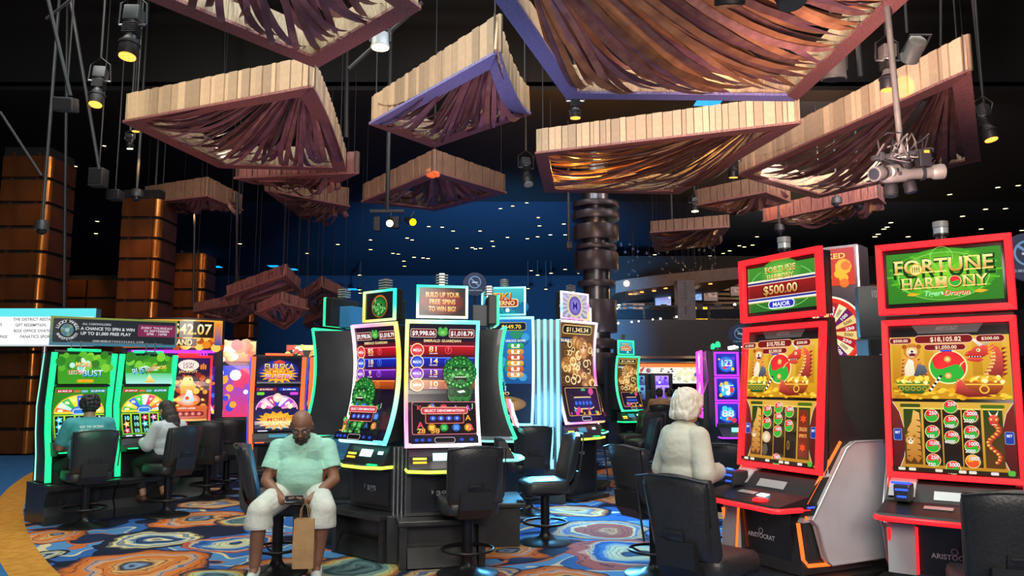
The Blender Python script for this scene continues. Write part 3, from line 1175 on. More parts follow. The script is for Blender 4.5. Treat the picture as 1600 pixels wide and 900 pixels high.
canopy('huge timber canopy cut by the top left edge, light plank insides', zc((60, -73), (330, -230), (656, 12), (494, 104)), [.5, .5, .5, .5], [], 1, [(0, 3), (3, 2)], 34, .9, edge='wood_edge', z_anchor=1.2, sw=.14, strips='strip_plum', seed=11)
canopy('big pale timber canopy at upper left with fan of mauve strips', zc((193, 190), (488, 135), (540, 266), (343, 261)), [.50, .50, .46, .45], [0, 1], 1, [(0, 3), (3, 2)], 56, .8, bows=[0, .12, 0, 0], sw=.15, strips='strip_plum', seed=12)
canopy('kite-shaped timber canopy at upper centre with violet-lit lip', zc((578, 193), (779, 80), (828, 177), (678, 229)), [.48, .55, .45, .45], [0, 1], 1, [(0, 3), (3, 2)], 50, .75, bows=[0, -.18, 0, 0], sw=.14, strips='strip_plum', lips={0: 'wood_lip_violet_light', 1: 'wood_lip_violet_light'}, seed=13)
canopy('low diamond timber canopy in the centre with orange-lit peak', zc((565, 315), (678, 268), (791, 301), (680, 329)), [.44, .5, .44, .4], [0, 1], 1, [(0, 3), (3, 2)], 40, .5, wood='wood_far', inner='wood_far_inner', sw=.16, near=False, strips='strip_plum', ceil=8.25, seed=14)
canopy('largest timber canopy across the top right with long coppery strips', zc((640, -190), (1600, -170), (1243, 156), (886, 152)), [.5, .5, .5, .5], [], 0, [(3, 2), (2, 1)], 90, .9, sw=.16, strips='strip_copper', lips={3: 'wood_lip_violet_light', 2: 'wood_lip_violet_light'}, z_anchor=1.6, spread=2.2, lip=.22, seed=15)
canopy('long timber canopy right of centre holding glowing orange strips', zc((837, 239), (1251, 191), (1061, 302), (852, 299)), [.48, .52, .45, .45], [0], 1, [(0, 3), (3, 2)], 60, .75, bows=[0, 0, 0, .0], sw=.17, strips='strip_copper', seed=16)
canopy('large timber canopy at upper right with an orange light patch', zc((1153, 273), (1515, 109), (1531, 250), (1276, 309)), [.52, .55, .5, .48], [0, 1], 1, [(0, 3), (3, 2)], 60, .95, wood='wood', bows=[0, -.15, 0, 0], sw=.17, strips='strip', seed=17)
canopy('small dark canopy tucked under the large upper right one', zc((1086, 321), (1196, 300), (1236, 315), (1147, 335)), [.4, .42, .4, .4], [0, 1], 1, [(0, 3), (3, 2)], 28, .5, wood='wood_far', inner='wood_far_inner', sw=.2, near=False, strips='strip_copper', ceil=8.25, seed=18)
canopy('slim reddish canopy below the stage light rig', zc((1191, 346), (1371, 308), (1383, 318), (1262, 347)), [.4, .42, .4, .4], [0, 1], 1, [(0, 3), (3, 2)], 28, .8, wood='wood_edge', inner='wood_far_inner', sw=.2, near=False, strips='strip_copper', ceil=8.25, seed=19)
canopy('small copper-lit canopy hanging in front of the balcony bar', zc((1016, 363), (1140, 354), (1118, 382), (1024, 393)), [.34, .36, .34, .34], [0], 1, [(0, 3), (3, 2)], 30, .6, wood='wood_far', inner='wood_far_inner', sw=.2, near=False, strips='strip_copper', ceil=8.25, seed=20)
canopy('small boxy canopy beside the dome camera at left', zc((224, 317), (323, 306), (379, 328), (285, 326)), [.42, .48, .4, .4], [0, 1], 1, [(0, 3), (3, 2)], 26, .7, wood='wood_far', inner='wood_far_inner', near=False, sw=.18, ceil=8.25, seed=21)
canopy('reddish canopy peeking out below the big left canopy', zc((366, 278), (560, 270), (520, 288), (400, 287)), [.35, .48, .4, .4], [0], 1, [(0, 3), (3, 2)], 26, .8, wood='wood_edge', inner='wood_far_inner', near=False, sw=.18, ceil=8.25, seed=22)
canopy('drooping canopy left of the twin lit spotlights', zc((415, 297), (546, 322), (536, 333), (470, 337)), [.28, .48, .4, .4], [0], 1, [(0, 3), (3, 2)], 30, .9, wood='wood_far', inner='wood_far_inner', near=False, sw=.18, ceil=8.25, seed=23)
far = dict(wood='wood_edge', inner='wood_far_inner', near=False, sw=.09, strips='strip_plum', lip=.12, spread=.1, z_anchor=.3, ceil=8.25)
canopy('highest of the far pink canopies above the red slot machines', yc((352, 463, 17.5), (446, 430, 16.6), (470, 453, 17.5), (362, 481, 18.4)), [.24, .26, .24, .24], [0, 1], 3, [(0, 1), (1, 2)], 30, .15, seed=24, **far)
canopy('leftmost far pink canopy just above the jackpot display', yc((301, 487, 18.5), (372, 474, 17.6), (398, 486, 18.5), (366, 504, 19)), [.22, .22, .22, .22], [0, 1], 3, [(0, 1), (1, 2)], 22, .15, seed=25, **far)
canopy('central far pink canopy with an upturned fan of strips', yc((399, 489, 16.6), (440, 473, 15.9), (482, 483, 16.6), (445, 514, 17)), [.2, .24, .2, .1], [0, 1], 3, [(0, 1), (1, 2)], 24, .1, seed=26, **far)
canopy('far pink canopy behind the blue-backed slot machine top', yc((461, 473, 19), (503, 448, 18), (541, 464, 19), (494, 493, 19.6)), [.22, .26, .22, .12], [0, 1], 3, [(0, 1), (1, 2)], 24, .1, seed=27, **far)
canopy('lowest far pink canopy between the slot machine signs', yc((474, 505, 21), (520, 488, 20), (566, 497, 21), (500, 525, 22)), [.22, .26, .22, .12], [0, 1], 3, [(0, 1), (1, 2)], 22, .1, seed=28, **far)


# lamps inside and on the canopies
def glow(px, py, z, p, col=(1.0, .42, .10), size=.08):
    q_ = onz(px, py, z)
    lamp('canopy_lamp', q_, p, col, size)


glow(893, 268, 6.12, 190, (1.0, .46, .05))
glow(935, 262, 6.15, 150, (1.0, .46, .05))
glow(1000, 255, 6.15, 60, (1.0, .46, .08))
glow(1130, 66, 6.75, 70, (1.0, .55, .25))
glow(1010, 60, 6.9, 50, (1.0, .6, .35))
glow(330, 190, 7.2, 60, (1.0, .75, .55))
glow(690, 150, 7.2, 55, (.9, .75, .8))
glow(1300, 235, 7.0, 70, (1.0, .5, .3))
glow(1190, 300, 6.7, 40, (1.0, .5, .25))
glow(1075, 365, 6.6, 40, (1.0, .45, .2))
glow(1280, 325, 6.8, 40, (1.0, .5, .3))
_a, _b = onz(1153, 273, ZC), onz(1515, 109, ZC)
_g = min((_a.lerp(_b, k / 200) + Vector((0, 0, .2)) for k in range(201)), key=lambda v: abs(v.x / v.y - ray(1413, 145).x))
spot('gobo_spot', at(1397, 162, 9.3), _g, 1500, (1.0, .24, .02), 6.5, .1, .02)
spot('gobo_spot', (-1.0, 12.6, 3.6), onz(675, 264, 6.2), 5000, (1.0, .36, .06), 4.0, .1, .02)
area('pink_wash', (-5.4, 13.5, 2.2), (-5.6, 18, 4.2), 1.5, 40, (1.0, .45, .5))


# ------------------------------------------------------------------ stage lights and rigging
def stage_light(label, px, py, Y, L=.55, r=.12, tilt=12, yaw=0, lens='bulb_dim', body='rig_steel', zt=11.0, cable=True, glow_p=0):
    """ellipsoidal spotlight pointing down; px, py is its lens"""
    c = at(px, py, Y)
    t = thing('stage_light', label, 'spotlight', c)
    T = Euler((R(tilt), 0, R(yaw))).to_matrix().to_4x4()
    MB().lathe([(r * .95, .0), (r, .01), (r, .16 * L / .55), (r * 1.12, .17 * L / .55), (r * 1.12, .2 * L / .55), (r * .8, .24 * L / .55)], 20, T).build('lens_hood', 'rig_black', t, smooth=40)
    MB().lathe([(r * .8, .24 * L / .55), (r * .62, .3 * L / .55), (r * .62, .48 * L / .55), (r * .8, .52 * L / .55)], 16, T).build('barrel', body, t, smooth=40)
    MB().box(0, 0, L * 1.16, r * 1.7, r * 1.7, L * .42, T, bev=.02).build('lamp_housing', body, t, smooth=40)
    for k in range(5):
        MB().box(0, 0, L * (.62 + .06 * k), r * 1.5, r * 1.5, .012, T).build('cooling_fin', 'rig_black', t)
    MB().lathe([(.0, -.012), (r * .86, -.012), (r * .86, .005), (.0, .005)], 18, T).build('lens', lens, t)
    top = T @ Vector((0, 0, L * .9))
    MB().tube([T @ Vector((-r * 1.5, 0, L * .9)), T @ Vector((r * 1.5, 0, L * .9))], .014, 6).build('side_bolts', 'steel', t)
    MB().tube([T @ Vector((-r * 1.5, 0, L * .9)), top + Vector((-r * 1.4, 0, L * .55)), top + Vector((0, 0, L * .8)), top + Vector((r * 1.4, 0, L * .55)), T @ Vector((r * 1.5, 0, L * .9))], .014, 6).build('yoke', 'rig_black', t)
    if cable:
        MB().tube([top + Vector((0, 0, L * .8)), Vector((top.x, top.y, zt - c.z))], .02, 6).build('drop_pipe', 'rig_black', t)
    return t


stage_light('large stage spotlight at the top left with orange lens', 199, 88, 9.0, .5, .115, -10, 0)
stage_light('smaller stage spotlight below and left of the large one', 149, 163, 11.5, .48, .11, -14, 10)
stage_light('stage spotlight hanging under the largest canopy with amber lens', 899, 184, 12.0, .3, .095, 4, 0)
stage_light('stage spotlight hanging at the far right with amber lens', 1549, 218, 12.0, .45, .11, -12, 30)
stage_light('tilted stage spotlight left of the glowing orange canopy', 826, 288, 16.5, .5, .12, -22, 20, 'clear_lamp')
stage_light('small stage spotlight between the two right canopies', 1146, 277, 15.5, .36, .1, 8, 0)
stage_light('stage spotlight clamped beside the right rig pole', 1388, 140, 9.4, .42, .1, 4, 0, body='rig_olive')
stage_light('little amber lamp under the left corner of the big left canopy', 212, 205, 13.2, .25, .07, 5, 0)
stage_light('small lamp below the dark right canopy, warm white', 1086, 330, 19.0, .25, .1, 0, 0, 'bulb_warm', zt=8.25)
stage_light('tiny stage lamp beneath the small left speaker', 203, 232, 14.0, .2, .06, 10, 0, 'bulb_warm')
stage_light('black moving light peeking in above the largest canopy', 1140, 8, 7.2, .4, .15, 20, 0, 'glass_dark', 'rig_black')
stage_light('second black moving light at the top edge', 1238, 2, 7.2, .4, .15, -20, 0, 'glass_dark', 'rig_black')


def par_can(label, px, py, Y, r, h, lens, zt=11.0, power=0, tilt=0):
    c = at(px, py, Y)
    t = thing('par_can', label, 'spotlight', c)
    T = Euler((R(tilt), 0, 0)).to_matrix().to_4x4()
    MB().lathe([(r, 0), (r * 1.06, .0), (r * 1.06, .02), (r, .03), (r * .92, h), (r * .5, h * 1.12), (0.01, h * 1.12)], 26, T).build('can', 'can_white' if lens != 'glass_dark' else 'rig_olive', t, smooth=40)
    MB().lathe([(.0, -.012), (r * .93, -.012), (r * .93, .004), (.0, .004)], 24, T).build('lens', lens, t)
    MB().tube([(-r * 1.1, 0, h * .4), (-r * 1.1, 0, h * 1.3), (r * 1.1, 0, h * 1.3), (r * 1.1, 0, h * .4)], .016, 6, T=T).build('yoke', 'rig_steel', t)
    MB().tube([(0, 0, h * 1.3), (0, 0, zt - c.z)], .02, 6).build('drop_pipe', 'rig_black', t)
    if power:
        spot('par_spot', c + Vector((0, 0, -.05)), c + Vector((0, 0, -6)), power, (1, .85, .6), 70, .8, .1)


par_can('bright round ceiling lamp glowing warm white near the top', 594, 74, 10.2, .125, .2, 'bulb_warm', power=160)
par_can('large pale bucket-shaped light below the right canopy corner', 1303, 124, 10.8, .17, .36, 'glass_dark', tilt=8)
par_can('box-shaped pale light on top of the upper right canopy', 1420, 92, 10.3, .13, .3, 'glass_dark', tilt=60)


def dome_camera(label, px, py, Y, r=.14, zt=11.0):
    c = at(px, py, Y)
    t = thing('dome_camera', label, 'camera', c)
    MB().lathe([(r * .8, .02), (r, .03), (r, .12), (r * .75, .2), (.03, .22), (.02, .22)], 20).build('housing', 'rig_steel', t, smooth=40)
    MB().ell((0, 0, .03), (r * .72, r * .72, r * .75), nu=16, nv=10).build('dome_glass', 'glass_dark', t, smooth=60)
    MB().tube([(0, 0, .2), (0, 0, zt - c.z)], .03, 8).build('pole', 'rig_steel', t)


dome_camera('dome camera on a long grey pole left of the small canopy', 213, 310, 16.4)
dome_camera('dark dome camera in front of the broad copper column', 65, 362, 13.5, .12)
dome_camera('dome camera hanging beside the middle copper column', 236, 416, 19.6, .11, 8.25)
dome_camera('dome camera under the slim reddish canopy', 1218, 362, 20, .13, 8.25)
dome_camera('dome camera in front of the slim reddish canopy, left', 1308, 320, 19, .14, 8.25)
dome_camera('dome camera in front of the slim reddish canopy, right', 1343, 325, 19, .14, 8.25)
dome_camera('white dome camera on the small balcony canopy', 1050, 352, 22.5, .12, 8.25)
dome_camera('dome camera hanging at the left of the ringed column', 889, 390, 19, .1, 8.25)


def box_speaker(label, px, py, Y, w_, h_, d_=.25, rz=0, zt=11.0, tilt=0):
    c = at(px, py, Y)
    t = thing('hanging_speaker', label, 'speaker', c, rz)
    T = Euler((R(tilt), 0, 0)).to_matrix().to_4x4()
    MB().box(0, 0, 0, w_, d_, h_, T, bev=.02).build('cabinet', 'rig_steel', t, smooth=30)
    MB().box(0, -d_ / 2 - .006, 0, w_ * .86, .012, h_ * .8, T, bev=.004).build('grille', 'rig_black', t)
    MB().tube([(0, 0, h_ / 2), (0, 0, zt - c.z)], .014, 6).build('drop_pipe', 'rig_black', t)


box_speaker('flat black speaker hanging at the far left', 103, 164, 10.5, .27, .2, rz=10, tilt=15)
box_speaker('square black speaker beside the left dome camera pole', 154, 278, 14.5, .28, .36)
box_speaker('small dark speaker just above the middle copper column', 180, 305, 15, .26, .2)
box_speaker('small dark speaker above the jackpot display columns', 246, 446, 19, .18, .16, zt=8.25)

# twin lit spotlights on a cross bar
c = at(605, 330, 15.5)
t = thing('spotlight_bar', 'cross bar with clamps hanging below the diamond canopy', 'light rig', c)
MB().tube([(0, 0, 0), (0, 0, 11 - c.z)], .045, 8).build('pole', 'rig_black', t)
MB().tube([(-.35, 0, 0), (.35, 0, 0)], .04, 8).build('cross_bar', 'rig_steel', t)
for s_ in (-1, 1):
    MB().tube([(s_ * .25, 0, 0), (s_ * .3, .05, -.2), (s_ * .18, .1, -.3)], .012, 5).build('loose_cable', 'rig_black', t)
MB().box(-.22, .1, -.25, .14, .14, .3, bev=.02).build('dimmer_box', 'rig_black', t)
MB().box(.16, .1, -.22, .16, .14, .24, bev=.02).build('dimmer_box', 'rig_black', t)
for lab, px, py, ang, mt in (('warm white spotlight lit on the centre cross bar', 609, 349, -62, 'bulb_warm'), ('bright yellow spotlight lit on the centre cross bar', 645, 347, -70, 'bulb_yellow')):
    cc = at(px, py, 15.3)
    t = thing('small_spotlight', lab, 'spotlight', cc)
    T = Euler((R(ang), 0, R(8 if px < 620 else 32))).to_matrix().to_4x4()
    MB().lathe([(.075, .0), (.08, 0), (.08, .16), (.055, .2), (.055, .34), (.02, .36)], 18, T).build('barrel', 'rig_black', t, smooth=40)
    MB().lathe([(0, -.01), (.07, -.01), (.07, .004), (0, .004)], 18, T).build('lens', mt, t)
    MB().tube([T @ Vector((0, 0, .2)), (0, .2, c.z - cc.z)], .012, 5).build('yoke', 'rig_steel', t)

# big rig on the right
c = at(1408, 232, 8.6)
t = thing('light_rig_pole', 'steel pole carrying the cluster of projectors at right', 'light rig', c)
MB().tube([(-.1, 0, 3.0), (0, 0, -.1)], .035, 10).build('pole', 'rig_olive', t, smooth=40)
MB().tube([(-.34, 0, -.12), (.36, 0, -.02)], .03, 8).build('cross_bar', 'rig_steel', t)
q = random.Random(5)
for i in range(11):
    x0 = q.uniform(-.25, .25)
    pts = [(x0, q.uniform(-.1, .1), -.1)]
    for k in range(5):
        pts.append((pts[-1][0] + q.uniform(-.12, .12), q.uniform(-.14, .1), -.05 + .16 * math.sin(k + i) + q.uniform(-.05, .1)))
    MB().tube(pts, .011, 5).build('power_cable', 'rig_olive' if i % 2 else 'rig_black', t, smooth=60)
MB().box(.22, -.05, -.14, .14, .12, .2, bev=.015).build('dimmer_box', 'rig_black', t)
MB().box(.23, -.115, -.07, .06, .005, .03).build('yellow_sticker', 'led_amber', t)
for i in range(4):
    MB().box(-.24 + .14 * i, 0, -.1, .05, .09, .1, bev=.01).build('clamp', 'rig_steel', t)


def projector(lab, p, d, L, r, body):
    t = thing('projector', lab, 'spotlight', p)
    T = Vector(d).normalized().to_track_quat('Z', 'Y').to_matrix().to_4x4()
    MB().lathe([(r * .8, 0), (r, .0), (r, .1), (r * .8, .13), (r * .74, .13), (r * .74, L * .55), (r * .95, L * .58), (r * .95, L * .9), (r * .5, L), (.01, L)], 22, T).build('barrel', body, t, smooth=40)
    MB().lathe([(0, -.01), (r * .78, -.01), (r * .78, .004), (0, .004)], 20, T).build('lens', 'glass_dark', t)
    MB().lathe([(r * .8, L * .3), (r * .98, L * .3), (r * .98, L * .34), (r * .8, L * .34)], 20, T).build('focus_ring', 'rig_black', t)
    MB().box(0, 0, L * .7, r * 2.1, r * .5, r * .5, T, bev=.01).build('side_knob', 'rig_black', t)


projector('open-ended projector at the left of the right-hand rig', at(1366, 272, 8.4), (1, .5, .25), .42, .085, 'rig_olive')
projector('long olive projector lying across the right-hand rig', at(1474, 268, 8.5), (-1, .1, -.06), .72, .085, 'rig_olive')
projector('dark projector hanging below the right-hand rig', at(1392, 306, 8.62), (.1, .1, 1), .5, .08, 'rig_black')
projector('round black projector at the bottom of the right-hand rig', at(1424, 300, 8.66), (-.1, .1, 1), .45, .07, 'rig_black')

# small cyan panels lying on the ceiling grid
for i, (px, py) in enumerate(((368, 73), (502, 113), (959, 57), (1168, 57), (1355, 101), (1107, 157), (1179, 160), (1203, 219))):
    p = onz(px, py, 9.6)
    t = thing('cyan_ceiling_panel', ['small cyan panel in the dark above the big left canopy', 'small cyan panel beside the peak of the big left canopy', 'small cyan panel seen through the left strips of the largest canopy', 'small cyan panel seen through the right strips of the largest canopy', 'small cyan panel above the upper right canopy', 'left cyan panel below the edge of the largest canopy', 'right cyan panel below the edge of the largest canopy', 'small cyan panel between the two right canopies'][i], 'panel', p, rnd.uniform(-30, 30), 'cyan panels in the ceiling')
    MB().box(0, 0, 0, .17, .13, .02, bev=.005).build('panel', 'marker_blue', t)
    MB().tube([(0, 0, 0), (0, 0, 1.4)], .012, 5).build('hanger', 'rig_black', t)
for px, py in ((337, 417), (321, 428), (428, 416), (456, 421), (549, 452), (1108, 158)):
    p = onz(px, py, 8.24)
    if p.y > 46:
        p = at(px, py, 40)
    tag(MB().box(p.x, p.y, p.z, .6, .6, .02).build('cyan_ceiling_tile', 'marker_blue'), 'tiny cyan light tile far back above the pink canopies', 'panel', 'far cyan ceiling tiles')

# recessed downlights of the far ceiling
DL = [(375, 381), (480, 396), (528, 382), (562, 430), (562, 453), (563, 458), (631, 408), (632, 416), (636, 372), (644, 375), (614, 396), (622, 397), (647, 402), (661, 403), (669, 404), (691, 355), (670, 354), (579, 375), (579, 390), (708, 361), (750, 361), (782, 326), (801, 322), (823, 317), (841, 340), (843, 353), (881, 350), (883, 367), (860, 367), (840, 370), (824, 373), (793, 371), (769, 377), (738, 387), (743, 389), (751, 388), (771, 385), (714, 388), (830, 423), (840, 430), (861, 427), (883, 421), (905, 427), (853, 452), (825, 451), (971, 407), (981, 402), (989, 409), (1014, 404), (1023, 398), (1440, 263), (1484, 304), (1559, 293), (1591, 290), (1504, 338), (1540, 327), (1571, 326), (1392, 348), (1386, 355), (1381, 358), (1372, 366), (1367, 370), (1419, 370), (1478, 356), (1533, 358), (1597, 360), (1109, 400), (1140, 392), (1130, 396), (1155, 384), (1163, 386), (1176, 383), (1183, 370), (152, 346), (150, 365), (257, 367), (118, 260), (163, 228), (104, 420), (111, 422), (126, 424), (231, 447), (244, 455), (250, 470), (164, 436), (205, 323)]
dm = None
for px, py in DL:
    p = onz(px, py, 8.25)
    if abs(p.x) > 25:
        continue
    if p.y < 17.3:
        p = onz(px, py, 11.0)
        if p.y > 16.8:
            p = at(px, py, 16.8)
    if p.y > 46 or p.y < 2:
        p = at(px, py, 42)
    if dm is None:
        dm = MB().lathe([(.16, 0), (.16, .03), (.11, .04), (.11, .1), (.16, .12), (.16, 2.5), (.0, 2.5)][:5] + [(.05, .12)], 14).mesh('downlight_can', 40)
        dm.materials.append(M['rig_black'])
        dl = MB().lathe([(0, .0), (.11, .0), (.11, .02), (0, .02)], 12).mesh('downlight_lens')
        dl.materials.append(M['bulb_warm'])
    t = thing('downlight', 'small warm downlight dotting the dark ceiling far back', 'downlight', p, 0, 'ceiling downlights')
    s_ = .8 * p.y / 36 * (1.25 if px > 1350 else 1.0)
    for nm, me in (('can', dm), ('lens', dl)):
        o = link(nm, me, t)
        o.scale = (s_, s_, 1)
    zt = 8.25 if p.y > 17.3 else 11
    if zt - p.z > .15:
        o = link('stem', unit_box(), t)
        if not unit_box().materials:
            unit_box().materials.append(M['rig_black'])
        o.location = (0, 0, (zt - p.z) / 2 + .06)
        o.scale = (.03, .03, zt - p.z - .1)
# exit sign
p = at(810, 348, 38)
t = thing('exit_sign', 'small glowing red exit sign far back in the dark', 'sign', p)
MB().box(0, 0, 0, .3, .1, .26, bev=.01).build('sign_box', 'led_red', t)
MB().tube([(0, 0, .1), (0, 0, 8.25 - p.z)], .02, 6).build('hanger', 'rig_black', t)

# pipes and trusses in the dark
for i, (a_, b_) in enumerate((((-9, 9, 9.9), (9, 9, 9.9)), ((-9, 12.5, 9.7), (10, 12.5, 9.7)), ((-9, 15.5, 9.8), (10, 15.5, 9.8)), ((-7.5, 5, 10.2), (-7.5, 16.5, 10.2)), ((-3, 5, 10.2), (-3, 16.5, 10.2)), ((3.2, 5, 10.2), (3.2, 16.5, 10.2)), ((7.6, 5, 10.2), (7.6, 16.5, 10.2)))):
    tag(MB().tube([a_, b_], .06, 8).build('rigging_pipe', 'rig_steel'), [['nearest', 'middle', 'farthest'][i] + ' dark pipe across the ceiling grid' if i < 3 else ['leftmost', 'left inner', 'right inner', 'rightmost'][i - 3] + ' dark pipe running lengthwise under the ceiling'][0], 'pipe', ['cross pipes of the ceiling grid', 'long pipes of the ceiling grid'][i > 2])
for i, (px0, py0, px1, py1, Y, r_) in enumerate(((352, 0, 350, 160, 16.5, .03), (543, 0, 541, 215, 16.0, .05), (105, 0, 100, 480, 14, .028), (72, 30, 110, 0, 10, .02), (1338, 40, 1345, 120, 11, .04), (0, 175, 65, 275, 11, .022), (545, 108, 660, 4, 10.4, .03), (370, 300, 370, 470, 19, .03), (305, 280, 302, 475, 19, .03), (110, 0, 155, 265, 11.5, .028), (75, 0, 110, 150, 9.5, .026), (1540, 190, 1520, 0, 12.2, .025), (1470, 110, 1470, 0, 11.8, .02))):
    tag(MB().tube([at(px0, py0, Y), at(px1, py1, Y)], r_, 8).build('rigging_rod', 'rig_black'),
        ['thin black rod behind the top left canopy', 'thick upright pipe between the two upper canopies', 'long dark pole beside the broad copper column', 'short slanted rod in the top left corner', 'upright pipe behind the bucket-shaped light', 'slanted brace at the far left edge', 'slanted rod holding the bright round lamp', 'upright rod above the far pink canopies', 'upright rod above the jackpot display', 'thick slanted dark pole at the upper left', 'second thick slanted pole at the top left', 'hanging rod above the far right spotlight', 'thin rod hanging over the upper right canopy'][i], 'rod')
# ------------------------------------------------------------------ slot machines
GOLD1, GOLD2 = hx('#a8660c'), hx('#ffe66a')
RED, DRED = hx('#d8181c'), hx('#5e0a0c')


def yin(a, cu, cv, r, c1=None, c2=None):
    c1, c2 = c1 or hx('#e02a2c'), c2 or hx('#2fae34')
    rv = r * a.W / a.H
    a.ell(cu, cv, r * 1.08, hx('#ffe9a0'), n=28)
    a.ell(cu, cv, r, c1, cin=tuple(min(1, x * 1.3) for x in c1), n=28)
    pts = [(cu + r * math.cos(t), cv + rv * math.sin(t)) for t in [R(150 + 15 * k) for k in range(13)]]
    # S shaped divider built from two half discs
    pts2 = []
    for k in range(13):
        t = R(150 + 15 * k)
        pts2.append((cu + r * math.cos(t), cv + rv * math.sin(t)))
    ang = R(150)
    ux, uy = math.cos(ang), math.sin(ang)
    for k in range(1, 12):
        s_ = -1 + 2 * k / 12
        w_ = .42 * math.sin(s_ * math.pi)
        nx, ny = -uy, ux
        pts2.append((cu + r * (ux * s_ + nx * w_), cv + rv * (uy * s_ + ny * w_)))
    n = len(pts2)
    vs = [a.P(*p) for p in pts2]
    a.m.add(vs, [tuple(range(n))], None, [c2] * n)
    a.k += 1


def fortune(a, cu, cv, w_, h1=.2, serif=True):
    """two-line gold title"""
    for t, y, ww, hh in (('FORTUNE', cv + h1 * .62, w_, h1), ('HARMONY', cv - h1 * .62, w_ * .86, h1 * .8)):
        a.text(t, cu, y, hh * 1.12, hx('#123a0c'), ww * 1.04)
        a.text(t, cu, y, hh, hx('#c98a1a'), ww, hx('#fff2a0'))
        vs, fs, tw = layout(t)
        k = ww / tw
        x = 0
        for ch in t:
            adv = GL[ch][2]
            if ch not in 'O':
                for yy in (-.5, .42):
                    a.rect(cu + (x - tw / 2) * k, y + yy * hh, cu + (x - tw / 2 + adv * .93) * k, y + (yy + .08) * hh, hx('#ffe884'), seg=1) if ch in 'FRTNEHMAY' and not (ch in 'RAYE' and yy > 0) and not (ch in 'T' and yy > 0) else None
            x += adv


def screen_unit(t, name, fn, out, W, H, step, painter, mat='screen', parent=None):
    a = Art(fn, W, H, out, step)
    painter(a)
    return a.build(name, mat, parent or t)


def art_fh_title(a):
    a.rect(0, 0, 1, 1, hx('#2f7a1c'), hx('#3c8a26'))
    a.ell(.5, .55, .46, hx('#3f9a22'), .5, hx('#8fdc2c'), n=32, rings=4)
    for k in range(18):
        t = k * math.tau / 18
        a.poly([(.5, .55), (.5 + .5 * math.cos(t), .55 + .45 * math.sin(t)), (.5 + .5 * math.cos(t + .08), .55 + .45 * math.sin(t + .08))], hx('#5cba2a'))
    a.ring(.5, .5, .40, .02, hx('#9be06a'), .47)
    a.ring(.5, .88, .1, .04, hx('#a8e878'))
    a.text('FORTUNE', .5, .66, .34, hx('#103a08'), .90)
    fortune(a, .5, .55, .87, .27)
    a.ell(.27, .655, .062, hx('#d9a82e'))
    a.ell(.27, .655, .052, hx('#f2e38a'))
    for k in range(4):
        a.rect(.235 + .02 * k, .60, .243 + .02 * k, .71, hx('#7d7a1c'), seg=1)
    a.rect(.25, .66, .30, .675, hx('#7d7a1c'), seg=1)
    yin(a, .605, .385, .048)
    a.text('Tiger', .40, .17, .10, hx('#9df0b0'), .15, shear=.25)
    a.text('&', .49, .165, .06, hx('#e8f8d8'), .02)
    a.text('Dragon', .61, .17, .10, hx('#e8382e'), .22, shear=.25, sh=hx('#ffe8c8'))
    for s_, x in ((-1, .235), (1, .82)):
        a.poly([(x - .06, .15), (x - .03, .2), (x + .02, .19), (x + .06, .17), (x + .03, .15), (x, .13)], hx('#e8b020'))


def art_fh_major(a):
    a.rect(0, 0, 1, 1, hx('#2a6a22'), hx('#3f8f30'))
    a.ring(.5, .5, .49, .03, hx('#7cc860'), .49)
    a.ell(.5, .82, .3, hx('#3f8f30'), .3, hx('#7acc48'), rings=3)
    a.rect(0, .62, 1, .66, hx('#2a2f7a'))
    a.rect(0, .66, 1, .70, hx('#efe8d0'))
    a.rect(0, .30, 1, .62, hx('#6e1010'), hx('#9c1a18'))
    a.rect(0, .60, 1, .615, hx('#f3d8c8'))
    a.rect(0, .295, 1, .31, hx('#f3d8c8'))
    a.rect(0, .25, 1, .295, hx('#2c3494'))
    a.rect(0, .215, 1, .25, hx('#f2efe0'))
    a.rect(0, .195, 1, .215, hx('#b8a850'))
    fortune(a, .5, .82, .46, .13)
    a.text('$500.00', .5, .45, .2, hx('#3a0806'), .53)
    a.text('$500.00', .5, .455, .19, hx('#b87a18'), .5, hx('#fff0a8'))
    a.rr(.33, .06, .69, .20, hx('#2430b8'), .5, hx('#f2f2ff'), .012)
    a.text('MAJOR', .51, .13, .09, hx('#f4f4ff'), .25)


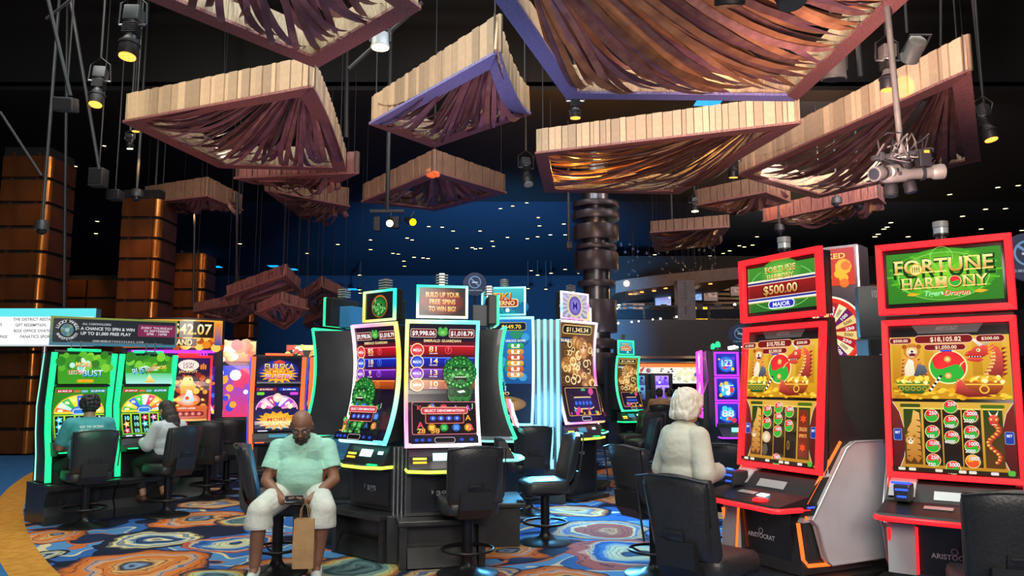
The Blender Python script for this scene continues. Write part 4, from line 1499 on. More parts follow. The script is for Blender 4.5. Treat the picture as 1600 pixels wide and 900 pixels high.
def art_fh_upper(a, big='$18,105.82', mid='$1,050.00', l='$500.00', r='$200.00'):
    a.rect(0, 0, 1, 1, hx('#c98c14'), hx('#e0b23a'))
    for x in (.02, .14, .3, .7, .86):
        a.rect(x, .25, x + .08, .9, hx('#b87c12'), hx('#d8a028'))
    a.scatter(60, .03, .0, .97, .16, .03, [hx('#f5c83a'), hx('#b8780e'), hx('#e8a81c')], 2, .5)
    yin(a, .50, .50, .15)
    a.ell(.5, .62, .03, hx('#c88a1c'), cin=hx('#ffe9a0'))
    a.ell(.5, .36, .03, hx('#c88a1c'), cin=hx('#ffe9a0'))
    # tiger with its bowl of coins
    OR, LO, ST = hx('#b8601a'), hx('#f0a848'), hx('#2a140a')
    a.poly([(.11, .22), (.09, .45), (.11, .62), (.15, .74), (.23, .74), (.27, .62), (.31, .46), (.35, .30), (.36, .2), (.2, .2)], OR, LO)
    a.poly([(.13, .25), (.13, .5), (.17, .64), (.21, .6), (.22, .4), (.2, .25)], hx('#e8c898'), hx('#fff0d8'))
    for k in range(6):
        y = .30 + .06 * k
        a.poly([(.095 + .004 * k, y), (.14, y + .03), (.095 + .004 * k, y + .022)], ST)
        a.poly([(.345 - .018 * k, y), (.27, y + .035), (.338 - .018 * k, y + .025)], ST)
    a.ell(.20, .76, .072, hx('#c8741c'), cin=hx('#f5b860'), n=20)
    a.ell(.135, .83, .022, hx('#a85414'))
    a.ell(.262, .83, .022, hx('#a85414'))
    a.ell(.20, .735, .048, hx('#e8c898'), cin=hx('#fff8ec'), n=18)
    a.poly([(.165, .725), (.245, .725), (.23, .675), (.18, .675)], hx('#7a1210'))
    for x in (.172, .222):
        a.poly([(x, .725), (x + .014, .725), (x + .007, .70)], WHT)
    a.ell(.172, .785, .012, hx('#fff0a0'))
    a.ell(.232, .785, .012, hx('#fff0a0'))
    a.ell(.174, .785, .005, BLK)
    a.ell(.230, .785, .005, BLK)
    a.ell(.203, .75, .012, hx('#5a2418'))
    for k in (-1, 0, 1):
        a.poly([(.2 + .022 * k, .85), (.208 + .022 * k, .85), (.204 + .018 * k, .815)], ST)
    a.poly([(.21, .36), (.25, .55), (.31, .52), (.33, .42), (.27, .34)], hx('#3c4048'), hx('#6a7078'))
    a.ell(.2, .28, .15, hx('#e8b01c'), .07, hx('#ffe05a'))
    a.poly([(.05, .27), (.35, .27), (.33, .16), (.28, .07), (.12, .07), (.07, .16)], hx('#174a1c'), hx('#6f8c24'))
    a.rect(.06, .205, .34, .225, hx('#e8c040'), seg=1)
    for k in range(5):
        a.ring(.10 + .05 * k, .15, .02, .3, hx('#c8a83a'))
    a.scatter(22, .07, .25, .33, .33, .018, [hx('#ffdc4a'), hx('#d89a14'), hx('#fff0a0')], 5)
    for k in range(9):
        a.ell(.345 + .012 * k, .12 + .028 * k, .012, [hx('#202022'), WHT][k % 2])
    # dragon
    DR, MR, LR = hx('#6e0c0c'), hx('#b81a18'), hx('#ee5a48')
    a.poly([(.74, .25), (.80, .40), (.855, .52), (.865, .62), (.82, .70), (.80, .80), (.86, .85), (.92, .78), (.955, .64), (.95, .45), (.92, .25)], DR, LR)
    for k in range(8):
        t = k / 7
        x, y = .775 + .085 * math.sin(t * 1.8), .30 + .37 * t
        a.poly([(x - .012, y), (x + .035, y + .012), (x + .03, y + .045), (x - .005, y + .035)], hx('#c8861c'), hx('#ffe08a'))
    for k in range(7):
        y = .34 + .065 * k
        a.poly([(.95 - .004 * abs(k - 3), y), (.985, y + .05), (.945, y + .05)], hx('#8c1412'))
    a.poly([(.645, .66), (.665, .72), (.70, .745), (.735, .80), (.80, .83), (.85, .78), (.84, .69), (.80, .64), (.74, .65), (.70, .645)], MR, LR)
    a.poly([(.655, .60), (.69, .635), (.76, .635), (.80, .60), (.76, .56), (.69, .575)], MR, LR)
    a.poly([(.665, .652), (.80, .648), (.78, .63), (.69, .632)], hx('#3a0606'))
    for k in range(5):
        a.poly([(.68 + .022 * k, .652), (.692 + .022 * k, .652), (.686 + .022 * k, .632)], WHT)
    a.ell(.76, .745, .016, hx('#fff0a0'))
    a.ell(.757, .745, .007, BLK)
    a.ell(.668, .70, .012, LR)
    a.poly([(.77, .80), (.70, .93), (.74, .92), (.80, .83)], hx('#cfc4b8'), hx('#f5f0e8'))
    a.poly([(.81, .82), (.80, .98), (.835, .93), (.845, .82)], hx('#a89888'), hx('#f0e8e0'))
    for k in range(4):
        a.poly([(.83, .82 - .05 * k), (.90, .88 - .06 * k), (.84, .78 - .05 * k)], hx('#e8a02a'))
    a.poly([(.66, .60), (.61, .54), (.60, .48), (.615, .54), (.665, .59)], hx('#ffe08a'))
    a.ell(.80, .28, .15, hx('#d89a14'), .08, hx('#ffe05a'))
    a.poly([(.63, .27), (.95, .27), (.93, .15), (.88, .06), (.71, .06), (.65, .15)], hx('#6e1410'), hx('#c8641c'))
    a.rect(.64, .205, .94, .225, hx('#f0c040'), seg=1)
    a.ring(.79, .14, .04, .3, hx('#f0c040'))
    a.poly([(.555, .08), (.575, .22), (.60, .30), (.625, .25), (.66, .16), (.74, .09), (.86, .03), (.66, .02)], DR, LR)
    for k in range(5):
        a.poly([(.565 + .004 * k, .12 + .035 * k), (.545 + .006 * k, .16 + .035 * k), (.572 + .005 * k, .15 + .035 * k)], hx('#e84a3a'))
    a.scatter(22, .65, .25, .94, .33, .018, [hx('#ffdc4a'), hx('#d89a14'), hx('#fff0a0')], 6)
    # jackpots
    a.rr(.24, .87, .72, .985, hx('#7a1010'), .5, hx('#f5b8a0'), .006)
    a.text(big, .50, .927, .07, hx('#ffe2c0'), .26)
    a.rr(.02, .87, .21, .96, hx('#7a1010'), .5, hx('#f5b8a0'), .005)
    a.text(l, .115, .915, .045, hx('#ffe2c0'), .13)
    a.rr(.75, .87, .97, .97, hx('#7a1010'), .5, hx('#f5b8a0'), .005)
    a.text(r, .86, .92, .045, hx('#ffe2c0'), .14)
    a.rr(.32, .755, .66, .84, hx('#7a1010'), .5, hx('#f5b8a0'), .005)
    a.text(mid, .5, .797, .052, hx('#ffe2c0'), .18)
    a.rr(.45, .725, .55, .75, hx('#3a3ab8'), .5)


def art_fh_reels(a, numbers=True, feature=False):
    a.rect(0, 0, 1, 1, hx('#b8801a'), hx('#d8a83c'))
    for s_ in (0, 1):
        pts = [(0, 1), (.06, .85), (.10, .6), (.11, .4), (.09, .2), (.05, .05), (0, 0)]
        a.poly([(1 - u if s_ else u, v) for u, v in pts], hx('#4a1014'), hx('#7a2418'))
        pts = [(.0, 1.0), (.008, 1.0), (.066, .85), (.106, .6), (.116, .4), (.096, .2), (.052, .02), (.046, .02), (.09, .2), (.11, .4), (.10, .6), (.06, .85)]
        n = len(pts)
        a.m.add([a.P(1 - u if s_ else u, v) for u, v in pts], [tuple(range(n))], None, [hx('#d8d0c0')] * n)
        a.k += 1
        x0 = .92 if s_ else .01
        a.rr(x0, .44, x0 + .065, .6, hx('#1c3c9c'), .1, hx('#a8b8e8'), .003)
        a.text('BET', x0 + .032, .55, .035, WHT, .045)
    a.rr(.07, .92, .25, .97, hx('#3c4a12'), .5)
    a.rr(.74, .92, .93, .97, hx('#4a6a12'), .5)
    cols = [.175, .345, .505, .665, .835]
    for i, x in enumerate(cols):
        a.rect(x - .075, .1, x + .075, .9, hx('#1c100a') if 0 < i < 4 else hx('#5a3410'), hx('#2c1a0e') if 0 < i < 4 else hx('#24420f'))
        a.rect(x - .078, .895, x + .078, .915, hx('#e8d060'))
    # tiger and dragon pictures in the outer reels
    a.poly([(.185, .88), (.235, .84), (.245, .66), (.235, .45), (.245, .2), (.21, .12), (.18, .2), (.15, .13), (.115, .17), (.12, .42), (.13, .6), (.165, .7)], hx('#b06a1c'), hx('#e8b45a'))
    for k in range(7):
        y = .2 + .085 * k
        a.poly([(.24, y), (.20, y + .03), (.24, y + .025)], hx('#5a2c0c'))
        a.poly([(.125, y), (.155, y + .02), (.125, y + .024)], hx('#5a2c0c'))
    a.ell(.155, .44, .044, hx('#c8842a'), cin=hx('#f5d49a'))
    a.ell(.122, .50, .014, hx('#a8641c'))
    a.ell(.188, .50, .014, hx('#a8641c'))
    for x in (.14, .17):
        a.ell(x, .455, .007, BLK)
    a.ell(.155, .415, .018, hx('#fff0d8'))
    a.ell(.155, .425, .007, hx('#5a1c14'))
    if feature:
        a.rect(.775, .14, .895, .86, hx('#7c2a12'))
        a.text('DRAGON', .835, .56, .06, hx('#ffb060'), .1)
        a.text('SPIRITS', .835, .46, .05, hx('#ffb060'), .1)
        a.burst(.835, .72, .035, hx('#e84a1c'), 6)
        a.burst(.835, .28, .035, hx('#e84a1c'), 6)
    else:
        for k in range(15):
            t = k / 14
            x, y, r = .835 + .042 * math.sin(t * 9), .72 - .54 * t, .030 - .010 * t
            a.ell(x, y, r, hx('#8c1c14'), cin=hx('#e8603a'), n=12)
            a.ell(x - .008, y, r * .5, hx('#e8b44a'), n=8, rings=1)
        a.poly([(.80, .78), (.825, .83), (.86, .83), (.885, .78), (.87, .71), (.84, .66), (.81, .71)], hx('#a81c18'), hx('#f0604a'))
        for x in (.822, .862):
            a.poly([(x - .01, .82), (x + .01, .82), (x + (.02 if x > .84 else -.02), .89)], hx('#f0e0c8'))
            a.ell(x, .765, .008, hx('#ffe05a'))
        a.rect(.825, .69, .86, .70, hx('#fff0d8'), seg=1)
    lay = {1: [.80, .57, .37, .17], 2: [.93, .72, .50, .08], 3: [.80, .58, .38, .18]}
    tx = {1: ['250', '250', '10,000', '250'], 2: ['250', '500', '1000', '5000'], 3: ['2000', '250', '1000', '10000']}
    t2 = {1: ['', '150', '', '750'], 2: ['', '1000', '60000', '500'], 3: ['2500', '8500', '2000', '']}
    if feature:
        lay = {1: [.82, .62, .4], 2: [.88, .7, .5, .06], 3: [.82, .6]}
    for i in (1, 2, 3):
        for j, y in enumerate(lay[i]):
            x = cols[i]
            if not feature and i == 3 and j == 3:
                yin(a, x, y, .056, hx('#f09a1c'), hx('#e8541c'))
            elif feature and i == 1 and j == 2:
                a.ell(x, y, .06, hx('#caa878'), cin=hx('#f8e8c8'))
                continue
            else:
                yin(a, x, y, .056)
            a.text(tx[i][j], x + .012, y + .04, .05, WHT, min(.085, .022 * len(tx[i][j])), sh=hx('#5a1414'))
            if t2[i][j] and not feature:
                a.text(t2[i][j], x - .015, y - .06, .045, WHT, min(.085, .021 * len(t2[i][j])), sh=hx('#5a1414'))
    if feature:
        a.text('0', cols[3], .3, .14, hx('#8a6a2a'), .04)
        a.ell(cols[1], .2, .04, hx('#5a5044'), .09)
    a.rect(0, 0, 1, .055, hx('#2a1c10'))
    for x in (.05, .14, .36, .55, .63, .8):
        a.rr(x, .008, x + .06, .048, hx('#e8dcc8'), .3)
    a.text('$4.00', .83, .028, .03, hx('#e8d0ff'), .05)
    a.rr(.93, .01, .985, .08, hx('#58b03a'), .3)


def frame_mesh(t, name, fn, mat, wd, dp, out, inset=0.0, n=10, colfn=None, parent=None):
    """lit border running round a (curved) screen"""
    path = []
    K = n
    for i in range(K + 1):
        path.append((1, i / K))
    path2 = [(1, i / K) for i in range(K + 1)] + [(1 - i / 4, 1) for i in range(1, 5)] + [(0, 1 - i / K) for i in range(1, K + 1)] + [(i / 4, 0) for i in range(1, 4)]
    pts = [fn(u, v) for u, v in path2]
    mb = MB()
    k = len(pts)
    rings = []
    cen = sum(pts, Vector()) / k
    o = Vector(out).normalized()
    cols = []
    for i, p in enumerate(pts):
        u, v = path2[i]
        sx = (-1 if u < .01 else 1 if u > .99 else 0)
        sz = (-1 if v < .005 else 1 if v > .995 else 0)
        tv = (fn(.5, min(1, v + .02)) - fn(.5, max(0, v - .02))).normalized()
        side = Vector((sx, 0, 0)) + tv * sz
        nn = tv.cross(Vector((-1, 0, 0))).normalized()
        if nn.dot(o) < 0:
            nn = -nn
        rings.append([p - nn * .01, p + side * wd - nn * .01, p + side * wd * .9 + nn * dp, p + nn * dp * .9])
        if colfn:
            cols += [colfn(u, v)] * 4
    mb.loft(rings, loop=True, col=cols if colfn else None)
    return mb.build(name, mat, parent or t)


def candle(t, x, y, z, mat='clear_lamp', r=.045, h=.1, slats=3):
    MB().lathe([(r * .6, z - .04), (r * .6, z), (r, z), (r, z + .012)], 16, Matrix.Translation((x, y, 0))).build('candle_base', 'black_satin', t, smooth=40)
    MB().lathe([(r * .95, z + .012), (r * .95, z + h * .55), (r * .9, z + h * .56)], 16, Matrix.Translation((x, y, 0))).build('candle_lamp', mat, t, smooth=40)
    MB().lathe([(r, z + h * .58), (r, z + h), (.0, z + h)], 16, Matrix.Translation((x, y, 0))).build('candle_cap', 'can_white', t, smooth=40)


def fh_machine(label, x, y, rz, top, up, reels, edge):
    t = thing('slot_machine', label, 'slot machine', (x, y, 0), rz, 'red-framed twin-screen slot machines')
    W = .72
    tilt = R(-6)
    # stand
    MB().prism([(-.32, .0), (.38, .0), (.38, .40), (-.36, .40), (-.36, .34), (-.28, .30)], -.44, .44).build('stand', 'stand_black', t)
    # lower cabinet with the maker's name
    MB().prism([(-.26, .405), (.36, .405), (.36, .86), (-.20, .86)], -.33, .33).build('lower_cabinet', 'cab_dark', t)
    MB().box(0, -.245, .63, .5, .012, .38, bev=.004).build('belly_door', 'black_gloss', t)
    fn, out = flat_fn((0, -.253, .58), .6, .4)
    a = Art(fn, .6, .4, out, .001)
    a.text('ARISTOCRAT', .5, .52, .07, hx('#c9ccd0'), .40)
    a.ring(.5, .6, .03, .2, hx('#c9ccd0'))
    a.build('maker_lettering', 'print', t)
    # upper body behind the screens
    MB().prism([(-.02, .86), (.36, .86), (.36, 1.15), (.16, 1.42), (.12, 2.0), (.06, 2.0), (.0, 1.0)], -.35, .35).build('upper_cabinet', 'cab_brown', t)
    # silver wings
    wing = [(-.20, .74), (.12, 1.16), (.20, 1.20), (.46, 1.20), (.48, 1.16), (.48, .49), (.44, .46), (-.06, .46), (-.10, .50), (-.16, .70)]
    for s_ in (-1, 1):
        pn = MB().prism(wing, s_ * .345, s_ * .385).build('side_wing', 'silver_panel', t)
        rim = [(s_ * .387, q[0], q[1]) for q in wing]
        MB().tube(rim, .008, 6, loop=True).build('wing_rim', 'silver_edge', pn, smooth=60)
        MB().prism([(-.24, .72), (.10, 1.16), (.10, 1.12), (-.16, .72)], s_ * .30, s_ * .345).build('shoulder_panel', 'silver_panel', t)
        MB().tube([(s_ * .35, .11, 1.20), (s_ * .35, -.24, .80), (s_ * .35, -.21, .74)], .011, 8).build('edge_light', edge, t, smooth=60)
        if s_ < 0:
            MB().prism([(-.285, .47), (-.25, .46), (-.20, .74), (-.262, .75)], s_ * .19, s_ * .345).build('front_panel', 'silver_panel', t)
        if s_ < 0:
            MB().prism([(-.19, .90), (-.10, .98), (-.03, 1.03), (-.03, .9)], s_ * .20, s_ * .345).build('front_panel', 'silver_panel', t)
        if s_ < 0:
            MB().tube([(s_ * .185, -.27, .74), (s_ * .185, -.30, .48)], .008, 6).build('edge_light', edge, t, smooth=60)
        MB().tube([(s_ * .335, -.27, .72), (s_ * .335, -.24, .50), (s_ * .335, -.20, .46), (s_ * .36, .12, .455)], .012, 8).build('edge_light', edge, t, smooth=60)
        MB().box(s_ * .36, -.2, .80, .03, .12, .07, bev=.005).build('cup_recess', 'black_gloss', t)
        MB().box(s_ * .377, -.2, .815, .004, .06, .01).build('blue_indicator', 'led_blue', t)
    # button deck
    MB().prism([(-.46, .80), (-.42, .78), (.0, .83), (.0, .99), (-.10, .97), (-.2, .875), (-.44, .83)], -.36, .36).build('button_deck', 'black_satin', t)
    MB().tube([(-.36, -.2, .80), (-.365, -.44, .805), (-.33, -.475, .805), (.33, -.475, .805), (.365, -.44, .805), (.36, -.2, .80)], .016, 8).build('deck_light', 'led_red', t, smooth=60)
    dk = MB().box(0, 0, 0, .24, .002, .06, Matrix.Translation((.02, -.165, .915)) @ Matrix.Rotation(R(-42), 4, 'X'), bev=.0).build('bill_slot', 'silver_edge', t)
    MB().box(0, 0, 0, .15, .004, .045, Matrix.Translation((-.06, -.30, .862)) @ Matrix.Rotation(R(-78), 4, 'X')).build('button_label', 'silver_edge', t)
    MB().box(0, 0, 0, .075, .006, .045, Matrix.Translation((.09, -.31, .862)) @ Matrix.Rotation(R(-78), 4, 'X')).build('lit_button', 'led_icy', t)
    MB().lathe([(.05, 0), (.05, .012), (.036, .02), (0, .02)], 18, Matrix.Translation((.16, -.40, .838))).build('spin_button', 'led_red', t, smooth=40)
    MB().box(-.25, -.22, .93, .09, .14, .1, Matrix.Identity(4), bev=.012).build('bill_acceptor', 'cab_dark', t)
    MB().box(-.25, -.294, .95, .07, .006, .012).build('blue_indicator', 'led_blue', t)
    MB().box(-.25, -.294, .91, .05, .006, .01).build('blue_indicator', 'led_blue', t)
    MB().tube([(-.31, -.25, .985), (-.2, -.29, .99)], .008, 6).build('blue_indicator', 'led_blue', t)
    # main screens in one red frame
    H = .93
    zc_ = 1.485
    fn, out = flat_fn((0, -.03, zc_), W - .06, H - .02, -tilt)
    bz = MB()
    T = Matrix.Translation((0, -.0, zc_)) @ Matrix.Rotation(tilt, 4, 'X')
    MB().box(0, 0, 0, W, .05, H + .03, T, bev=.01).build('screen_bezel', 'black_gloss', t, smooth=30)
    frame_mesh(t, 'red_light_frame', fn, 'led_red', .036, .03, out)
    # maker's plate at the top of the frame
    mp_ = MB()
    fa, oa = flat_fn((0, -.028 + .425 * math.sin(R(6)), zc_ + .425), .4, .06, -tilt)
    a = Art(fa, .4, .06, oa, .001)
    a.poly([(0, 1), (.1, 0), (.9, 0), (1, 1)], hx('#5a5c60'))
    a.text('ARISTOCRAT', .5, .5, .4, hx('#9a9ca0'), .3)
    a.build('maker_plate', 'print', t)
    sw_, sh_ = .645, .385
    for nm, dz, pt in (('upper_screen', .185, up), ('lower_screen', -.235, reels)):
        fn, out = flat_fn((0, -.032 - dz * math.sin(tilt), zc_ + dz), sw_, sh_ if dz > 0 else .42, -tilt)
        screen_unit(t, nm, fn, out, sw_, sh_ if dz > 0 else .42, .0003, pt)
    # top box
    TH = .42
    tz = 2.235
    MB().box(0, .09, 2.0, .3, .08, .12).build('neck', 'cab_dark', t)
    T = Matrix.Translation((0, .03, tz)) @ Matrix.Rotation(R(-1), 4, 'X')
    MB().box(0, .03, 0, W, .08, TH, T, bev=.01).build('top_box', 'black_gloss', t, smooth=30)
    fn, out = flat_fn((0, .005, tz), W - .05, TH - .04)
    frame_mesh(t, 'red_light_frame', fn, 'led_red', .04, .03, out)
    fn, out = flat_fn((0, .012, tz), W - .09, TH - .10)
    screen_unit(t, 'top_screen', fn, out, W - .09, TH - .10, .0003, top)
    MB().box(0, .06, tz + TH / 2 + .02, .06, .05, .04).build('lamp_foot', 'cab_dark', t)
    candle(t, 0, .06, tz + TH / 2 + .05, 'clear_lamp', .045, .09)
    return t


fh_machine('red-framed slot machine at far right showing a green title screen', 2.67, 4.72, -37, art_fh_title, art_fh_upper, art_fh_reels, 'led_red')
fh_machine('red-framed slot machine beside the white-haired woman, $500.00 on its top screen', 1.85, 5.27, -64, art_fh_major, lambda a: art_fh_upper(a, '$10,705.82', '$2,500.00', '$1,250.00', '$200.00'), lambda a: art_fh_reels(a, feature=True), 'led_orange')


# ---- curved portrait machines standing in round pods
def rainbow(shift=0.0, pal=None):
    pal = pal or ['#ffffff', '#aefff2', '#5dfff0', '#c8ff9a', '#ffd23c', '#ff7ab8', '#f0e0ff', '#ffffff']
    cs = [hx(c) for c in pal]

    def f(u, v):
        ang = (math.atan2(v - .5, (u - .5) * .6) / math.tau + shift) % 1.0
        x = ang * (len(cs) - 1)
        i = int(x)
        g = x - i
        return tuple(a + (b - a) * g for a, b in zip(cs[i], cs[min(i + 1, len(cs) - 1)]))
    return f


def art_guardian(a, nums, left=True):
    a.rect(0, 0, 1, 1, hx('#12061c'), hx('#1c0a22'))
    a.rect(0, .52, 1, .86, hx('#3a0c3c'), hx('#5a0a14'))
    a.rr(.03, .895, .40, .955, hx('#6e0c12'), .2, hx('#f5d8c0'), .006)
    a.rr(.60, .895, .97, .955, hx('#6e0c12'), .2, hx('#f5d8c0'), .006)
    a.text('$9,998.06', .215, .925, .035, WHT, .34)
    a.text('$1,018.79', .785, .925, .035, WHT, .34)
    a.ell(.5, .93, .08, hx('#2c8a2c'), .03, hx('#8ae06a'))
    a.ell(.46, .955, .03, hx('#46b040'))
    a.ell(.54, .955, .03, hx('#46b040'))
    a.text('EMERALD GUARDIAN', .5, .865, .02, hx('#ffe0a0'), .56)
    rows = [('MEGA', nums[0], '#c81420', '#ff6a7a', '?'), ('MAXI', nums[1], '#1426b8', '#5a8aff', '3'), ('MINOR', nums[2], '#6a14a8', '#c07aff', '?'), ('MINI', nums[3], '#c85414', '#ff9a4a', '1')]
    for i, (nm, nn, c1, c2, qm) in enumerate(rows):
        y = .79 - i * .095
        a.rect(.02, y - .038, .98, y + .038, tuple(x * .35 for x in hx(c1)), hx(c1))
        a.rect(.02, y + .03, .98, y + .038, hx(c2))
        a.ell(.13, y, .1, hx('#ffd9a0'))
        a.ell(.13, y, .085, hx(c1), cin=hx(c2))
        a.text(nm, .13, y, .022, WHT, .13)
        a.text(nn, .37, y + .008, .042, hx('#ffb83a'), .14 if len(nn) > 1 else .06, hx('#fffbe0'))
        a.text('FREE GAMES', .37, y - .026, .01, hx('#f0e0f0'), .12)
        a.text(qm, .59, y + .005, .03, hx(c2), .03)
        a.ring(.59, y, .05, .12, hx(c2))
    # jade guardian lion: curled mane, face and chest
    cu, cv, sc = (.30, .42, 1.05) if left else (.755, .60, 1.0)
    asp = a.W / a.H
    D1, D2, D3, D4 = hx('#06280e'), hx('#0f5a20'), hx('#2f9c3c'), hx('#8af07c')

    def el(x, y, rx, ry, c, ci=None, n=16, rings=2):
        a.ell(cu + x * sc, cv + y * sc * asp, rx * sc, c, ry * sc * asp, ci, n=n, rings=rings)
    q = random.Random(4)
    a.poly([(cu - .17 * sc, cv - .05), (cu - .22 * sc, cv - .17 * sc), (cu - .2 * sc, cv - .30 * sc), (cu + .2 * sc, cv - .30 * sc), (cu + .22 * sc, cv - .17 * sc), (cu + .17 * sc, cv - .05)] if left else
           [(cu - .16, cv - .02), (cu - .19, cv - .1), (cu - .14, cv - .17), (cu + .2, cv - .17), (cu + .2, cv - .02)], D1, D2)
    for x in (-.1, .0, .1):
        el(x, -.30, .08, .14, D2, D3)
        el(x - .01, -.42 if left else -.28, .07, .08, D1, D2)
    for rr_, nn, r in ((.21, 17, .05), (.165, 13, .05)):
        for k in range(nn):
            t = R(-35 + 250 * k / (nn - 1))
            el(rr_ * math.cos(t), rr_ * math.sin(t) + .01, r, r, D1, D3)
            a.ring(cu + rr_ * math.cos(t) * sc, cv + (rr_ * math.sin(t) + .01) * sc * asp, r * .55 * sc, .45, D4 if k % 2 else D3, n=8, a0=t, a1=t + 4.6)
    el(0, 0, .145, .15, D2, D3, 22, 3)
    for k in (-1, 1):
        el(k * .065, .075, .062, .028, D1, D2)
        el(k * .062, .052, .030, .022, D1)
        el(k * .060, .053, .017, .015, hx('#d8ffc0'))
        el(k * .060, .053, .008, .009, BLK)
        el(k * .105, -.03, .04, .05, D2, D4)
        el(k * .03, -.012, .03, .022, D2, D4)
        el(k * .13, .15, .035, .05, D2, D3)
    el(0, .005, .035, .035, D2, D4)
    el(0, -.075, .10, .045, BLK, hx('#2a0808'))
    for k in range(6):
        a.rect(cu + (-.075 + .027 * k) * sc, cv - .062 * sc * asp, cu + (-.055 + .027 * k) * sc, cv - .045 * sc * asp, hx('#e8ffe0'), seg=1)
        el(-.075 + .03 * k, -.13 - .012 * (k % 2), .022, .035, D1, D3)
    el(0, -.105, .05, .016, D2, D3)
    for k in range(7):
        el(-.16 + .053 * k, -.20 + .02 * abs(k - 3), .02, .02, D3, D4)
    if left:
        for k in range(26):
            el(q.uniform(-.2, .25), q.uniform(-.62, -.26), .055, .055, D1, D3 if k % 3 else D4, 10)
    if not left:
        a.poly([(.70, .452), (.80, .462), (.83, .445), (.74, .436)], hx('#e8fff0'))
    # reels
    a.rr(.05, .09, .97, .36, hx('#180a10'), .06, hx('#f0889a'), .008) if not left else None
    qq = random.Random(3 if left else 8)
    for i in range(5):
        for j in range(3):
            if left and i < 2:
                continue
            x, y = .15 + .175 * i, .145 + .083 * j
            c = [hx('#d83a4a'), hx('#3aa848'), hx('#c86ad8'), hx('#e8a82a'), hx('#3a7ad8')][qq.randrange(5)]
            if qq.random() < .35:
                a.text('AKQJ'[qq.randrange(4)], x, y, .045, c)
            else:
                a.ell(x, y, .062, tuple(v * .45 for v in c), cin=c, n=12)
                a.burst(x, y, .04, tuple(min(1, v * 1.4 + .05) for v in c), 4)
    a.text('K', .34, .335, .035, hx('#4a6aff'))
    a.text('A', .16, .17, .05, hx('#ff4a6a'))
    a.text('A', .88, .15, .05, hx('#ff4a6a'))
    a.text('J', .92, .33, .035, hx('#a8d8a8'))
    a.text('28' if not left else 'J', .17, .12, .04, hx('#ffb04a'), .12)
    a.text('58', .37, .12, .04, hx('#ffb04a'), .13) if not left else None
    a.rr(.24, .185, .78, .30, hx('#3c0a12'), .1, hx('#e87a6a'), .01)
    a.rr(.18, .265, .84, .315, hx('#c83a4a'), .3, hx('#ffc8a0'), .008)
    a.text('SELECT DENOMINATION', .51, .29, .02, WHT, .58, arc=-.0)
    for k in range(4):
        a.ell(.34 + k * .115, .225, .05, hx('#14309c'), .022, hx('#5a8aff'))
        a.text('1251'[k], .34 + k * .115, .225, .018, WHT)
    a.rect(.02, .01, .98, .075, hx('#0a0a1c'))
    a.rr(.36, .02, .64, .06, hx('#000000'), .4, hx('#c8b0b8'), .008)
    for x in (.1, .18, .28, .74, .88):
        a.rr(x - .03, .03, x + .03, .055, hx('#2a4ac8'), .5)


def art_spins(a):
    a.rect(0, 0, 1, 1, hx('#2a0a0c'), hx('#1a1418'))
    a.ell(.5, .5, .46, hx('#5a0a0a'), .46, hx('#a01410'), rings=3)
    for t_, y, w_ in (('BUILD UP YOUR', .75, .72), ('FREE SPINS', .5, .56), ('TO WIN BIG!', .25, .58)):
        a.text(t_, .5, y, .17, hx('#ff9a1c'), w_, hx('#fff3a0'))


def art_jade_head(a):
    a.rect(0, 0, 1, 1, hx('#0e0c12'), hx('#1a181e'))
    a.ell(.5, .48, .27, hx('#c86a1c'), .42)
    a.ell(.5, .46, .25, hx('#0d4a1a'), .38, hx('#2f9a3a'), rings=3)
    q = random.Random(2)
    for k in range(26):
        aa, rr_ = q.uniform(0, math.tau), q.uniform(.05, .2)
        a.ell(.5 + rr_ * math.cos(aa), .46 + rr_ * 1.5 * math.sin(aa), .04, hx('#125c22'), cin=hx('#9af088'), n=10)
    for s_ in (-1, 1):
        a.ell(.5 + s_ * .09, .52, .03, hx('#061c0a'))


def art_tiki(a):
    a.rect(0, 0, 1, 1, hx('#0c2a5a'), hx('#2a7ac8'))
    a.scatter(30, 0, .45, 1, .9, .1, [hx('#1c5a8c'), hx('#2a8a6a'), hx('#3a9ad0')], 4)
    a.rr(.1, .90, .9, .965, hx('#10182c'), .3, hx('#c8a83a'), .008)
    a.text('$649.70', .65, .93, .035, hx('#ffd84a'), .34)
    a.text('RT', .28, .93, .035, hx('#ffd84a'), .12)
    for i, x in enumerate((.33, .72)):
        a.text(['MULTIPLIERS', 'UNLOCK ROWS'][i], x, .80, .022, WHT, .34)
        for k in range(6):
            y = .75 - k * .055
            c = [hx('#8a3ad8'), hx('#e8841c'), hx('#e8a82a'), hx('#e85a1c'), hx('#f0b43a'), hx('#d84a1c')][k] if i == 0 else [hx('#3ab85a'), hx('#e8a02a'), hx('#d85a2a'), hx('#f0b83a'), hx('#e8641c'), hx('#e8b05a')][k]
            a.rr(x - .14, y - .025, x + .14, y + .026, tuple(v * .55 for v in c), .4, None, 0, c)
            a.ell(x - .05, y + .005, .025, WHT)
            a.ell(x + .05, y + .005, .025, WHT)
            a.rect(x - .07, y - .017, x + .07, y - .009, hx('#fff0c8'), seg=1)
    a.rect(0, 0, 1, .39, hx('#0a1020'), hx('#101c38'))
    a.text('TIKI', .42, .345, .045, hx('#1c6ae8'), .32, hx('#a8e8ff'))
    a.text('INFERNO', .42, .295, .03, hx('#e88a1c'), .42, hx('#fff0b0'))
    a.ell(.5, .19, .42, hx('#7c5a30'), .08, hx('#c89a5a'))
    a.text('DENOMINATION', .48, .225, .018, hx('#3a1c0a'), .5)
    for k in range(3):
        a.rr(.28 + k * .16, .155, .38 + k * .16, .2, hx('#1c3ac8'), .3, hx('#e8e8ff'), .006)
        a.text('125'[k], .33 + k * .16, .177, .025, WHT)
    a.rr(.35, .03, .65, .08, hx('#000000'), .3, hx('#d8d0c0'), .01)


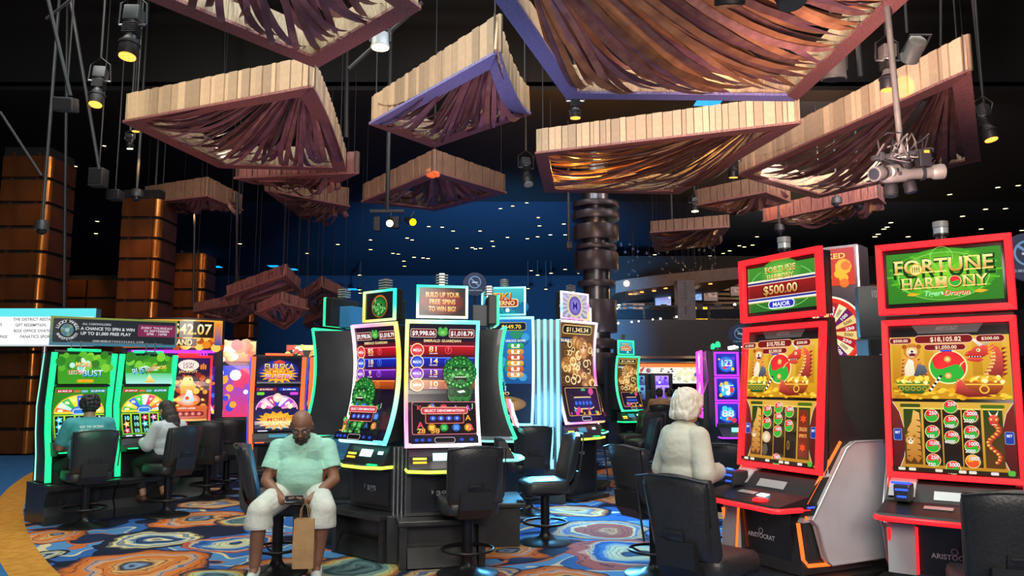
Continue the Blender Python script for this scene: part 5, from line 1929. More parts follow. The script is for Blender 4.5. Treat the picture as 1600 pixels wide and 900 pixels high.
def art_tiki_top(a):
    a.rect(0, 0, 1, 1, hx('#1c8a9a'), hx('#48c0c8'))
    a.scatter(18, 0, 0, 1, .4, .1, [hx('#187a8c'), hx('#1f6a9a')], 3)
    a.rr(.14, .3, .84, .56, hx('#a83a14'), .3, hx('#ffe8b0'), .02)
    a.text('TIKI', .46, .70, .26, hx('#e8481c'), .46, hx('#ffc84a'), sh=hx('#5a1408'))
    a.text('INFERNO', .48, .43, .17, hx('#ffe8b0'), .6, sh=hx('#5a1408'))
    a.ell(.6, .15, .05, hx('#e8fff0'))


def art_dragon(a):
    a.rect(0, 0, 1, 1, hx('#3a1c14'), hx('#6a4418'))
    a.rr(.1, .9, .9, .97, hx('#1c1408'), .4, hx('#e8c86a'), .015)
    a.text('$11,345.34', .5, .935, .04, hx('#ffe0a0'), .62)
    a.rr(.02, .80, .45, .86, hx('#2a2c3a'), .2)
    a.text('$2,018.77', .23, .83, .025, WHT, .34)
    q = random.Random(8)
    for k in range(46):
        t = k / 45
        x = .5 + .3 * math.sin(t * 9)
        y = .82 - t * .44
        r = .11 * (1 - .3 * t)
        a.ell(x + q.uniform(-.08, .08), y, r, hx('#8a4a14'), cin=hx('#f0c06a'), n=14)
    for k in range(30):
        a.ring(q.uniform(.12, .9), q.uniform(.40, .8), q.uniform(.04, .09), .3, hx('#ffe2a0'), a0=q.uniform(0, 6), a1=q.uniform(7, 9), n=10)
    a.ell(.62, .74, .11, hx('#b86a1c'), cin=hx('#ffe0a0'))
    a.ell(.58, .76, .02, hx('#3a0c08'))
    a.ell(.68, .76, .02, hx('#3a0c08'))
    a.rect(0, 0, 1, .37, hx('#14081c'))
    a.rr(.06, .07, .94, .35, hx('#241028'), .06, hx('#d8a85a'), .012)
    a.text('J O', .3, .31, .035, hx('#5ae08a'), .26)
    a.ell(.55, .31, .07, hx('#3ab85a'))
    a.ell(.76, .31, .07, hx('#d84a8a'))
    a.rr(.2, .14, .8, .25, hx('#1c2460'), .5, hx('#ffd98a'), .02)
    for k in range(5):
        a.ell(.3 + .1 * k, .195, .035, hx('#3a6ae8'))
    a.scatter(10, .1, .08, .9, .13, .04, [hx('#d83a9a'), hx('#3ab8a8'), hx('#e8a82a')], 5)
    a.rect(0, 0, 1, .06, hx('#1c0c3a'))
    a.rr(.36, .015, .6, .05, hx('#000000'), .3, WHT, .008)


def art_purple_top(a):
    a.rect(0, 0, 1, 1, hx('#8a8aa0'), hx('#b0a8c0'))
    for k in range(16):
        t = k * math.tau / 16
        a.poly([(.5, .5), (.5 + .6 * math.cos(t), .5 + .6 * math.sin(t)), (.5 + .6 * math.cos(t + .2), .5 + .6 * math.sin(t + .2))], hx('#c8c0d8'))
    a.ell(.5, .5, .27, hx('#4a3a9a'), cin=hx('#a898e0'))
    a.ring(.5, .5, .3, .2, hx('#d8c8a0'))
    a.text('M', .5, .5, .3, hx('#2c2080'), .2)


def curve_machine(label, x, y, rz, s, art, top_art, frame_cols, deck_led, bar_led, stand=True, body='cab_dark', back='cab_navy', logo='ags', group='curved-screen slot machines in pods', top_cols=None, dark_screen=False):
    t = thing('slot_machine', label, 'slot machine', (x, y, 0), rz, group)
    W, z0, z1 = .61 * s, 1.045, 1.045 + 1.06 * s
    zb = .42 if stand else .02
    if stand:
        MB().prism([(-.40, .0), (.28, .0), (.28, .36), (-.40, .36)], -.03, .03, T=Matrix.Translation((-.34, 0, 0))).build('stand_side', 'stand_black', t)
        MB().prism([(-.40, .0), (.28, .0), (.28, .36), (-.40, .36)], -.03, .03, T=Matrix.Translation((.34, 0, 0))).build('stand_side', 'stand_black', t)
        MB().box(0, .0, .18, .66, .5, .36).build('stand_back', 'stand_black', t)
        MB().box(0, -.08, .39, .78, .76, .05, bev=.012).build('stand_top', 'stand_black', t)
        MB().prism([(-.40, .012), (-.25, .012), (-.25, .17), (-.33, .17)], -.30, .30).build('foot_rest', 'stand_black', t)
    # lower cabinet
    hw = .31 * s
    MB().prism([(-hw, -.24), (hw, -.24), (hw * .95, -.1), (hw * .45, .2), (-hw * .45, .2), (-hw * .95, -.1)], zb, .80, 'z').build('lower_cabinet', body, t)
    MB().box(0, -.247, (zb + .8) / 2 + .0, hw * 1.7, .012, .80 - zb - .06, bev=.004).build('belly_door', 'black_gloss', t)
    if not stand:
        MB().box(0, -.32, .03, hw * 1.9, .3, .05, bev=.01).build('kick_plate', 'stand_black', t)
    fn, out = flat_fn((0, -.255, .62), .5 * s, .3)
    a = Art(fn, .5 * s, .3, out, .001)
    a.text(logo, .54, .5, .22, hx('#8f9498'), .26)
    a.poly([(.33, .42), (.37, .5), (.33, .58)], hx('#8f9498'))
    a.build('maker_lettering', 'print', t)
    # deck
    MB().prism([(-hw, -.22), (-hw, -.38), (-hw * .45, -.46), (hw * .45, -.46), (hw, -.38), (hw, -.22)], .79, .83, 'z').build('button_deck', 'black_satin', t)
    MB().tube([(-hw, -.22, .815), (-hw, -.385, .815), (-hw * .45, -.465, .815), (hw * .45, -.465, .815), (hw, -.385, .815), (hw, -.22, .815)], .014, 8).build('deck_light', deck_led, t, smooth=30)
    MB().prism([(-.36, .83), (-.2, .83), (-.2, 1.0), (-.27, 1.0)], -hw * .95, hw * .95).build('console', 'cab_dark', t)
    Tc = Matrix.Translation((0, -.318, .91)) @ Matrix.Rotation(R(-28), 4, 'X')
    MB().box(0, 0, .02, .17, .006, .07, Tc, bev=.002).build('player_display', 'led_icy' if stand else 'sky_panel', t)
    for k, c_ in enumerate(('led_lime', 'led_amber')):
        MB().box(-.2 * s, 0, .005 - .035 * k, .12, .008, .018, Tc).build('lit_button', c_, t)
    MB().box(.2 * s, 0, .03, .07, .006, .03, Tc).build('lit_button', 'led_icy', t)
    MB().box(.17 * s, -.38, .835, .12, .03, .012).build('lit_button', bar_led, t)
    # curved screen
    fn = bez_fn((-.35, z0), (-.12, (z0 + z1) / 2 - .05), (-.25, z1), W)
    out = Vector((0, -1, 0))
    back_ = MB()
    K = 12
    rings = []
    for i in range(K + 1):
        p = fn(.5, i / K)
        rings.append([(-W / 2 - .03, p.y + .012, p.z), (W / 2 + .03, p.y + .012, p.z), (W / 2 + .02, p.y + .10, p.z), (W * .3, .16, p.z), (-W * .3, .16, p.z), (-W / 2 - .02, p.y + .10, p.z)])
    back_.loft(rings).build('screen_shell', body, t, smooth=30)
    MB().box(0, .2, (z1 + .8) / 2, W * .55, .16, z1 - .8 + .05, bev=.01).build('back_panel', back, t)
    for k in (-1, 1):
        MB().box(k * W * .28, .2, z0 + .1, .02, .1, .5).build('back_rail', 'cab_dark', t)
    MB().box(0, .285, z1 - .35, .05, .01, .05).build('back_port', 'black_gloss', t)
    frame_mesh(t, 'light_frame', fn, 'led_multi', .032, .022, out, n=14, colfn=frame_cols)
    screen_unit(t, 'curved_screen', fn, out, W, 1.10 * s, .0006, art)
    # top sign
    th, tw = .30 * s, .47 * s
    tz = z1 + .055 + th / 2
    MB().tube([(0, -.12, z1 - .02), (0, -.12, z1 + .1)], .02, 8).build('sign_post', 'cab_blue' if stand else 'cab_dark', t)
    MB().box(0, -.14, tz, tw, .09, th, bev=.012).build('sign_case', 'black_satin', t)
    MB().box(0, -.02, tz - .05, tw * .45, .16, th * .75, bev=.01).build('sign_bracket', back, t)
    fs, os_ = flat_fn((0, -.19, tz), tw - .04, th - .04)
    frame_mesh(t, 'sign_light_frame', fs, 'led_multi', .022, .018, os_, n=6, colfn=top_cols or frame_cols)
    screen_unit(t, 'sign_screen', fs, os_, tw - .04, th - .04, .0004, top_art)
    for k in range(4):
        MB().box(0, -.12, tz + th / 2 + .025 + .025 * k, .11, .09, .012, bev=.004).build('lamp_louvre', 'can_white', t)
    MB().box(0, -.12, tz + th / 2 + .06, .05, .05, .12).build('lamp_core', 'steel', t)
    return t


cool = rainbow(.1)
warm = rainbow(.45)
mintw = rainbow(0, ['#ffffff', '#7affd0', '#28ffc0', '#8affd8', '#ffffff', '#fff2b8', '#ffffff'])
cyw = rainbow(0, ['#e8ffff', '#70f8ff', '#b0ffff', '#58f0ff', '#e8ffff'])
pinkw = rainbow(0, ['#ff5ac8', '#ffd8ff', '#ffffff', '#c8f8ff', '#6affff', '#ff7ae0', '#ffb83c', '#ff5ac8'])
grn = rainbow(0, ['#20ff90', '#48ffa8', '#20ff90'])
curve_machine('curved slot machine at centre under the build up your free spins sign', -.68, 7.18, 13, 1.0, lambda a: art_guardian(a, ['81', '14', '13', '10'], False), art_spins, cool, 'led_lime', 'led_green', top_cols=mintw)
curve_machine('curved slot machine at centre left with a green guardian head sign', -1.15, 7.50, -41, 1.0, lambda a: art_guardian(a, ['85', '18', '9', '4'], True), art_jade_head, warm, 'led_lime', 'led_green', top_cols=rainbow(.3, ['#ffe66a', '#28ffc0', '#28ffc0', '#ffe66a', '#ffd23c']))
curve_machine('blue-backed slot machine turned left beside the seated man', -1.69, 8.14, -114, 1.0, lambda a: art_guardian(a, ['79', '16', '9', '5'], True), art_jade_head, grn, 'led_lime', 'led_green', back='cab_blue', top_cols=grn)
curve_machine('dark slot machine turned right, seen from its side at centre', -.36, 8.0, 96, 1.0, lambda a: art_guardian(a, ['77', '12', '8', '6'], False), art_spins, grn, 'led_mint', 'led_green', top_cols=grn)
curve_machine('curved slot machine with tiki totems and a cyan light frame', -.083, 10.6, -10, 1.30, art_tiki, art_tiki_top, cyw, 'led_mint', 'led_green', stand=False, top_cols=cyw)
curve_machine('curved slot machine with a golden dragon beside the light columns', .75, 10.95, 46, 1.28, art_dragon, art_purple_top, pinkw, 'led_lime', 'led_green', stand=False, logo='vgs', top_cols=pinkw)
curve_machine('slot machine half hidden behind the golden dragon machine', 1.0, 12.1, 74, 1.22, art_dragon, art_purple_top, cyw, 'led_mint', 'led_green', stand=False, top_cols=rainbow(0, ['#ffffff', '#e0e0ff', '#ffffff']))
curve_machine('far green-lit slot machine between the pods and the bar screens', *at(968, 600, 15.5).xy, 38, .96, art_dragon, art_tiki_top, grn, 'led_green', 'led_green', stand=False, top_cols=grn)


# lit tubes in the corner between two pod machines
def tube_set(label, x, y, dx, dy, z0, z1, mat, r, nm, bow=0.0):
    t = thing('light_column', label, 'light column', (x, y, 0))
    for i in range(4):
        o = (i - 1.5)
        pts = [(dx * o * (1 + bow * abs(math.sin((k / 8 - .3) * 2))), dy * o, z0 + (z1 - z0) * k / 8) for k in range(9)]
        MB().tube(pts, r, 8).build('tube', mat, t, smooth=60)
    MB().box(0, .1, (z0 + z1) / 2, abs(dx) * 4 + .02, .04, z1 - z0).build('back_plate', 'cab_dark', t)
    MB().box(0, .03, z0 / 2, abs(dx) * 4.6 + .04, .2, z0, bev=.01).build('foot', 'stand_black', t)


tube_set('bright cyan-white light tubes standing between two pod machines', .485, 10.33, .085, .0, .45, 2.42, 'led_tube', .022, 4)
tube_set('silver tubes in the corner between the centre slot machines', -1.0, 7.02, .036, 0, .41, 1.0, 'steel', .010, 4)
spot('led_column_and_fill', (.3, 9.6, 2.3), (-.5, 6.4, .3), 240, (.10, .50, .95), 80, 1, .4)  # added bluish fill for the dark stands, not light of the tubes
spot('led_column_and_fill', (.48, 10.1, 1.5), (.4, 7.5, .2), 620, (.10, .52, 1.0), 150, 1, .4)
lamp('led_column_and_fill', (.48, 10.0, 1.2), 80, (.15, .55, 1.0), .3)


# ---- upright machines with light strips up both edges
def art_wheel(a, variant=0):
    a.rect(0, 0, 1, 1, hx('#1c5a14'), hx('#2f8a1e'))
    a.rr(.03, .90, .34, .96, hx('#b01428'), .3)
    a.rr(.66, .90, .97, .96, hx('#148a9a'), .3)
    a.text('$9,909.39', .185, .93, .03, WHT, .26)
    a.text('$1,073.98', .815, .93, .03, WHT, .26)
    a.rr(.36, .905, .48, .945, hx('#d86a3a'), .3)
    a.rr(.50, .905, .62, .945, hx('#7ab8d8'), .3)
    for k in range(9):
        t0, t1 = R(180 - k * 20), R(160 - k * 20)
        c = [hx('#e8602a'), hx('#b8e8e0'), hx('#2fae3a'), hx('#f5d83a'), hx('#2a62d8'), hx('#3ac84a'), hx('#f0f4f0'), hx('#e83a6a'), hx('#f5c83a')][(k + variant * 2) % 9]
        a.poly([(.5 + .17 * math.cos(t0), .52 + .12 * math.sin(t0)), (.5 + .46 * math.cos(t0), .52 + .33 * math.sin(t0)), (.5 + .46 * math.cos((t0 + t1) / 2), .52 + .335 * math.sin((t0 + t1) / 2)), (.5 + .46 * math.cos(t1), .52 + .33 * math.sin(t1)), (.5 + .17 * math.cos(t1), .52 + .12 * math.sin(t1))], c, tuple(min(1, v * 1.3 + .05) for v in c))
        tm = (t0 + t1) / 2
        a.rr(.5 + .36 * math.cos(tm) - .05, .52 + .25 * math.sin(tm) - .025, .5 + .36 * math.cos(tm) + .05, .52 + .25 * math.sin(tm) + .025, hx('#f8f0c0'), .4)
    a.ring(.5, .52, .48, .05, hx('#f5c02a'), .345, a0=0, a1=math.pi)
    a.ell(.5, .54, .17, hx('#2a5ab8'), .11, hx('#8ad8ff'))
    a.rr(.03, .505, .97, .545, hx('#e8d83a'), .4)
    a.rr(.38, .505, .62, .585, hx('#2a7ad8'), .4, WHT, .01)
    a.rect(.02, .05, .98, .485, hx('#6fc02a'), hx('#a8d83a'))
    sym = [hx('#e83a5a'), hx('#38d8d0'), hx('#f5a83a'), hx('#f0e8d8'), hx('#e86ab0'), hx('#38c8e0')]
    q = random.Random(5 + variant)
    for i in range(5):
        x = .12 + i * .19
        a.rect(x - .08, .07, x + .08, .465, hx('#0f1c12'))
        for j in range(3):
            y = .13 + j * .13
            if i == 1 or q.random() < .35:
                a.text('10' if variant else '9', x, y, .075, hx('#38d8d0'), sh=hx('#e8f8f0'))
            else:
                c = sym[q.randrange(6)]
                a.burst(x, y, .06, c, 5, cin=tuple(min(1, v * 1.4 + .1) for v in c))
                a.ell(x, y, .025, hx('#fff0c8'))
    a.rect(0, 0, 1, .045, hx('#10141c'))
    for x in (.05, .25, .6, .8):
        a.rr(x, .01, x + .14, .035, hx('#d8e8f0'), .4)


def art_frog_top(a, variant=0):
    a.rect(0, 0, 1, 1, hx('#3a9a1c'), hx('#3f8f18'))
    a.scatter(22, 0, .55, 1, 1, .08, [hx('#2a7a14'), hx('#7ac82a'), hx('#58b020')], 3 + variant)
    if not variant:
        a.scatter(12, .2, .5, .8, .85, .06, [hx('#bfe8dc'), hx('#8fd0c8'), hx('#dff5e8')], 7)
        a.text('MORE', .46, .68, .15, hx('#f0a01c'), .3, hx('#fff08a'), sh=hx('#7a4a10'))
        a.text('LETS GO', .33, .42, .13, hx('#e8182c'), .3, sh=WHT)
        a.text('BUST', .64, .38, .22, hx('#2ab0d8'), .4, hx('#e8fbff'), sh=hx('#0c4a6a'))
        a.rr(.34, .05, .66, .16, hx('#f0a01c'), .5)
    else:
        a.rect(0, 0, 1, .4, hx('#a8e8e0'), hx('#58c878'))
        a.text('BUST', .3, .5, .22, hx('#2ab0d8'), .34, hx('#e8fbff'), sh=hx('#0c4a6a'), rot=.25)
        a.text('SO LUCKY', .56, .58, .14, hx('#e8182c'), .26, sh=WHT, rot=.6)
        a.text('MORE', .77, .62, .12, hx('#f0a01c'), .2, hx('#fff08a'), rot=.1)
        a.poly([(.4, .05), (.5, .36), (.62, .05)], hx('#f5b82a'), hx('#fff0b8'))


def art_eureka_top(a):
    a.rect(0, 0, 1, 1, hx('#1a1040'), hx('#0c0a24'))
    a.ell(.5, .5, .46, hx('#1c1a78'), .44, hx('#3a4ad8'), rings=3)
    a.burst(.5, .36, .38, hx('#f0a81c'), 16, .30, .8)
    a.text('EUREKA', .5, .68, .22, hx('#e88a14'), .68, hx('#fff09a'), sh=hx('#3a0c08'))
    a.rr(.32, .42, .68, .56, hx('#d8240c'), .3)
    a.text("MORE", .5, .49, .11, hx('#ffd84a'), .3)
    a.text('BLASTIN', .5, .3, .17, hx('#d84a9a'), .62, hx('#ffe0f0'), sh=hx('#5a0c3a'))
    a.poly([(.36, .86), (.5, .95), (.64, .86), (.6, .8), (.4, .8)], hx('#d83a2a'))


def art_eureka(a):
    a.rect(0, 0, 1, 1, hx('#140a34'), hx('#2a144c'))
    a.rr(.02, .91, .46, .97, hx('#8c2410'), .2)
    a.rr(.54, .91, .98, .97, hx('#1440b0'), .2)
    a.text('$10,700.01', .24, .94, .03, WHT, .3)
    a.text('$1,006.86', .76, .94, .03, WHT, .3)
    for k in range(7):
        t0, t1 = R(170 - k * 23), R(147 - k * 23)
        c = [hx('#d85ab8'), hx('#f0c8e8'), hx('#c83a8a'), hx('#2a4ad8'), hx('#e8e0f8'), hx('#b84ad8'), hx('#f5a0c8')][k]
        a.poly([(.5 + .12 * math.cos(t0), .5 + .08 * math.sin(t0)), (.5 + .46 * math.cos(t0), .5 + .3 * math.sin(t0)), (.5 + .46 * math.cos(t1), .5 + .3 * math.sin(t1)), (.5 + .12 * math.cos(t1), .5 + .08 * math.sin(t1))], c)
        tm = (t0 + t1) / 2
        a.ell(.5 + .32 * math.cos(tm), .5 + .2 * math.sin(tm), .06, hx('#fff0d0'))
    a.ell(.5, .76, .1, hx('#f0d8a0'), cin=WHT)
    a.ring(.5, .5, .48, .05, hx('#f5b8d8'), .32, a0=0, a1=math.pi)
    a.rr(.03, .82, .2, .88, hx('#7ad83a'), .4)
    a.rr(.78, .82, .97, .88, hx('#d84ad8'), .4)
    a.rect(0, 0, 1, .485, hx('#120c34'), hx('#1c1858'))
    a.burst(.5, .25, .42, hx('#f0941c'), 16, .19, .85, hx('#ffd84a'))
    a.text('EUREKA', .5, .37, .07, hx('#f0c02a'), .6, sh=hx('#5a1408'))
    a.text('MORE', .5, .275, .08, hx('#d8240c'), .46, sh=hx('#ffe08a'))
    a.text('BLASTIN', .5, .17, .075, hx('#f5a83a'), .6, hx('#fff3c0'), sh=hx('#6a1c08'))
    a.text('10 20 50', .5, .085, .03, hx('#3ad8f0'), .4)
    a.rect(0, 0, 1, .04, hx('#0a0a14'))
    a.rr(.06, .008, .28, .034, hx('#d8d8e8'), .3)


def strip_machine(label, x, y, rz, art_t, art_m, led_front, led_side, group, topbar=None):
    t = thing('slot_machine', label, 'slot machine', (x, y, 0), rz, group)
    # stand: waisted plinth
    pr = [(-.06, .0), (.52, .0), (.52, .42), (-.12, .42), (-.12, .38), (-.05, .33), (-.01, .20), (-.06, .10)]
    MB().prism(pr, -.37, .37).build('stand', 'stand_black', t)
    MB().box(0, .18, .43, .76, .66, .03, bev=.008).build('stand_top', 'stand_black', t)
    # body with a curved side outline
    side = [(.05, .45), (.48, .45), (.50, .9), (.44, 1.4), (.40, 1.93), (.14, 1.95), (.10, 1.93), (.14, 1.6), (.19, 1.3), (.15, 1.0), (.07, .75)]
    MB().prism(side, -.325, .325).build('cabinet', 'black_satin', t)
    fe = [(.03, .46), (.06, .75), (.13, 1.0), (.17, 1.3), (.13, 1.6), (.09, 1.92)]
    fe2 = [(fe[0][0], fe[0][1])]
    for s_ in (-1, 1):
        MB().bar([(s_ * .335, p[0] - .01, p[1]) for p in fe], .055, .035, nrm=(0, -1, 0)).build('front_light_strip', led_front, t)
        MB().tube([(s_ * .335, p[0] + .36 - .05 * (p[1] - .5), p[1]) for p in fe], .008, 6).build('rear_light_strip', led_side, t, smooth=60)
        MB().prism([(p[0] + .01, p[1]) for p in fe] + [(p[0] + .34, p[1]) for p in fe[::-1]], s_ * .326, s_ * .334).build('side_panel', 'cab_dark', t)
    MB().box(0, .12, 1.955, .36, .06, .03, bev=.008).build('top_light', topbar or led_front, t)
    # screens
    fn = bez_fn((.05, 1.56), (.10, 1.72), (.07, 1.90), .58)
    screen_unit(t, 'top_screen', fn, (0, -1, 0), .58, .34, .0005, art_t)
    fn = bez_fn((.07, .92), (.24, 1.2), (.11, 1.52), .58)
    screen_unit(t, 'main_screen', fn, (0, -1, 0), .58, .60, .0008, art_m)
    MB().box(0, .1, 1.54, .6, .05, .03, bev=.005).build('screen_divider', 'black_gloss', t)
    # deck
    MB().prism([(-.16, .79), (-.14, .76), (.1, .74), (.12, .9), (.02, .9), (-.02, .83)], -.32, .32).build('button_deck', 'black_satin', t)
    MB().box(0, -.03, .868, .24, .006, .04, None).build('player_display', 'sky_panel', t)
    MB().bar([(-.31, -.16, .795), (-.2, -.17, .795)], .03, .012, nrm=(0, 0, 1)).build('deck_light', led_front, t)
    MB().bar([(.2, -.17, .795), (.31, -.16, .795)], .03, .012, nrm=(0, 0, 1)).build('deck_light', led_front, t)
    MB().box(0, .04, .6, .5, .012, .24, bev=.004).build('belly_door', 'black_gloss', t)
    return t


gd = Vector((.63, .777))
g0 = Vector((-5.20, 8.75))
for i, lb in enumerate(('green-lit slot machine at far left played by the man in teal', 'green-lit slot machine played by the long-haired woman')):
    c = g0 + gd * (.37 + .76 * i)
    strip_machine(lb, c.x, c.y, 51, lambda a, i=i: art_frog_top(a, i), lambda a, i=i: art_wheel(a, i), 'led_green', 'led_mint', 'green-lit slot machines at left')
spot('green_glow', (-4.4, 8.2, 1.1), (-4.9, 8.9, .9), 5, (.1, 1, .5), 120, 1, .3)
e0 = at(412, 780, 10.4)
strip_machine('orange-lit slot machine just left of the seated man', e0.x + .14, 10.45, 26, art_eureka_top, art_eureka, 'led_redhot', 'led_blue', 'orange-lit slot machines')
strip_machine('orange-lit slot machine half hidden behind the seated man', e0.x + .84, 10.80, 26, art_eureka_top, art_eureka, 'led_redhot', 'led_blue', 'orange-lit slot machines')


def art_lion(a):
    a.rect(0, 0, 1, 1, hx('#4a140a'), hx('#2a1030'))
    a.rect(0, .76, 1, 1, hx('#1c0c34'), hx('#3a1450'))
    a.ell(.5, .885, .24, hx('#f5d8c8'), .085, WHT)
    a.text('LION', .5, .905, .04, hx('#8c3a1c'), .24)
    a.text('LINK', .5, .86, .04, hx('#8c3a1c'), .24)
    a.text('JACKPOT', .5, .79, .035, hx('#f5b02a'), .42, hx('#fff0a8'))
    for x in (.14, .86):
        for k in range(3):
            a.rr(x - .06 + .05 * k - .03, .82, x - .02 + .05 * k - .03, .9 + .02 * (k == 1), hx('#e8841c'), .3)
    a.scatter(40, 0, .45, 1, .75, .06, [hx('#c8481c'), hx('#e89a2a'), hx('#8c2414'), hx('#f5c84a')], 4)
    a.poly([(.36, .42), (.32, .58), (.42, .72), (.58, .72), (.66, .58), (.64, .4)], hx('#d8861c'), hx('#ffe27a'))
    a.ell(.5, .66, .12, hx('#c87a1c'), cin=hx('#ffe89a'))
    a.ell(.46, .67, .02, hx('#5a2408'))
    a.ell(.55, .67, .02, hx('#5a2408'))
    a.ell(.52, .36, .28, hx('#e8641c'), .1, hx('#fff8e8'), rings=3)
    a.poly([(.4, .34), (.5, .52), (.6, .5), (.66, .34)], hx('#b8d8f0'), WHT)
    a.scatter(16, .05, .24, .95, .4, .05, [hx('#f58a2a'), hx('#ffd86a'), hx('#e8481c')], 9)
    a.rect(.04, .04, .96, .27, hx('#a8380f'), hx('#d8641c'))
    a.rr(.1, .11, .9, .19, hx('#7a0c14'), .5, hx('#ff6a5a'), .01)
    for k in range(5):
        a.ell(.22 + .14 * k, .15, .045, hx('#e83a3a'), cin=hx('#ffb0a0'))
    a.text('LION LINK', .5, .235, .025, WHT, .4)
    a.rect(.04, .04, .96, .07, hx('#f5a03a'))


c = at(288, 700, 11.2)
t = thing('slot_machine', 'red-framed lion slot machine under the jackpot display', 'slot machine', (c.x, 11.2, 0), 24)
MB().prism([(-.3, .0), (.3, .0), (.3, .42), (-.34, .42), (-.34, .36), (-.24, .25)], -.36, .36).build('stand', 'stand_black', t)
MB().box(0, .02, .62, .6, .4, .4, bev=.01).build('lower_cabinet', 'cab_dark', t)
MB().prism([(-.42, .80), (-.1, .80), (-.1, .98), (-.2, .98), (-.4, .84)], -.33, .33).build('button_deck', 'black_satin', t)
MB().box(.1, -.30, .915, .18, .006, .05, Matrix.Translation((0, 0, 0))).build('player_display', 'sky_panel', t)
fn = bez_fn((-.26, 1.0), (-.02, 1.45), (-.12, 1.93), .58)
rings = []
for i in range(11):
    p = fn(.5, i / 10)
    rings.append([(-.32, p.y + .012, p.z), (.32, p.y + .012, p.z), (.26, .2, p.z), (-.26, .2, p.z)])
MB().loft(rings).build('screen_shell', 'cab_dark', t, smooth=30)
frame_mesh(t, 'red_light_frame', fn, 'led_red', .03, .025, (0, -1, 0), n=12)
screen_unit(t, 'curved_screen', fn, (0, -1, 0), .58, .96, .0008, art_lion)
MB().box(0, -.02, 1.985, .3, .06, .03, bev=.01).build('top_light', 'led_red', t)

# jackpot display standing over the lion machine: dark frame with purple neon
p0, p1 = at(185, 543, 11.9), at(337, 499, 11.9)
t = thing('jackpot_display', 'curved orange jackpot display reading 542.07 with purple neon frame', 'display', ((p0.x + p1.x) / 2, 12.1, 0), 8)
W, H = p1.x - p0.x, p1.z - p0.z
zc_ = (p0.z + p1.z) / 2


def jfn(u, v):
    x = (u - .5) * W
    return Vector((x, .22 * (2 * (u - .5)) ** 2 - .2, zc_ + (v - .5) * H))


class WideArt(Art):
    def rect(s, u0, v0, u1, v1, col, col2=None, seg=None):
        k = max(1, int((u1 - u0) * 16))
        for i in range(k):
            a_, b_ = u0 + (u1 - u0) * i / k, u0 + (u1 - u0) * (i + 1) / k
            Art.rect(s, a_, v0, b_, v1, col, col2, 1)
            s.k -= 1
        s.k += 1


rings = []
for i in range(17):
    u = i / 16
    p = jfn(u, .5)
    rings.append([(p.x, p.y + .01, zc_ - H / 2 - .03), (p.x, p.y + .01, zc_ + H / 2 + .03), (p.x, p.y + .16, zc_ + H / 2 + .03), (p.x, p.y + .16, zc_ - H / 2 - .03)])
MB().loft(rings).build('display_case', 'cab_brown', t, smooth=30)
a = WideArt(jfn, W, H, (0, -1, 0), .002)
a.rect(0, 0, 1, 1, hx('#c8641c'), hx('#f5a83a'))
a.scatter(26, .55, .0, 1, .35, .04, [hx('#e8841c'), hx('#ffc85a'), hx('#b84a14')], 3)
a.rect(.94, .1, 1, .9, hx('#2a4a9a'), hx('#e88a2a'))
a.rect(.1, .36, .93, .94, hx('#2a1408'), hx('#1c0c06'))
a.text('$8,542.07', .645, .66, .36, hx('#ffb83a'), .53, hx('#fff6c8'))
a.rect(.46, .06, .78, .32, hx('#4a1c08'))
a.text('GRAND', .62, .19, .2, hx('#ffe8a0'), .24)
a.build('display_screen', 'screen', t)
for s_ in (-1, 1):
    MB().bar([(s_ * W * .47, .05, zc_ - H / 2), (s_ * (W * .47 + .05), -.02, 1.2), (s_ * (W * .47 + .02), -.05, .0)], .10, .12, nrm=(0, -1, 0)).build('frame_leg', 'cab_dark', t)
MB().box(0, .25, 1.1, W * .9, .08, 2.0).build('back_wall', 'cab_dark', t)
MB().box(0, .1, zc_ - H / 2 - .05, W * .86, .02, .05).build('purple_neon', 'led_purple', t)
lamp('purple_glow', (t.location.x, 11.7, 1.95), 6, (.55, .1, 1.0), .1)
for k in range(4):
    x = W * .30 + .045 * k
    MB().tube([(x - .06, .0, zc_ - H / 2 - .04), (x + .02, -.1, 1.6), (x + .06, -.16, 1.25), (x - .05, -.2, .98)], .012, 6).build('purple_neon', 'led_purple' if k % 2 else 'led_pink', t, smooth=60)
fn, out = flat_fn((W * .37, -.03, 1.45), .34, .75)
a = Art(fn, .34, .75, out, .001)
a.rect(0, 0, 1, 1, hx('#2a1464'), hx('#3a2a8c'))
a.scatter(26, .05, .05, .95, .95, .14, [hx('#e8641c'), hx('#ffd86a'), hx('#3a6ae8'), hx('#e83a6a'), hx('#f0e8f0')], 12)
a.text('88', .4, .6, .2, WHT, .5)
a.build('side_screen', 'screen', t)
MB().box(W * .37, .05, 1.4, .4, .12, 1.0).build('side_cabinet', 'cab_dark', t)

# distant game behind the jackpot display
c = at(365, 640, 13.6)
t = thing('slot_machine', 'distant slot machine with an orange swirl top screen behind the neon frame', 'slot machine', (c.x, 13.6, 0), 20)
MB().box(0, .2, .45, .7, .5, .9, bev=.02).build('lower_cabinet', 'cab_dark', t)
MB().box(0, .25, 1.45, .7, .3, 1.1, bev=.02).build('cabinet', 'cab_dark', t)
for nm, z, h, pal in (('top_screen', 2.12, .36, ['#f5641c', '#ffd86a', '#d8240c', '#f8f0e8']), ('main_screen', 1.42, .9, ['#e83a6a', '#3a4ad8', '#f0e8f8', '#f5a83a'])):
    fn, out = flat_fn((0, .09, z), .66, h)
    a = Art(fn, .66, h, out, .001)
    a.rect(0, 0, 1, 1, hx(pal[0]), hx(pal[1]))
    a.scatter(22, .05, .1, .95, .9, .12, [hx(x) for x in pal], 5)
    a.build(nm, 'screen', t)
MB().box(0, .17, 2.12, .7, .14, .4, bev=.01).build('top_box', 'cab_dark', t)
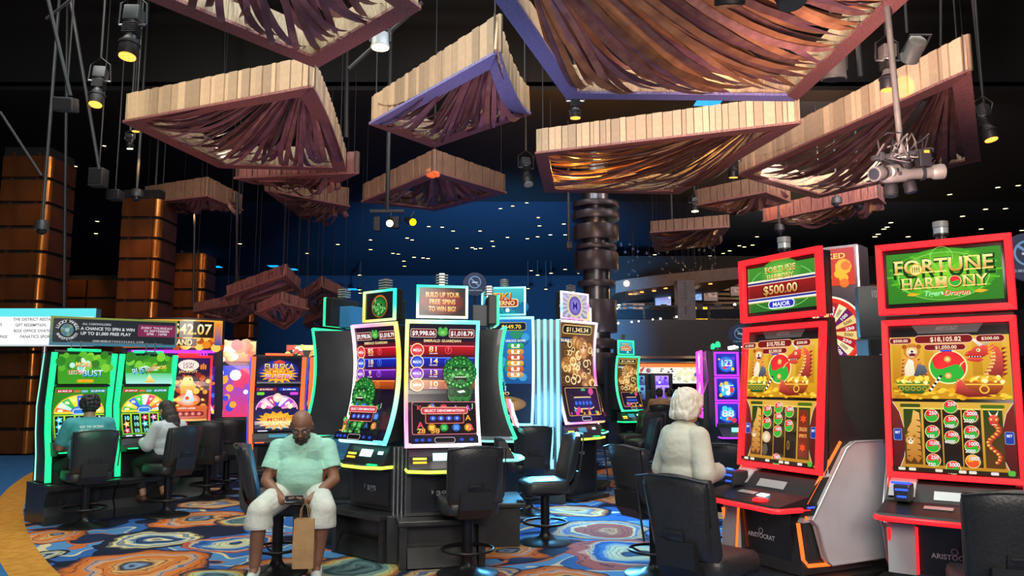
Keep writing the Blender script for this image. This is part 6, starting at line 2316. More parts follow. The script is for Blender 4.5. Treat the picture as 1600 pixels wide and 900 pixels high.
MB().tube([(-.36, .05, 1.9), (-.34, .12, 1.4), (-.38, .0, .6)], .012, 6).build('edge_light', 'led_blue', t, smooth=60)
c = at(487, 545, 12.6)
t = thing('slot_topper', 'bright yellow and red slot topper behind the orange-lit machines', 'display', (c.x, 12.6, 0), 10)
MB().box(0, .14, 1.05, .8, .3, 2.1, bev=.02).build('cabinet', 'cab_dark', t)
fn, out = flat_fn((0, 0, 2.03), .8, .3)
a = Art(fn, .8, .3, out, .001)
a.rect(0, 0, 1, 1, hx('#ffb81c'), hx('#fff08a'))
a.rect(.0, 0, .16, 1, hx('#c8281c'))
a.rect(.16, 0, .34, 1, hx('#5aa83a'))
a.scatter(18, .02, .1, .36, .9, .05, [hx('#ffe86a'), hx('#f0f0e0'), hx('#d83a1c')], 3)
a.ell(.7, .3, .25, hx('#ff8a1c'), cin=hx('#ffd84a'))
a.build('topper_screen', 'screen', t)


# ---- purple six-screen bank on the right
def art_lock(a, seed):
    pal = [hx(x) for x in ('#2a8ae8', '#3ad8f0', '#f0f4ff', '#6a3ae8', '#f5c83a', '#e83a4a')]
    a.rect(0, 0, 1, 1, hx('#141c5a'), hx('#2a3ab8'))
    a.ell(.5, .5, .4, hx('#1c3ac8'), cin=hx('#6ad8ff'))
    a.scatter(10, .15, .2, .85, .8, .1, pal, seed)
    a.text(['LOCK', '123', '777', 'IT', 'WIN', '88'][seed % 6], .5, .55, .3, WHT, .6, hx('#9af0ff'))


p = at(1158, 640, 11.0)
t = thing('slot_machine', 'purple-framed slot machine with six stacked screens', 'slot machine', (p.x + .12, 11.0, 0), 0)
MB().box(0, .3, .5, .86, .5, 1.0, bev=.02).build('lower_cabinet', 'cab_dark', t)
MB().box(0, .35, 1.5, .9, .3, 1.1, bev=.02).build('upper_cabinet', 'cab_dark', t)
for j in range(3):
    for i in range(2):
        cx, w_ = (-.26, .3) if i == 0 else (.17, .5)
        cz = 1.84 - j * .36
        fn, out = flat_fn((cx, .18, cz), w_, .3)
        a = Art(fn, w_, .3, out, .001)
        art_lock(a, 1 + i + 2 * j)
        sc_ = a.build('game_screen', 'screen', t)
        frame_mesh(t, 'purple_light_frame', fn, 'led_purple', .026, .02, out, n=3)
MB().prism([(-.2, .80), (.1, .80), (.1, .98), (-.15, .84)], -.44, .44).build('button_deck', 'black_satin', t)
MB().box(-.2, -.06, .915, .16, .02, .06, None).build('player_display', 'led_mint', t)
MB().tube([(-.45, .0, .81), (-.45, -.2, .81), (.45, -.2, .81)], .012, 6).build('deck_light', 'led_purple', t, smooth=40)
for x in (-.34, .1):
    MB().ell((x, .3, 2.12), (.04, .04, .055), nu=10, nv=8).build('green_beacon', 'led_green', t, smooth=60)
    MB().lathe([(.05, 2.04), (.05, 2.08), (.03, 2.09)], 12, Matrix.Translation((x, .3, 0))).build('beacon_base', 'cab_dark', t)
MB().tube([(-.2, .25, 2.07), (0, .25, 2.11), (.2, .25, 2.15), (.4, .25, 2.2)], .03, 6).build('top_sparkle_light', 'led_white', t, smooth=60)
p = at(1107, 640, 12.0)
t = thing('slot_machine', 'dark slot machine seen edge-on left of the purple screens', 'slot machine', (p.x, 12.0, 0), -98)
MB().box(0, .1, .45, .6, .5, .9, bev=.02).build('lower_cabinet', 'cab_dark', t)
MB().prism([(-.12, .9), (.30, .9), (.24, 1.45), (.30, 1.6), (.28, 2.05), (-.05, 2.05), (-.02, 1.6), (-.10, 1.4)], -.33, .33).build('upper_cabinet', 'cab_dark', t, smooth=0)
for z, h in ((1.83, .4), (1.32, .5)):
    fn, out = flat_fn((0, -.11, z), .56, h)
    a = Art(fn, .56, h, out, .001)
    a.rect(0, 0, 1, 1, hx('#d83ae8'), hx('#f0a8ff'))
    a.scatter(12, .1, .1, .9, .9, .1, [hx('#ffffff'), hx('#6a3ae8'), hx('#ff5ac8')], 4)
    a.build('game_screen', 'screen', t)
    frame_mesh(t, 'pink_light_frame', fn, 'led_pink', .03, .03, out, n=3)
MB().prism([(-.42, .80), (.0, .80), (.0, .9), (-.4, .84)], -.32, .32).build('button_deck', 'black_satin', t)
MB().ell((0, .1, 2.12), (.04, .04, .06), nu=10, nv=8).build('green_beacon', 'led_green', t, smooth=60)
MB().lathe([(.05, 2.04), (.05, 2.08), (.03, 2.09)], 12, Matrix.Translation((0, .1, 0))).build('beacon_base', 'cab_dark', t)

# ---- prize-wheel machine behind the left red-framed machine
p = at(1300, 640, 7.4)
t = thing('slot_machine', 'tall prize-wheel slot machine behind the two red-framed machines', 'slot machine', (p.x + .02, 7.4, 0), -42)
MB().box(0, .12, .5, .74, .5, 1.0, bev=.02).build('lower_cabinet', 'cab_dark', t)
MB().box(0, .15, 1.55, .74, .4, 1.15, bev=.02).build('upper_cabinet', 'cab_dark', t)
MB().box(0, .15, 2.5, .6, .3, .78, bev=.02).build('top_cabinet', 'cab_dark', t)
fn, out = flat_fn((0, -.07, 2.05), .70, .70)
MB().lathe([(0, 0), (.35, 0), (.35, .05), (0, .05)], 40, Matrix.Translation((0, -.02, 2.05)) @ Matrix.Rotation(R(90), 4, 'X')).build('wheel_drum', 'black_satin', t, smooth=40)
a = Art(fn, .70, .70, out, .001)
a.ell(.5, .5, .5, hx('#e0301c'), n=48)
a.ring(.5, .5, .5, .05, hx('#fff0d8'), n=48)
for k in range(22):
    t0 = k * math.tau / 22
    t1 = t0 + math.tau / 22
    c = [hx('#b01c28'), hx('#e8c87a'), hx('#6a1c5a'), hx('#f0e0b0')][k % 4]
    a.poly([(.5, .5), (.5 + .42 * math.cos(t0), .5 + .42 * math.sin(t0)), (.5 + .42 * math.cos(t1), .5 + .42 * math.sin(t1))], c)
    tm = (t0 + t1) / 2
    a.text(['250', '500', '100', '1000'][k % 4], .5 + .3 * math.cos(tm), .5 + .3 * math.sin(tm), .04, WHT if k % 2 == 0 else hx('#5a1c10'), .12, rot=tm)
a.ell(.5, .5, .11, hx('#8a6a2a'), cin=hx('#f5e0a0'))
a.build('prize_wheel', 'screen', t)
fn, out = flat_fn((0, -.01, 2.68), .52, .36)
a = Art(fn, .52, .36, out, .001)
a.rect(0, 0, 1, 1, hx('#d8380c'), hx('#b81c10'))
a.text('WICKED', .5, .8, .14, hx('#ffd84a'), .7)
a.scatter(16, .1, .05, .95, .6, .12, [hx('#ffb81c'), hx('#fff08a'), hx('#f5741c')], 4)
a.build('top_screen', 'screen', t)
fn, out = flat_fn((0, -.06, 1.33), .66, .74)
a = Art(fn, .66, .74, out, .001)
a.rect(0, 0, 1, 1, hx('#1c1408'), hx('#3a1c0a'))
a.text('WICKED', .5, .93, .07, hx('#ffc83a'), .7)
a.text('WHEEL', .5, .83, .07, hx('#ffc83a'), .6)
a.rr(.1, .66, .9, .77, hx('#1c0c08'), .3, hx('#ffd84a'), .01)
a.text('$1,841.20', .5, .715, .06, hx('#ffe86a'), .6)
a.rr(.1, .54, .9, .62, hx('#8c1414'), .3)
a.scatter(36, .05, .03, .95, .5, .07, [hx('#6a8c1c'), hx('#c8a83a'), hx('#3a5a14'), hx('#8c6a1c'), hx('#e8d06a')], 6)
a.build('main_screen', 'screen', t)
# back of the neighbouring machine with its number plates
p = at(1364, 490, 6.3)
t = thing('slot_machine', 'back of a slot machine with plate 103295 between the red-framed machines', 'slot machine', (p.x + .17, 6.3, 0), -6)
MB().box(0, .2, .8, .66, .4, 1.6, bev=.02).build('rear_cabinet', 'black_satin', t)
MB().box(.05, .2, 1.7, .50, .3, .5, bev=.02).build('rear_door', 'black_satin', t)
MB().box(.02, .1, 2.16, .56, .1, .44, bev=.03).build('top_box_back', 'grey_plate', t, smooth=30)
fn, out = flat_fn((-.02, .045, 2.31), .4, .1)
a = Art(fn, .4, .1, out, .001)
a.text('103295', .34, .5, .6, hx('#a8acb0'), .36)
a.build('number_plate', 'print', t)
fn, out = flat_fn((-.08, .045, 1.78), .3, .1)
a = Art(fn, .3, .1, out, .001)
a.text('5664', .55, .5, .6, hx('#a8acb0'), .36)
a.build('number_plate', 'print', t)
p = at(1345, 640, 5.9)
tag(MB().prism([(-.3, .0), (.3, .0), (.3, 1.72), (.22, 1.78), (-.3, 1.78)], -.22, .22, 'y', T=Matrix.Translation((p.x + .08, 6.05, 0)) @ Matrix.Rotation(R(-30), 4, 'Z')).build('machine_side_cover', 'cab_brown'), 'plain dark cabinet side in the gap between the red-framed machines', 'cabinet')
# ------------------------------------------------------------------ casino chairs
def make_chair():
    t = thing('casino_chair', 'chair', 'chair', (0, 0, 0), 0, 'black casino chairs')
    # backrest: curved padded slab with rounded corners, facing -y
    mb = MB()
    rows, cols = 10, 9
    Wb, Hb = .47, .46
    fr, bk = [], []
    for j in range(rows + 1):
        v = j / rows
        a_, b_ = [], []
        for i in range(cols + 1):
            u = i / cols * 2 - 1
            ww = Wb / 2 * (.93 + .07 * v) * (1 - .06 * max(0, (v - .85) / .15) ** 2 - .07 * max(0, (.12 - v) / .12) ** 2)
            zz = .60 + Hb * v + (.012 * math.cos(u * 3.1) if v > .8 else 0) * v
            y0 = .23 + .10 * v - .055 * u * u
            edge = min(1, (1 - abs(u)) * 5, v * 6, (1 - v) * 6)
            th = .018 + .027 * max(0, edge) ** .5
            a_.append((u * ww, y0 - th, zz))
            b_.append((u * ww, y0 + th, zz))
        fr.append(a_)
        bk.append(b_)
    rings = [a_ + b_[::-1] for a_, b_ in zip(fr, bk)]
    mb.loft(rings)
    mb.build('backrest', 'vinyl', t, smooth=50)
    pp = [(-.235, .275, .66), (-.238, .30, .80), (-.24, .33, 1.04), (-.1, .37, 1.062), (.1, .37, 1.062), (.24, .33, 1.04), (.238, .30, .80), (.235, .275, .66)]
    MB().tube(pp, .007, 6).build('piping', 'vinyl', t, smooth=60)
    hd = MB().box(0, 0, 0, .13, .02, .075, Matrix.Translation((0, .304, .73)) @ Matrix.Rotation(R(-12), 4, 'X'), bev=.012).build('grab_handle', 'black_gloss', t, smooth=40)
    MB().box(0, 0, 0, .10, .02, .02, Matrix.Translation((0, .312, .745)) @ Matrix.Rotation(R(-12), 4, 'X'), bev=.006).build('handle_bar', 'black_satin', hd, smooth=40)
    # seat cushion
    mb = MB()
    rings = []
    for zz, s_ in ((.50, .90), (.505, .97), (.53, 1.0), (.575, 1.0), (.605, .97), (.62, .9), (.625, .7)):
        ring = []
        for k in range(28):
            a_ = k * math.tau / 28
            cx, cy = math.cos(a_), math.sin(a_)
            e = .38
            ring.append((math.copysign(abs(cx) ** e, cx) * .235 * s_, -.02 + math.copysign(abs(cy) ** e, cy) * .235 * s_, zz - (.015 if cy < -.5 else 0)))
        rings.append(ring)
    mb.loft(rings).build('seat', 'vinyl', t, smooth=60)
    MB().prism([(.12, .48), (.24, .48), (.30, .56), (.315, .70), (.285, .70), (.26, .60), (.2, .53), (.12, .53)], -.13, .13).build('back_bracket', 'black_satin', t)
    MB().box(0, 0, .485, .26, .26, .03, bev=.008).build('seat_plate', 'chair_metal', t)
    MB().lathe([(.045, .03), (.045, .47), (.07, .48)], 18).build('post', 'chair_metal', t, smooth=40)
    ring = [(.215 * math.cos(k * math.tau / 28), .215 * math.sin(k * math.tau / 28), .20) for k in range(28)]
    MB().tube(ring, .012, 8, loop=True).build('foot_ring', 'chair_metal', t, smooth=60)
    for k in range(3):
        a_ = k * math.tau / 3 + .5
        MB().tube([(.04 * math.cos(a_), .04 * math.sin(a_), .15), (.12 * math.cos(a_ + .15), .12 * math.sin(a_ + .15), .17), (.215 * math.cos(a_), .215 * math.sin(a_), .20)], .009, 6).build('ring_spoke', 'chair_metal', t, smooth=60)
    MB().lathe([(.255, .002), (.26, .006), (.25, .016), (.12, .03), (.06, .07), (.045, .10)], 32).build('floor_plate', 'chair_metal', t, smooth=40)
    return t


chair0 = make_chair()
CH = [
    ('nearest black chair in front of the white-haired woman', 1.13, 4.62, 132),
    ('black chair with its back to us at the far right machine', 2.50, 4.05, 163),
    ('black chair drawn up to the centre slot machine', -.37, 6.62, 196),
    ('black chair turned sideways alone on the open carpet', .33, 7.86, 283),
    ('black chair facing the tiki machine, tinted blue', .21, 9.6, 190),
    ('black chair the seated man sits on, backrest at his side', -1.97, 6.66, 104),
    ('black chair the man in teal sits on', -4.72, 8.72, 222),
    ('black chair the long-haired woman sits on', -4.12, 9.42, 240),
    ('black chair before the lion slot machine', *at(322, 783, 10.75).xy, 190),
    ('black chair half hidden beside the lion machine chair', *at(352, 775, 11.3).xy, 200),
    ('black chair in side view beyond the woman, seat to the left', *onz(995, 772, 0).xy, 272),
    ('black chair just behind the woman, left of her back', *at(1022, 800, 6.6).xy, 120),
    ('black chair just behind the woman, right of her elbow', *at(1146, 800, 6.9).xy, 150),
    ('black chair at the far green-lit machine', *at(1003, 680, 13.2).xy, 300),
    ('black chair behind the far green-lit machine', *at(985, 680, 14.6).xy, 280),
    ('black chair left of the far seated people', *at(1035, 690, 14.2).xy, 200),
    ('black chair among the slot machines left of the tube column', *at(700, 690, 12.6).xy, 30),
]
for i, (lb, x, y, rz) in enumerate(CH):
    o = chair0 if i == 0 else copy_tree(chair0)
    o.location = (x, y, 0)
    o.rotation_euler = (0, 0, R(rz))
    o['label'] = lb


# ------------------------------------------------------------------ people
def cap(mb, p0, r0, p1, r1, n=14):
    p0, p1 = Vector(p0), Vector(p1)
    d = (p1 - p0)
    L = max(1e-5, d.length)
    d /= L
    up = Vector((0, 0, 1)) if abs(d.z) < .9 else Vector((1, 0, 0))
    a = d.cross(up).normalized()
    b = a.cross(d).normalized()
    rings = []
    prof = [(-math.cos(R(10 + 16 * k)) * r0, math.sin(R(10 + 16 * k)) * r0) for k in range(6)] + [(L + math.sin(R(16 * k)) * r1, math.cos(R(16 * k)) * r1) for k in range(6)]
    for s, r in prof:
        rings.append([p0 + d * s + (a * math.cos(t * math.tau / n) + b * math.sin(t * math.tau / n)) * r for t in range(n)])
    mb.loft(rings)


def remesh(mb, name, mat, parent, voxel, smooth=6, factor=.5):
    me = mb.mesh(name)
    o = bpy.data.objects.new(name, me)
    C.objects.link(o)
    m = o.modifiers.new('r', 'REMESH')
    m.mode = 'VOXEL'
    m.voxel_size = voxel
    m.use_smooth_shade = True
    if smooth:
        s_ = o.modifiers.new('s', 'SMOOTH')
        s_.factor = factor
        s_.iterations = smooth
    bpy.context.view_layer.update()
    dg = bpy.context.evaluated_depsgraph_get()
    me2 = bpy.data.meshes.new_from_object(o.evaluated_get(dg))
    me2.name = name
    bpy.data.objects.remove(o)
    bpy.data.meshes.remove(me)
    me2.materials.clear()
    me2.materials.append(M[mat])
    me2.polygons.foreach_set('use_smooth', [True] * len(me2.polygons))
    return link(name, me2, parent)


def hem_cut(o, p, nrm, near=None, rad=.14):
    """trim a garment to a clean open hem: everything beyond the plane goes (only close to the point near, if given)"""
    bm = bmesh.new()
    bm.from_mesh(o.data)
    if near is None:
        fs = bm.faces[:]
    else:
        a, b = near
        d = (b - a)
        fs = []
        for f in bm.faces:
            c = f.calc_center_median()
            t = max(.15, min(1.6, (c - a).dot(d) / d.dot(d)))
            if (c - (a + d * t)).length < rad:
                fs.append(f)
    es = list({e for f in fs for e in f.edges})
    vs = list({v for f in fs for v in f.verts})
    bmesh.ops.bisect_plane(bm, geom=vs + es + fs, plane_co=p, plane_no=nrm, clear_outer=True)
    bm.to_mesh(o.data)
    bm.free()
    o.data.polygons.foreach_set('use_smooth', [True] * len(o.data.polygons))


def hand(mb, wr, fwd, palm_n, side, s=1.0, curl=.6, thumb_in=1.0):
    """wr wrist, fwd direction of the hand, palm_n direction the palm faces, side towards the thumb"""
    wr, f, n, t = Vector(wr), Vector(fwd).normalized(), Vector(palm_n).normalized(), Vector(side).normalized()
    c = wr + f * .05 * s
    for k in (-.028, -.009, .009, .028):
        cap(mb, wr + f * .01 * s + t * k * .7 * s, .019 * s, wr + f * .085 * s + t * k * s, .0155 * s)
    for k, L in ((.030, .072), (.010, .08), (-.010, .075), (-.029, .06)):
        p = wr + f * .088 * s + t * k * s
        a = f
        for j, seg in enumerate((.42, .32, .26)):
            ang = curl * (.5 + .35 * j)
            a2 = (f * math.cos(ang * (j + 1) * .75) + n * math.sin(ang * (j + 1) * .75)).normalized()
            q = p + a2 * L * seg * s
            cap(mb, p, (.0098 - .0008 * j) * s, q, (.0092 - .001 * j) * s, 8)
            p = q
    p = wr + f * .03 * s + t * .032 * s
    d1 = (f * .55 + t * .65 + n * .35 * thumb_in).normalized()
    q = p + d1 * .036 * s
    cap(mb, p, .0135 * s, q, .0115 * s, 8)
    d2 = (f * .9 + t * .15 + n * .45 * thumb_in).normalized()
    cap(mb, q, .0112 * s, q + d2 * .032 * s, .0095 * s, 8)


def head_shapes(mb, c, Rm, s=1.0, wide=1.0):
    """skull, jaw, brow, nose, ears, lips around centre c; Rm rotates from face -y upright"""
    def P(x, y, z):
        return Vector(c) + Rm @ Vector((x * s, y * s, z * s))
    rot = Rm.to_euler()

    def E(p, r):
        mb.ell(P(*p), [x * s for x in r], rot=rot, nu=18, nv=12)
    E((0, .012, .028), (.076 * wide, .094, .088))
    E((0, -.020, -.03), (.066 * wide, .072, .075))
    E((0, -.040, -.075), (.044 * wide, .042, .036))
    E((0, -.078, .022), (.052, .016, .012))
    cap(mb, P(0, -.086, .012), .010 * s, P(0, -.108, -.018), .0145 * s, 10)
    for q in (-1, 1):
        E((q * .013, -.096, -.022), (.010, .011, .008))
        E((q * .078 * wide, .008, -.004), (.010, .020, .032))
        E((q * .042, -.062, -.018), (.022, .022, .02))
    E((0, -.088, -.048), (.026, .012, .007))
    E((0, -.086, -.059), (.023, .012, .007))
    return P


def face_parts(t, P, s, glasses=None, lips='lips'):
    for q in (-1, 1):
        e = MB().ell(P(q * .030, -.081, .004), (.011 * s, .011 * s, .010 * s), nu=12, nv=8).build('eye', 'eye', t, smooth=60)
        MB().ell(P(q * .030, -.0905, .003), (.0045 * s, .003 * s, .0048 * s), nu=8, nv=6).build('iris', 'beard', e, smooth=60)
        MB().tube([P(q * .012, -.088, .024), P(q * .03, -.088, .031), P(q * .05, -.074, .025)], .005 * s, 6).build('eyebrow', 'beard', t, smooth=60)
    MB().tube([P(-.024, -.092, -.054), P(0, -.1, -.0525), P(.024, -.092, -.054)], [.002 * s, .0045 * s, .002 * s], 6).build('lips', lips, t, smooth=60)
    if glasses:
        g = MB()
        for q in (-1, 1):
            loop = [P(q * .032 + .026 * math.cos(k * math.tau / 16), -.099 + .006 * abs(math.cos(k * math.tau / 16)), .004 + .019 * math.sin(k * math.tau / 16)) for k in range(16)]
            g.tube(loop, .0030 * s, 6, loop=True)
            g.tube([P(q * .058, -.094, .008), P(q * .079, -.05, .01), P(q * .084, .015, .008)], .003 * s, 6)
        g.tube([P(-.008, -.104, .008), P(.008, -.104, .008)], .003 * s, 6)
        g.build('glasses', glasses, t, smooth=60)


def person(label, loc, rz, J, skin, clothes, voxel=.006, group=None):
    t = thing('person', label, 'person', loc, rz, group)
    b = MB()
    s = J.get('s', 1.0)
    V = lambda k: [Vector(x) for x in J[k]]
    sh, el, wr, hip, kn, an = V('sh'), V('el'), V('wr'), V('hip'), V('kn'), V('an')
    neck, head = Vector(J['neck']), Vector(J['head'])
    Rm = Euler((R(J.get('nod', 0)), R(J.get('lean', 0)), R(J.get('turn', 0)))).to_matrix()
    P = head_shapes(b, head, Rm, J.get('hs', 1.0), J.get('hw', 1.0))
    cap(b, neck + Vector((0, 0, -.05)), .062 * s, Vector(P(0, .025, -.06)), .056 * s)
    torso = J['torso']
    for c, r in torso:
        b.ell(c, r, nu=20, nv=14)
    cap(b, sh[0], .062 * s, sh[1], .062 * s)
    rA = J.get('rA', (.055, .044, .030))
    rL = J.get('rL', (.088, .058, .040))
    for i in (0, 1):
        cap(b, sh[i], rA[0], el[i], rA[1])
        cap(b, el[i], rA[1], wr[i], rA[2])
        h = J['hands'][i]
        hand(b, wr[i], h[0], h[1], h[2], s * .98, h[3])
        cap(b, hip[i], rL[0], kn[i], rL[1])
        mid = kn[i].lerp(an[i], .32) + Vector((0, .015, 0))
        cap(b, kn[i], rL[1] * .94, mid, rL[1] * 1.0)
        cap(b, mid, rL[1] * 1.0, an[i], rL[2])
        ft = Vector(J['toe'][i])
        cap(b, an[i] + Vector((0, 0, -.045)), .036, ft, .03)
    remesh(b, 'body', skin, t, voxel, 4)
    face_parts(t, P, J.get('hs', 1.0), J.get('glasses'))
    # upper garment
    g = MB()
    o = .013
    for c, r in torso:
        g.ell(c, [x + o for x in r], nu=20, nv=14)
    cap(g, sh[0], .062 * s + o, sh[1], .062 * s + o)
    fr = clothes['sleeve']
    ex = clothes.get('loose', .012)
    for i in (0, 1):
        if fr <= 1:
            cap(g, sh[i], rA[0] + o + ex * .5, sh[i].lerp(el[i], fr), rA[0] * .9 + o + ex)
        else:
            cap(g, sh[i], rA[0] + o + ex * .5, el[i], rA[1] + o + ex)
            cap(g, el[i], rA[1] + o + ex, el[i].lerp(wr[i], fr - 1), rA[2] + o + ex * .9)
    if clothes.get('hem'):
        for c, r in clothes['hem']:
            g.ell(c, r, nu=22, nv=12)
    shirt = remesh(g, clothes.get('top_name', 'shirt'), clothes['top'], t, voxel * 1.25, clothes.get('soft', 4))
    if fr <= 1:
        for i in (0, 1):
            hem_cut(shirt, sh[i].lerp(el[i], fr + .08), (el[i] - sh[i]).normalized(), (sh[i], el[i]), .10)
    # lower garment
    g = MB()
    pe = Vector(J['pel'])
    g.ell(pe, J.get('pelr', (.185, .15, .13)), nu=20, nv=12)
    lf = clothes['leg']
    lx = clothes.get('leg_loose', .018)
    for i in (0, 1):
        cap(g, hip[i], rL[0] + lx, kn[i], rL[1] + lx * 1.3)
        if lf > 1:
            e = kn[i].lerp(an[i], lf - 1)
            cap(g, kn[i], rL[1] + lx * 1.3, e, rL[1] + (rL[2] - rL[1]) * (lf - 1) + lx * clothes.get('flare', 1.3))
    lower = remesh(g, clothes.get('bottom_name', 'trousers'), clothes['bottom'], t, voxel * 1.25, 3)
    if clothes.get('hem_z'):
        hem_cut(lower, Vector((0, 0, clothes['hem_z'])), Vector((0, 0, -1)))
    # shoes
    for i in (0, 1):
        ft = Vector(J['toe'][i])
        g = MB()
        a_ = an[i] + Vector((0, .02, -.055))
        d = (ft - a_)
        cap(g, a_, .044, ft, .042)
        cap(g, a_.lerp(ft, .5) + Vector((0, 0, .012)), .04, ft, .036)
        me = g
        ob = remesh(g, 'shoe', clothes['shoe'], t, .008, 3)
        for v in ob.data.vertices:
            if v.co.z < .004:
                v.co.z = .004
    return t, P, Rm, shirt


# --- seated man with phone
manloc = (-1.735, 6.50, 0)
mt_, mP, mR, mshirt = person('bald bearded man in mint polo shirt seated facing us with phone', manloc, 8, dict(
    s=1.08, hs=1.08, hw=1.02, neck=(0, -.05, 1.13), head=(.0, -.145, 1.225), nod=32, glasses='black_satin',
    sh=[(-.195, -.02, 1.04), (.195, -.02, 1.04)], el=[(-.268, -.12, .79), (.268, -.12, .79)], wr=[(-.10, -.36, .665), (.11, -.36, .665)],
    hip=[(-.11, -.06, .70), (.11, -.06, .70)], kn=[(-.255, -.44, .60), (.225, -.44, .60)], an=[(-.285, -.40, .205), (.175, -.40, .205)],
    toe=[(-.305, -.52, .06), (.19, -.52, .06)], pel=(0, -.02, .70), pelr=(.205, .17, .12),
    torso=[((0, -.03, .99), (.205, .135, .17)), ((0, -.075, .83), (.205, .18, .17)), ((0, -.03, .73), (.18, .15, .12))],
    rA=(.056, .047, .034), rL=(.088, .060, .043),
    hands=[((.9, -.3, -.12), (.25, -.2, .95), (.25, -.9, .3), .55), ((-.9, -.3, -.12), (-.25, -.2, .95), (-.25, -.9, .3), .55)]),
    'skin_tan', dict(top='polo_mint', top_name='polo_shirt', sleeve=.60, loose=.018, hem=[((0, -.07, .80), (.215, .20, .13))], bottom='shorts_white', bottom_name='shorts', leg=1.25, leg_loose=.026, flare=2.1, hem_z=.475, shoe='shoe_white'))
# collar, placket, pocket, beard
for q_ in (-1, 1):
    MB().bar([(q_ * .075, .015, 1.145), (q_ * .085, -.06, 1.125), (q_ * .045, -.135, 1.085), (q_ * .012, -.165, 1.045)], .045, .010, nrm=(0, -.6, .8)).build('collar', 'polo_mint', mt_, smooth=60)
for k in range(2):
    MB().ell((0, -.186 - .012 * k, 1.02 - .05 * k), (.007, .004, .007), nu=8, nv=6).build('button', 'shoe_white', mt_, smooth=60)
MB().box(0, 0, 0, .09, .006, .10, Matrix.Translation((.10, -.178, .985)) @ Matrix.Rotation(R(14), 4, 'X') @ Matrix.Rotation(R(14), 4, 'Z'), bev=.003).build('pocket', 'polo_mint', mt_)
bd = MB()
for x, y, z, r in ((0, -.078, -.098, .026), (-.026, -.066, -.09, .025), (.026, -.066, -.09, .025), (-.046, -.04, -.07, .022), (.046, -.04, -.07, .022), (-.056, -.014, -.04, .018), (.056, -.014, -.04, .018), (0, -.09, -.078, .018), (-.02, -.098, -.042, .009), (.02, -.098, -.042, .009), (0, -.102, -.040, .009), (-.03, -.088, -.06, .012), (.03, -.088, -.06, .012)):
    bd.ell(mP(x, y, z), (r, r, r * .9), nu=10, nv=8)
remesh(bd, 'beard', 'beard', mt_, .005, 3)
ph = thing('phone', 'black smartphone held low in the seated man\'s hands', 'phone', (0, 0, 0))
Tm = Matrix.Translation(manloc) @ Matrix.Rotation(R(8), 4, 'Z') @ Matrix.Translation((.0, -.435, .685)) @ Euler((R(38), 0, R(8))).to_matrix().to_4x4()
ph.matrix_world = Tm
MB().box(0, 0, 0, .145, .072, .009, bev=.004).build('case', 'phone', ph, smooth=40)
MB().box(0, 0, .0048, .132, .062, .0006).build('display', 'glass_dark', ph)
# paper bag hanging from his fingers
bg = thing('paper_bag', 'tall brown kraft paper bag hanging between the seated man\'s knees', 'bag', (-1.575, 6.02, .19), 4)
w0, d0, hh = .078, .05, .36
MB().loft([[(-w0, -d0, 0), (w0, -d0, 0), (w0, d0, 0), (-w0, d0, 0)], [(-w0 * 1.02, -d0 * 1.05, hh * .4), (w0 * 1.03, -d0 * 1.05, hh * .4), (w0 * 1.02, d0, hh * .4), (-w0, d0, hh * .4)], [(-w0 * .96, -d0 * .75, hh), (w0 * .98, -d0 * .75, hh * 1.01), (w0 * .98, d0 * .7, hh), (-w0 * .96, d0 * .7, hh)]], caps=False).build('bag_body', 'kraft', bg)
MB().box(0, 0, .004, w0 * 2, d0 * 2, .006).build('bag_bottom', 'kraft', bg)
MB().box(0, -d0 - .002, hh * .06, w0 * 1.6, .003, hh * .12).build('bottom_flap', 'kraft', bg)
for y_ in (-d0 * .7, d0 * .65):
    MB().tube([(-.035, y_, hh - .02), (-.03, y_ * .8, hh + .07), (-.004, y_ * .4, hh + .125), (.022, y_ * .8, hh + .07), (.035, y_, hh - .02)], .003, 6).build('handle', 'kraft', bg, smooth=60)
# --- standing white-haired woman, seen from behind
wl_ = at(1070, 700, 5.45)
wt, wP, wR, wsh = person('white-haired woman in cream sweater standing with her back to us', (wl_.x, 5.45, 0), 118, dict(
    s=.96, hs=1.0, neck=(0, -.01, 1.34), head=(0, -.045, 1.455), nod=10, turn=0, glasses='black_satin',
    sh=[(-.15, .0, 1.245), (.15, .0, 1.245)], el=[(-.235, .03, 1.0), (.235, .02, 1.0)], wr=[(-.13, -.19, 1.0), (.14, -.19, .99)],
    hip=[(-.09, 0, .84), (.09, 0, .84)], kn=[(-.10, -.02, .46), (.10, -.02, .46)], an=[(-.10, .02, .10), (.10, .02, .10)], toe=[(-.11, -.13, .045), (.11, -.13, .045)],
    pel=(0, .01, .86), pelr=(.175, .14, .13), rL=(.085, .062, .045),
    torso=[((0, .0, 1.17), (.165, .12, .18)), ((0, .02, 1.28), (.10, .08, .07)), ((0, -.01, 1.0), (.175, .14, .17)), ((0, .0, .9), (.165, .13, .12))],
    hands=[((.55, -.8, 0), (.7, .1, -.2), (.1, -.2, .9), .5), ((-.55, -.8, 0), (-.7, .1, -.2), (-.1, -.2, .9), .5)]),
    'skin_light', dict(top='sweater', top_name='sweater', sleeve=1.94, loose=.022, hem=[((0, .005, .98), (.19, .16, .20)), ((0, .025, 1.14), (.185, .145, .2))], soft=14, bottom='trousers_grey', leg=1.9, shoe='shoe_white'))
hr = MB()
for x, y, z, a_, b_, c_ in ((0, .02, .052, .102, .114, .09), (0, .066, .0, .098, .07, .09), (-.07, .024, -.02, .04, .066, .078), (.07, .024, -.02, .04, .066, .078), (0, .084, -.065, .09, .05, .045), (-.058, .06, -.075, .045, .045, .036), (.058, .06, -.075, .045, .045, .036), (0, -.06, .085, .06, .05, .028), (-.05, -.035, .05, .035, .05, .045), (.05, -.035, .05, .035, .05, .045)):
    hr.ell(wP(x, y, z), (a_, b_, c_), rot=wR.to_euler())
q = random.Random(3)
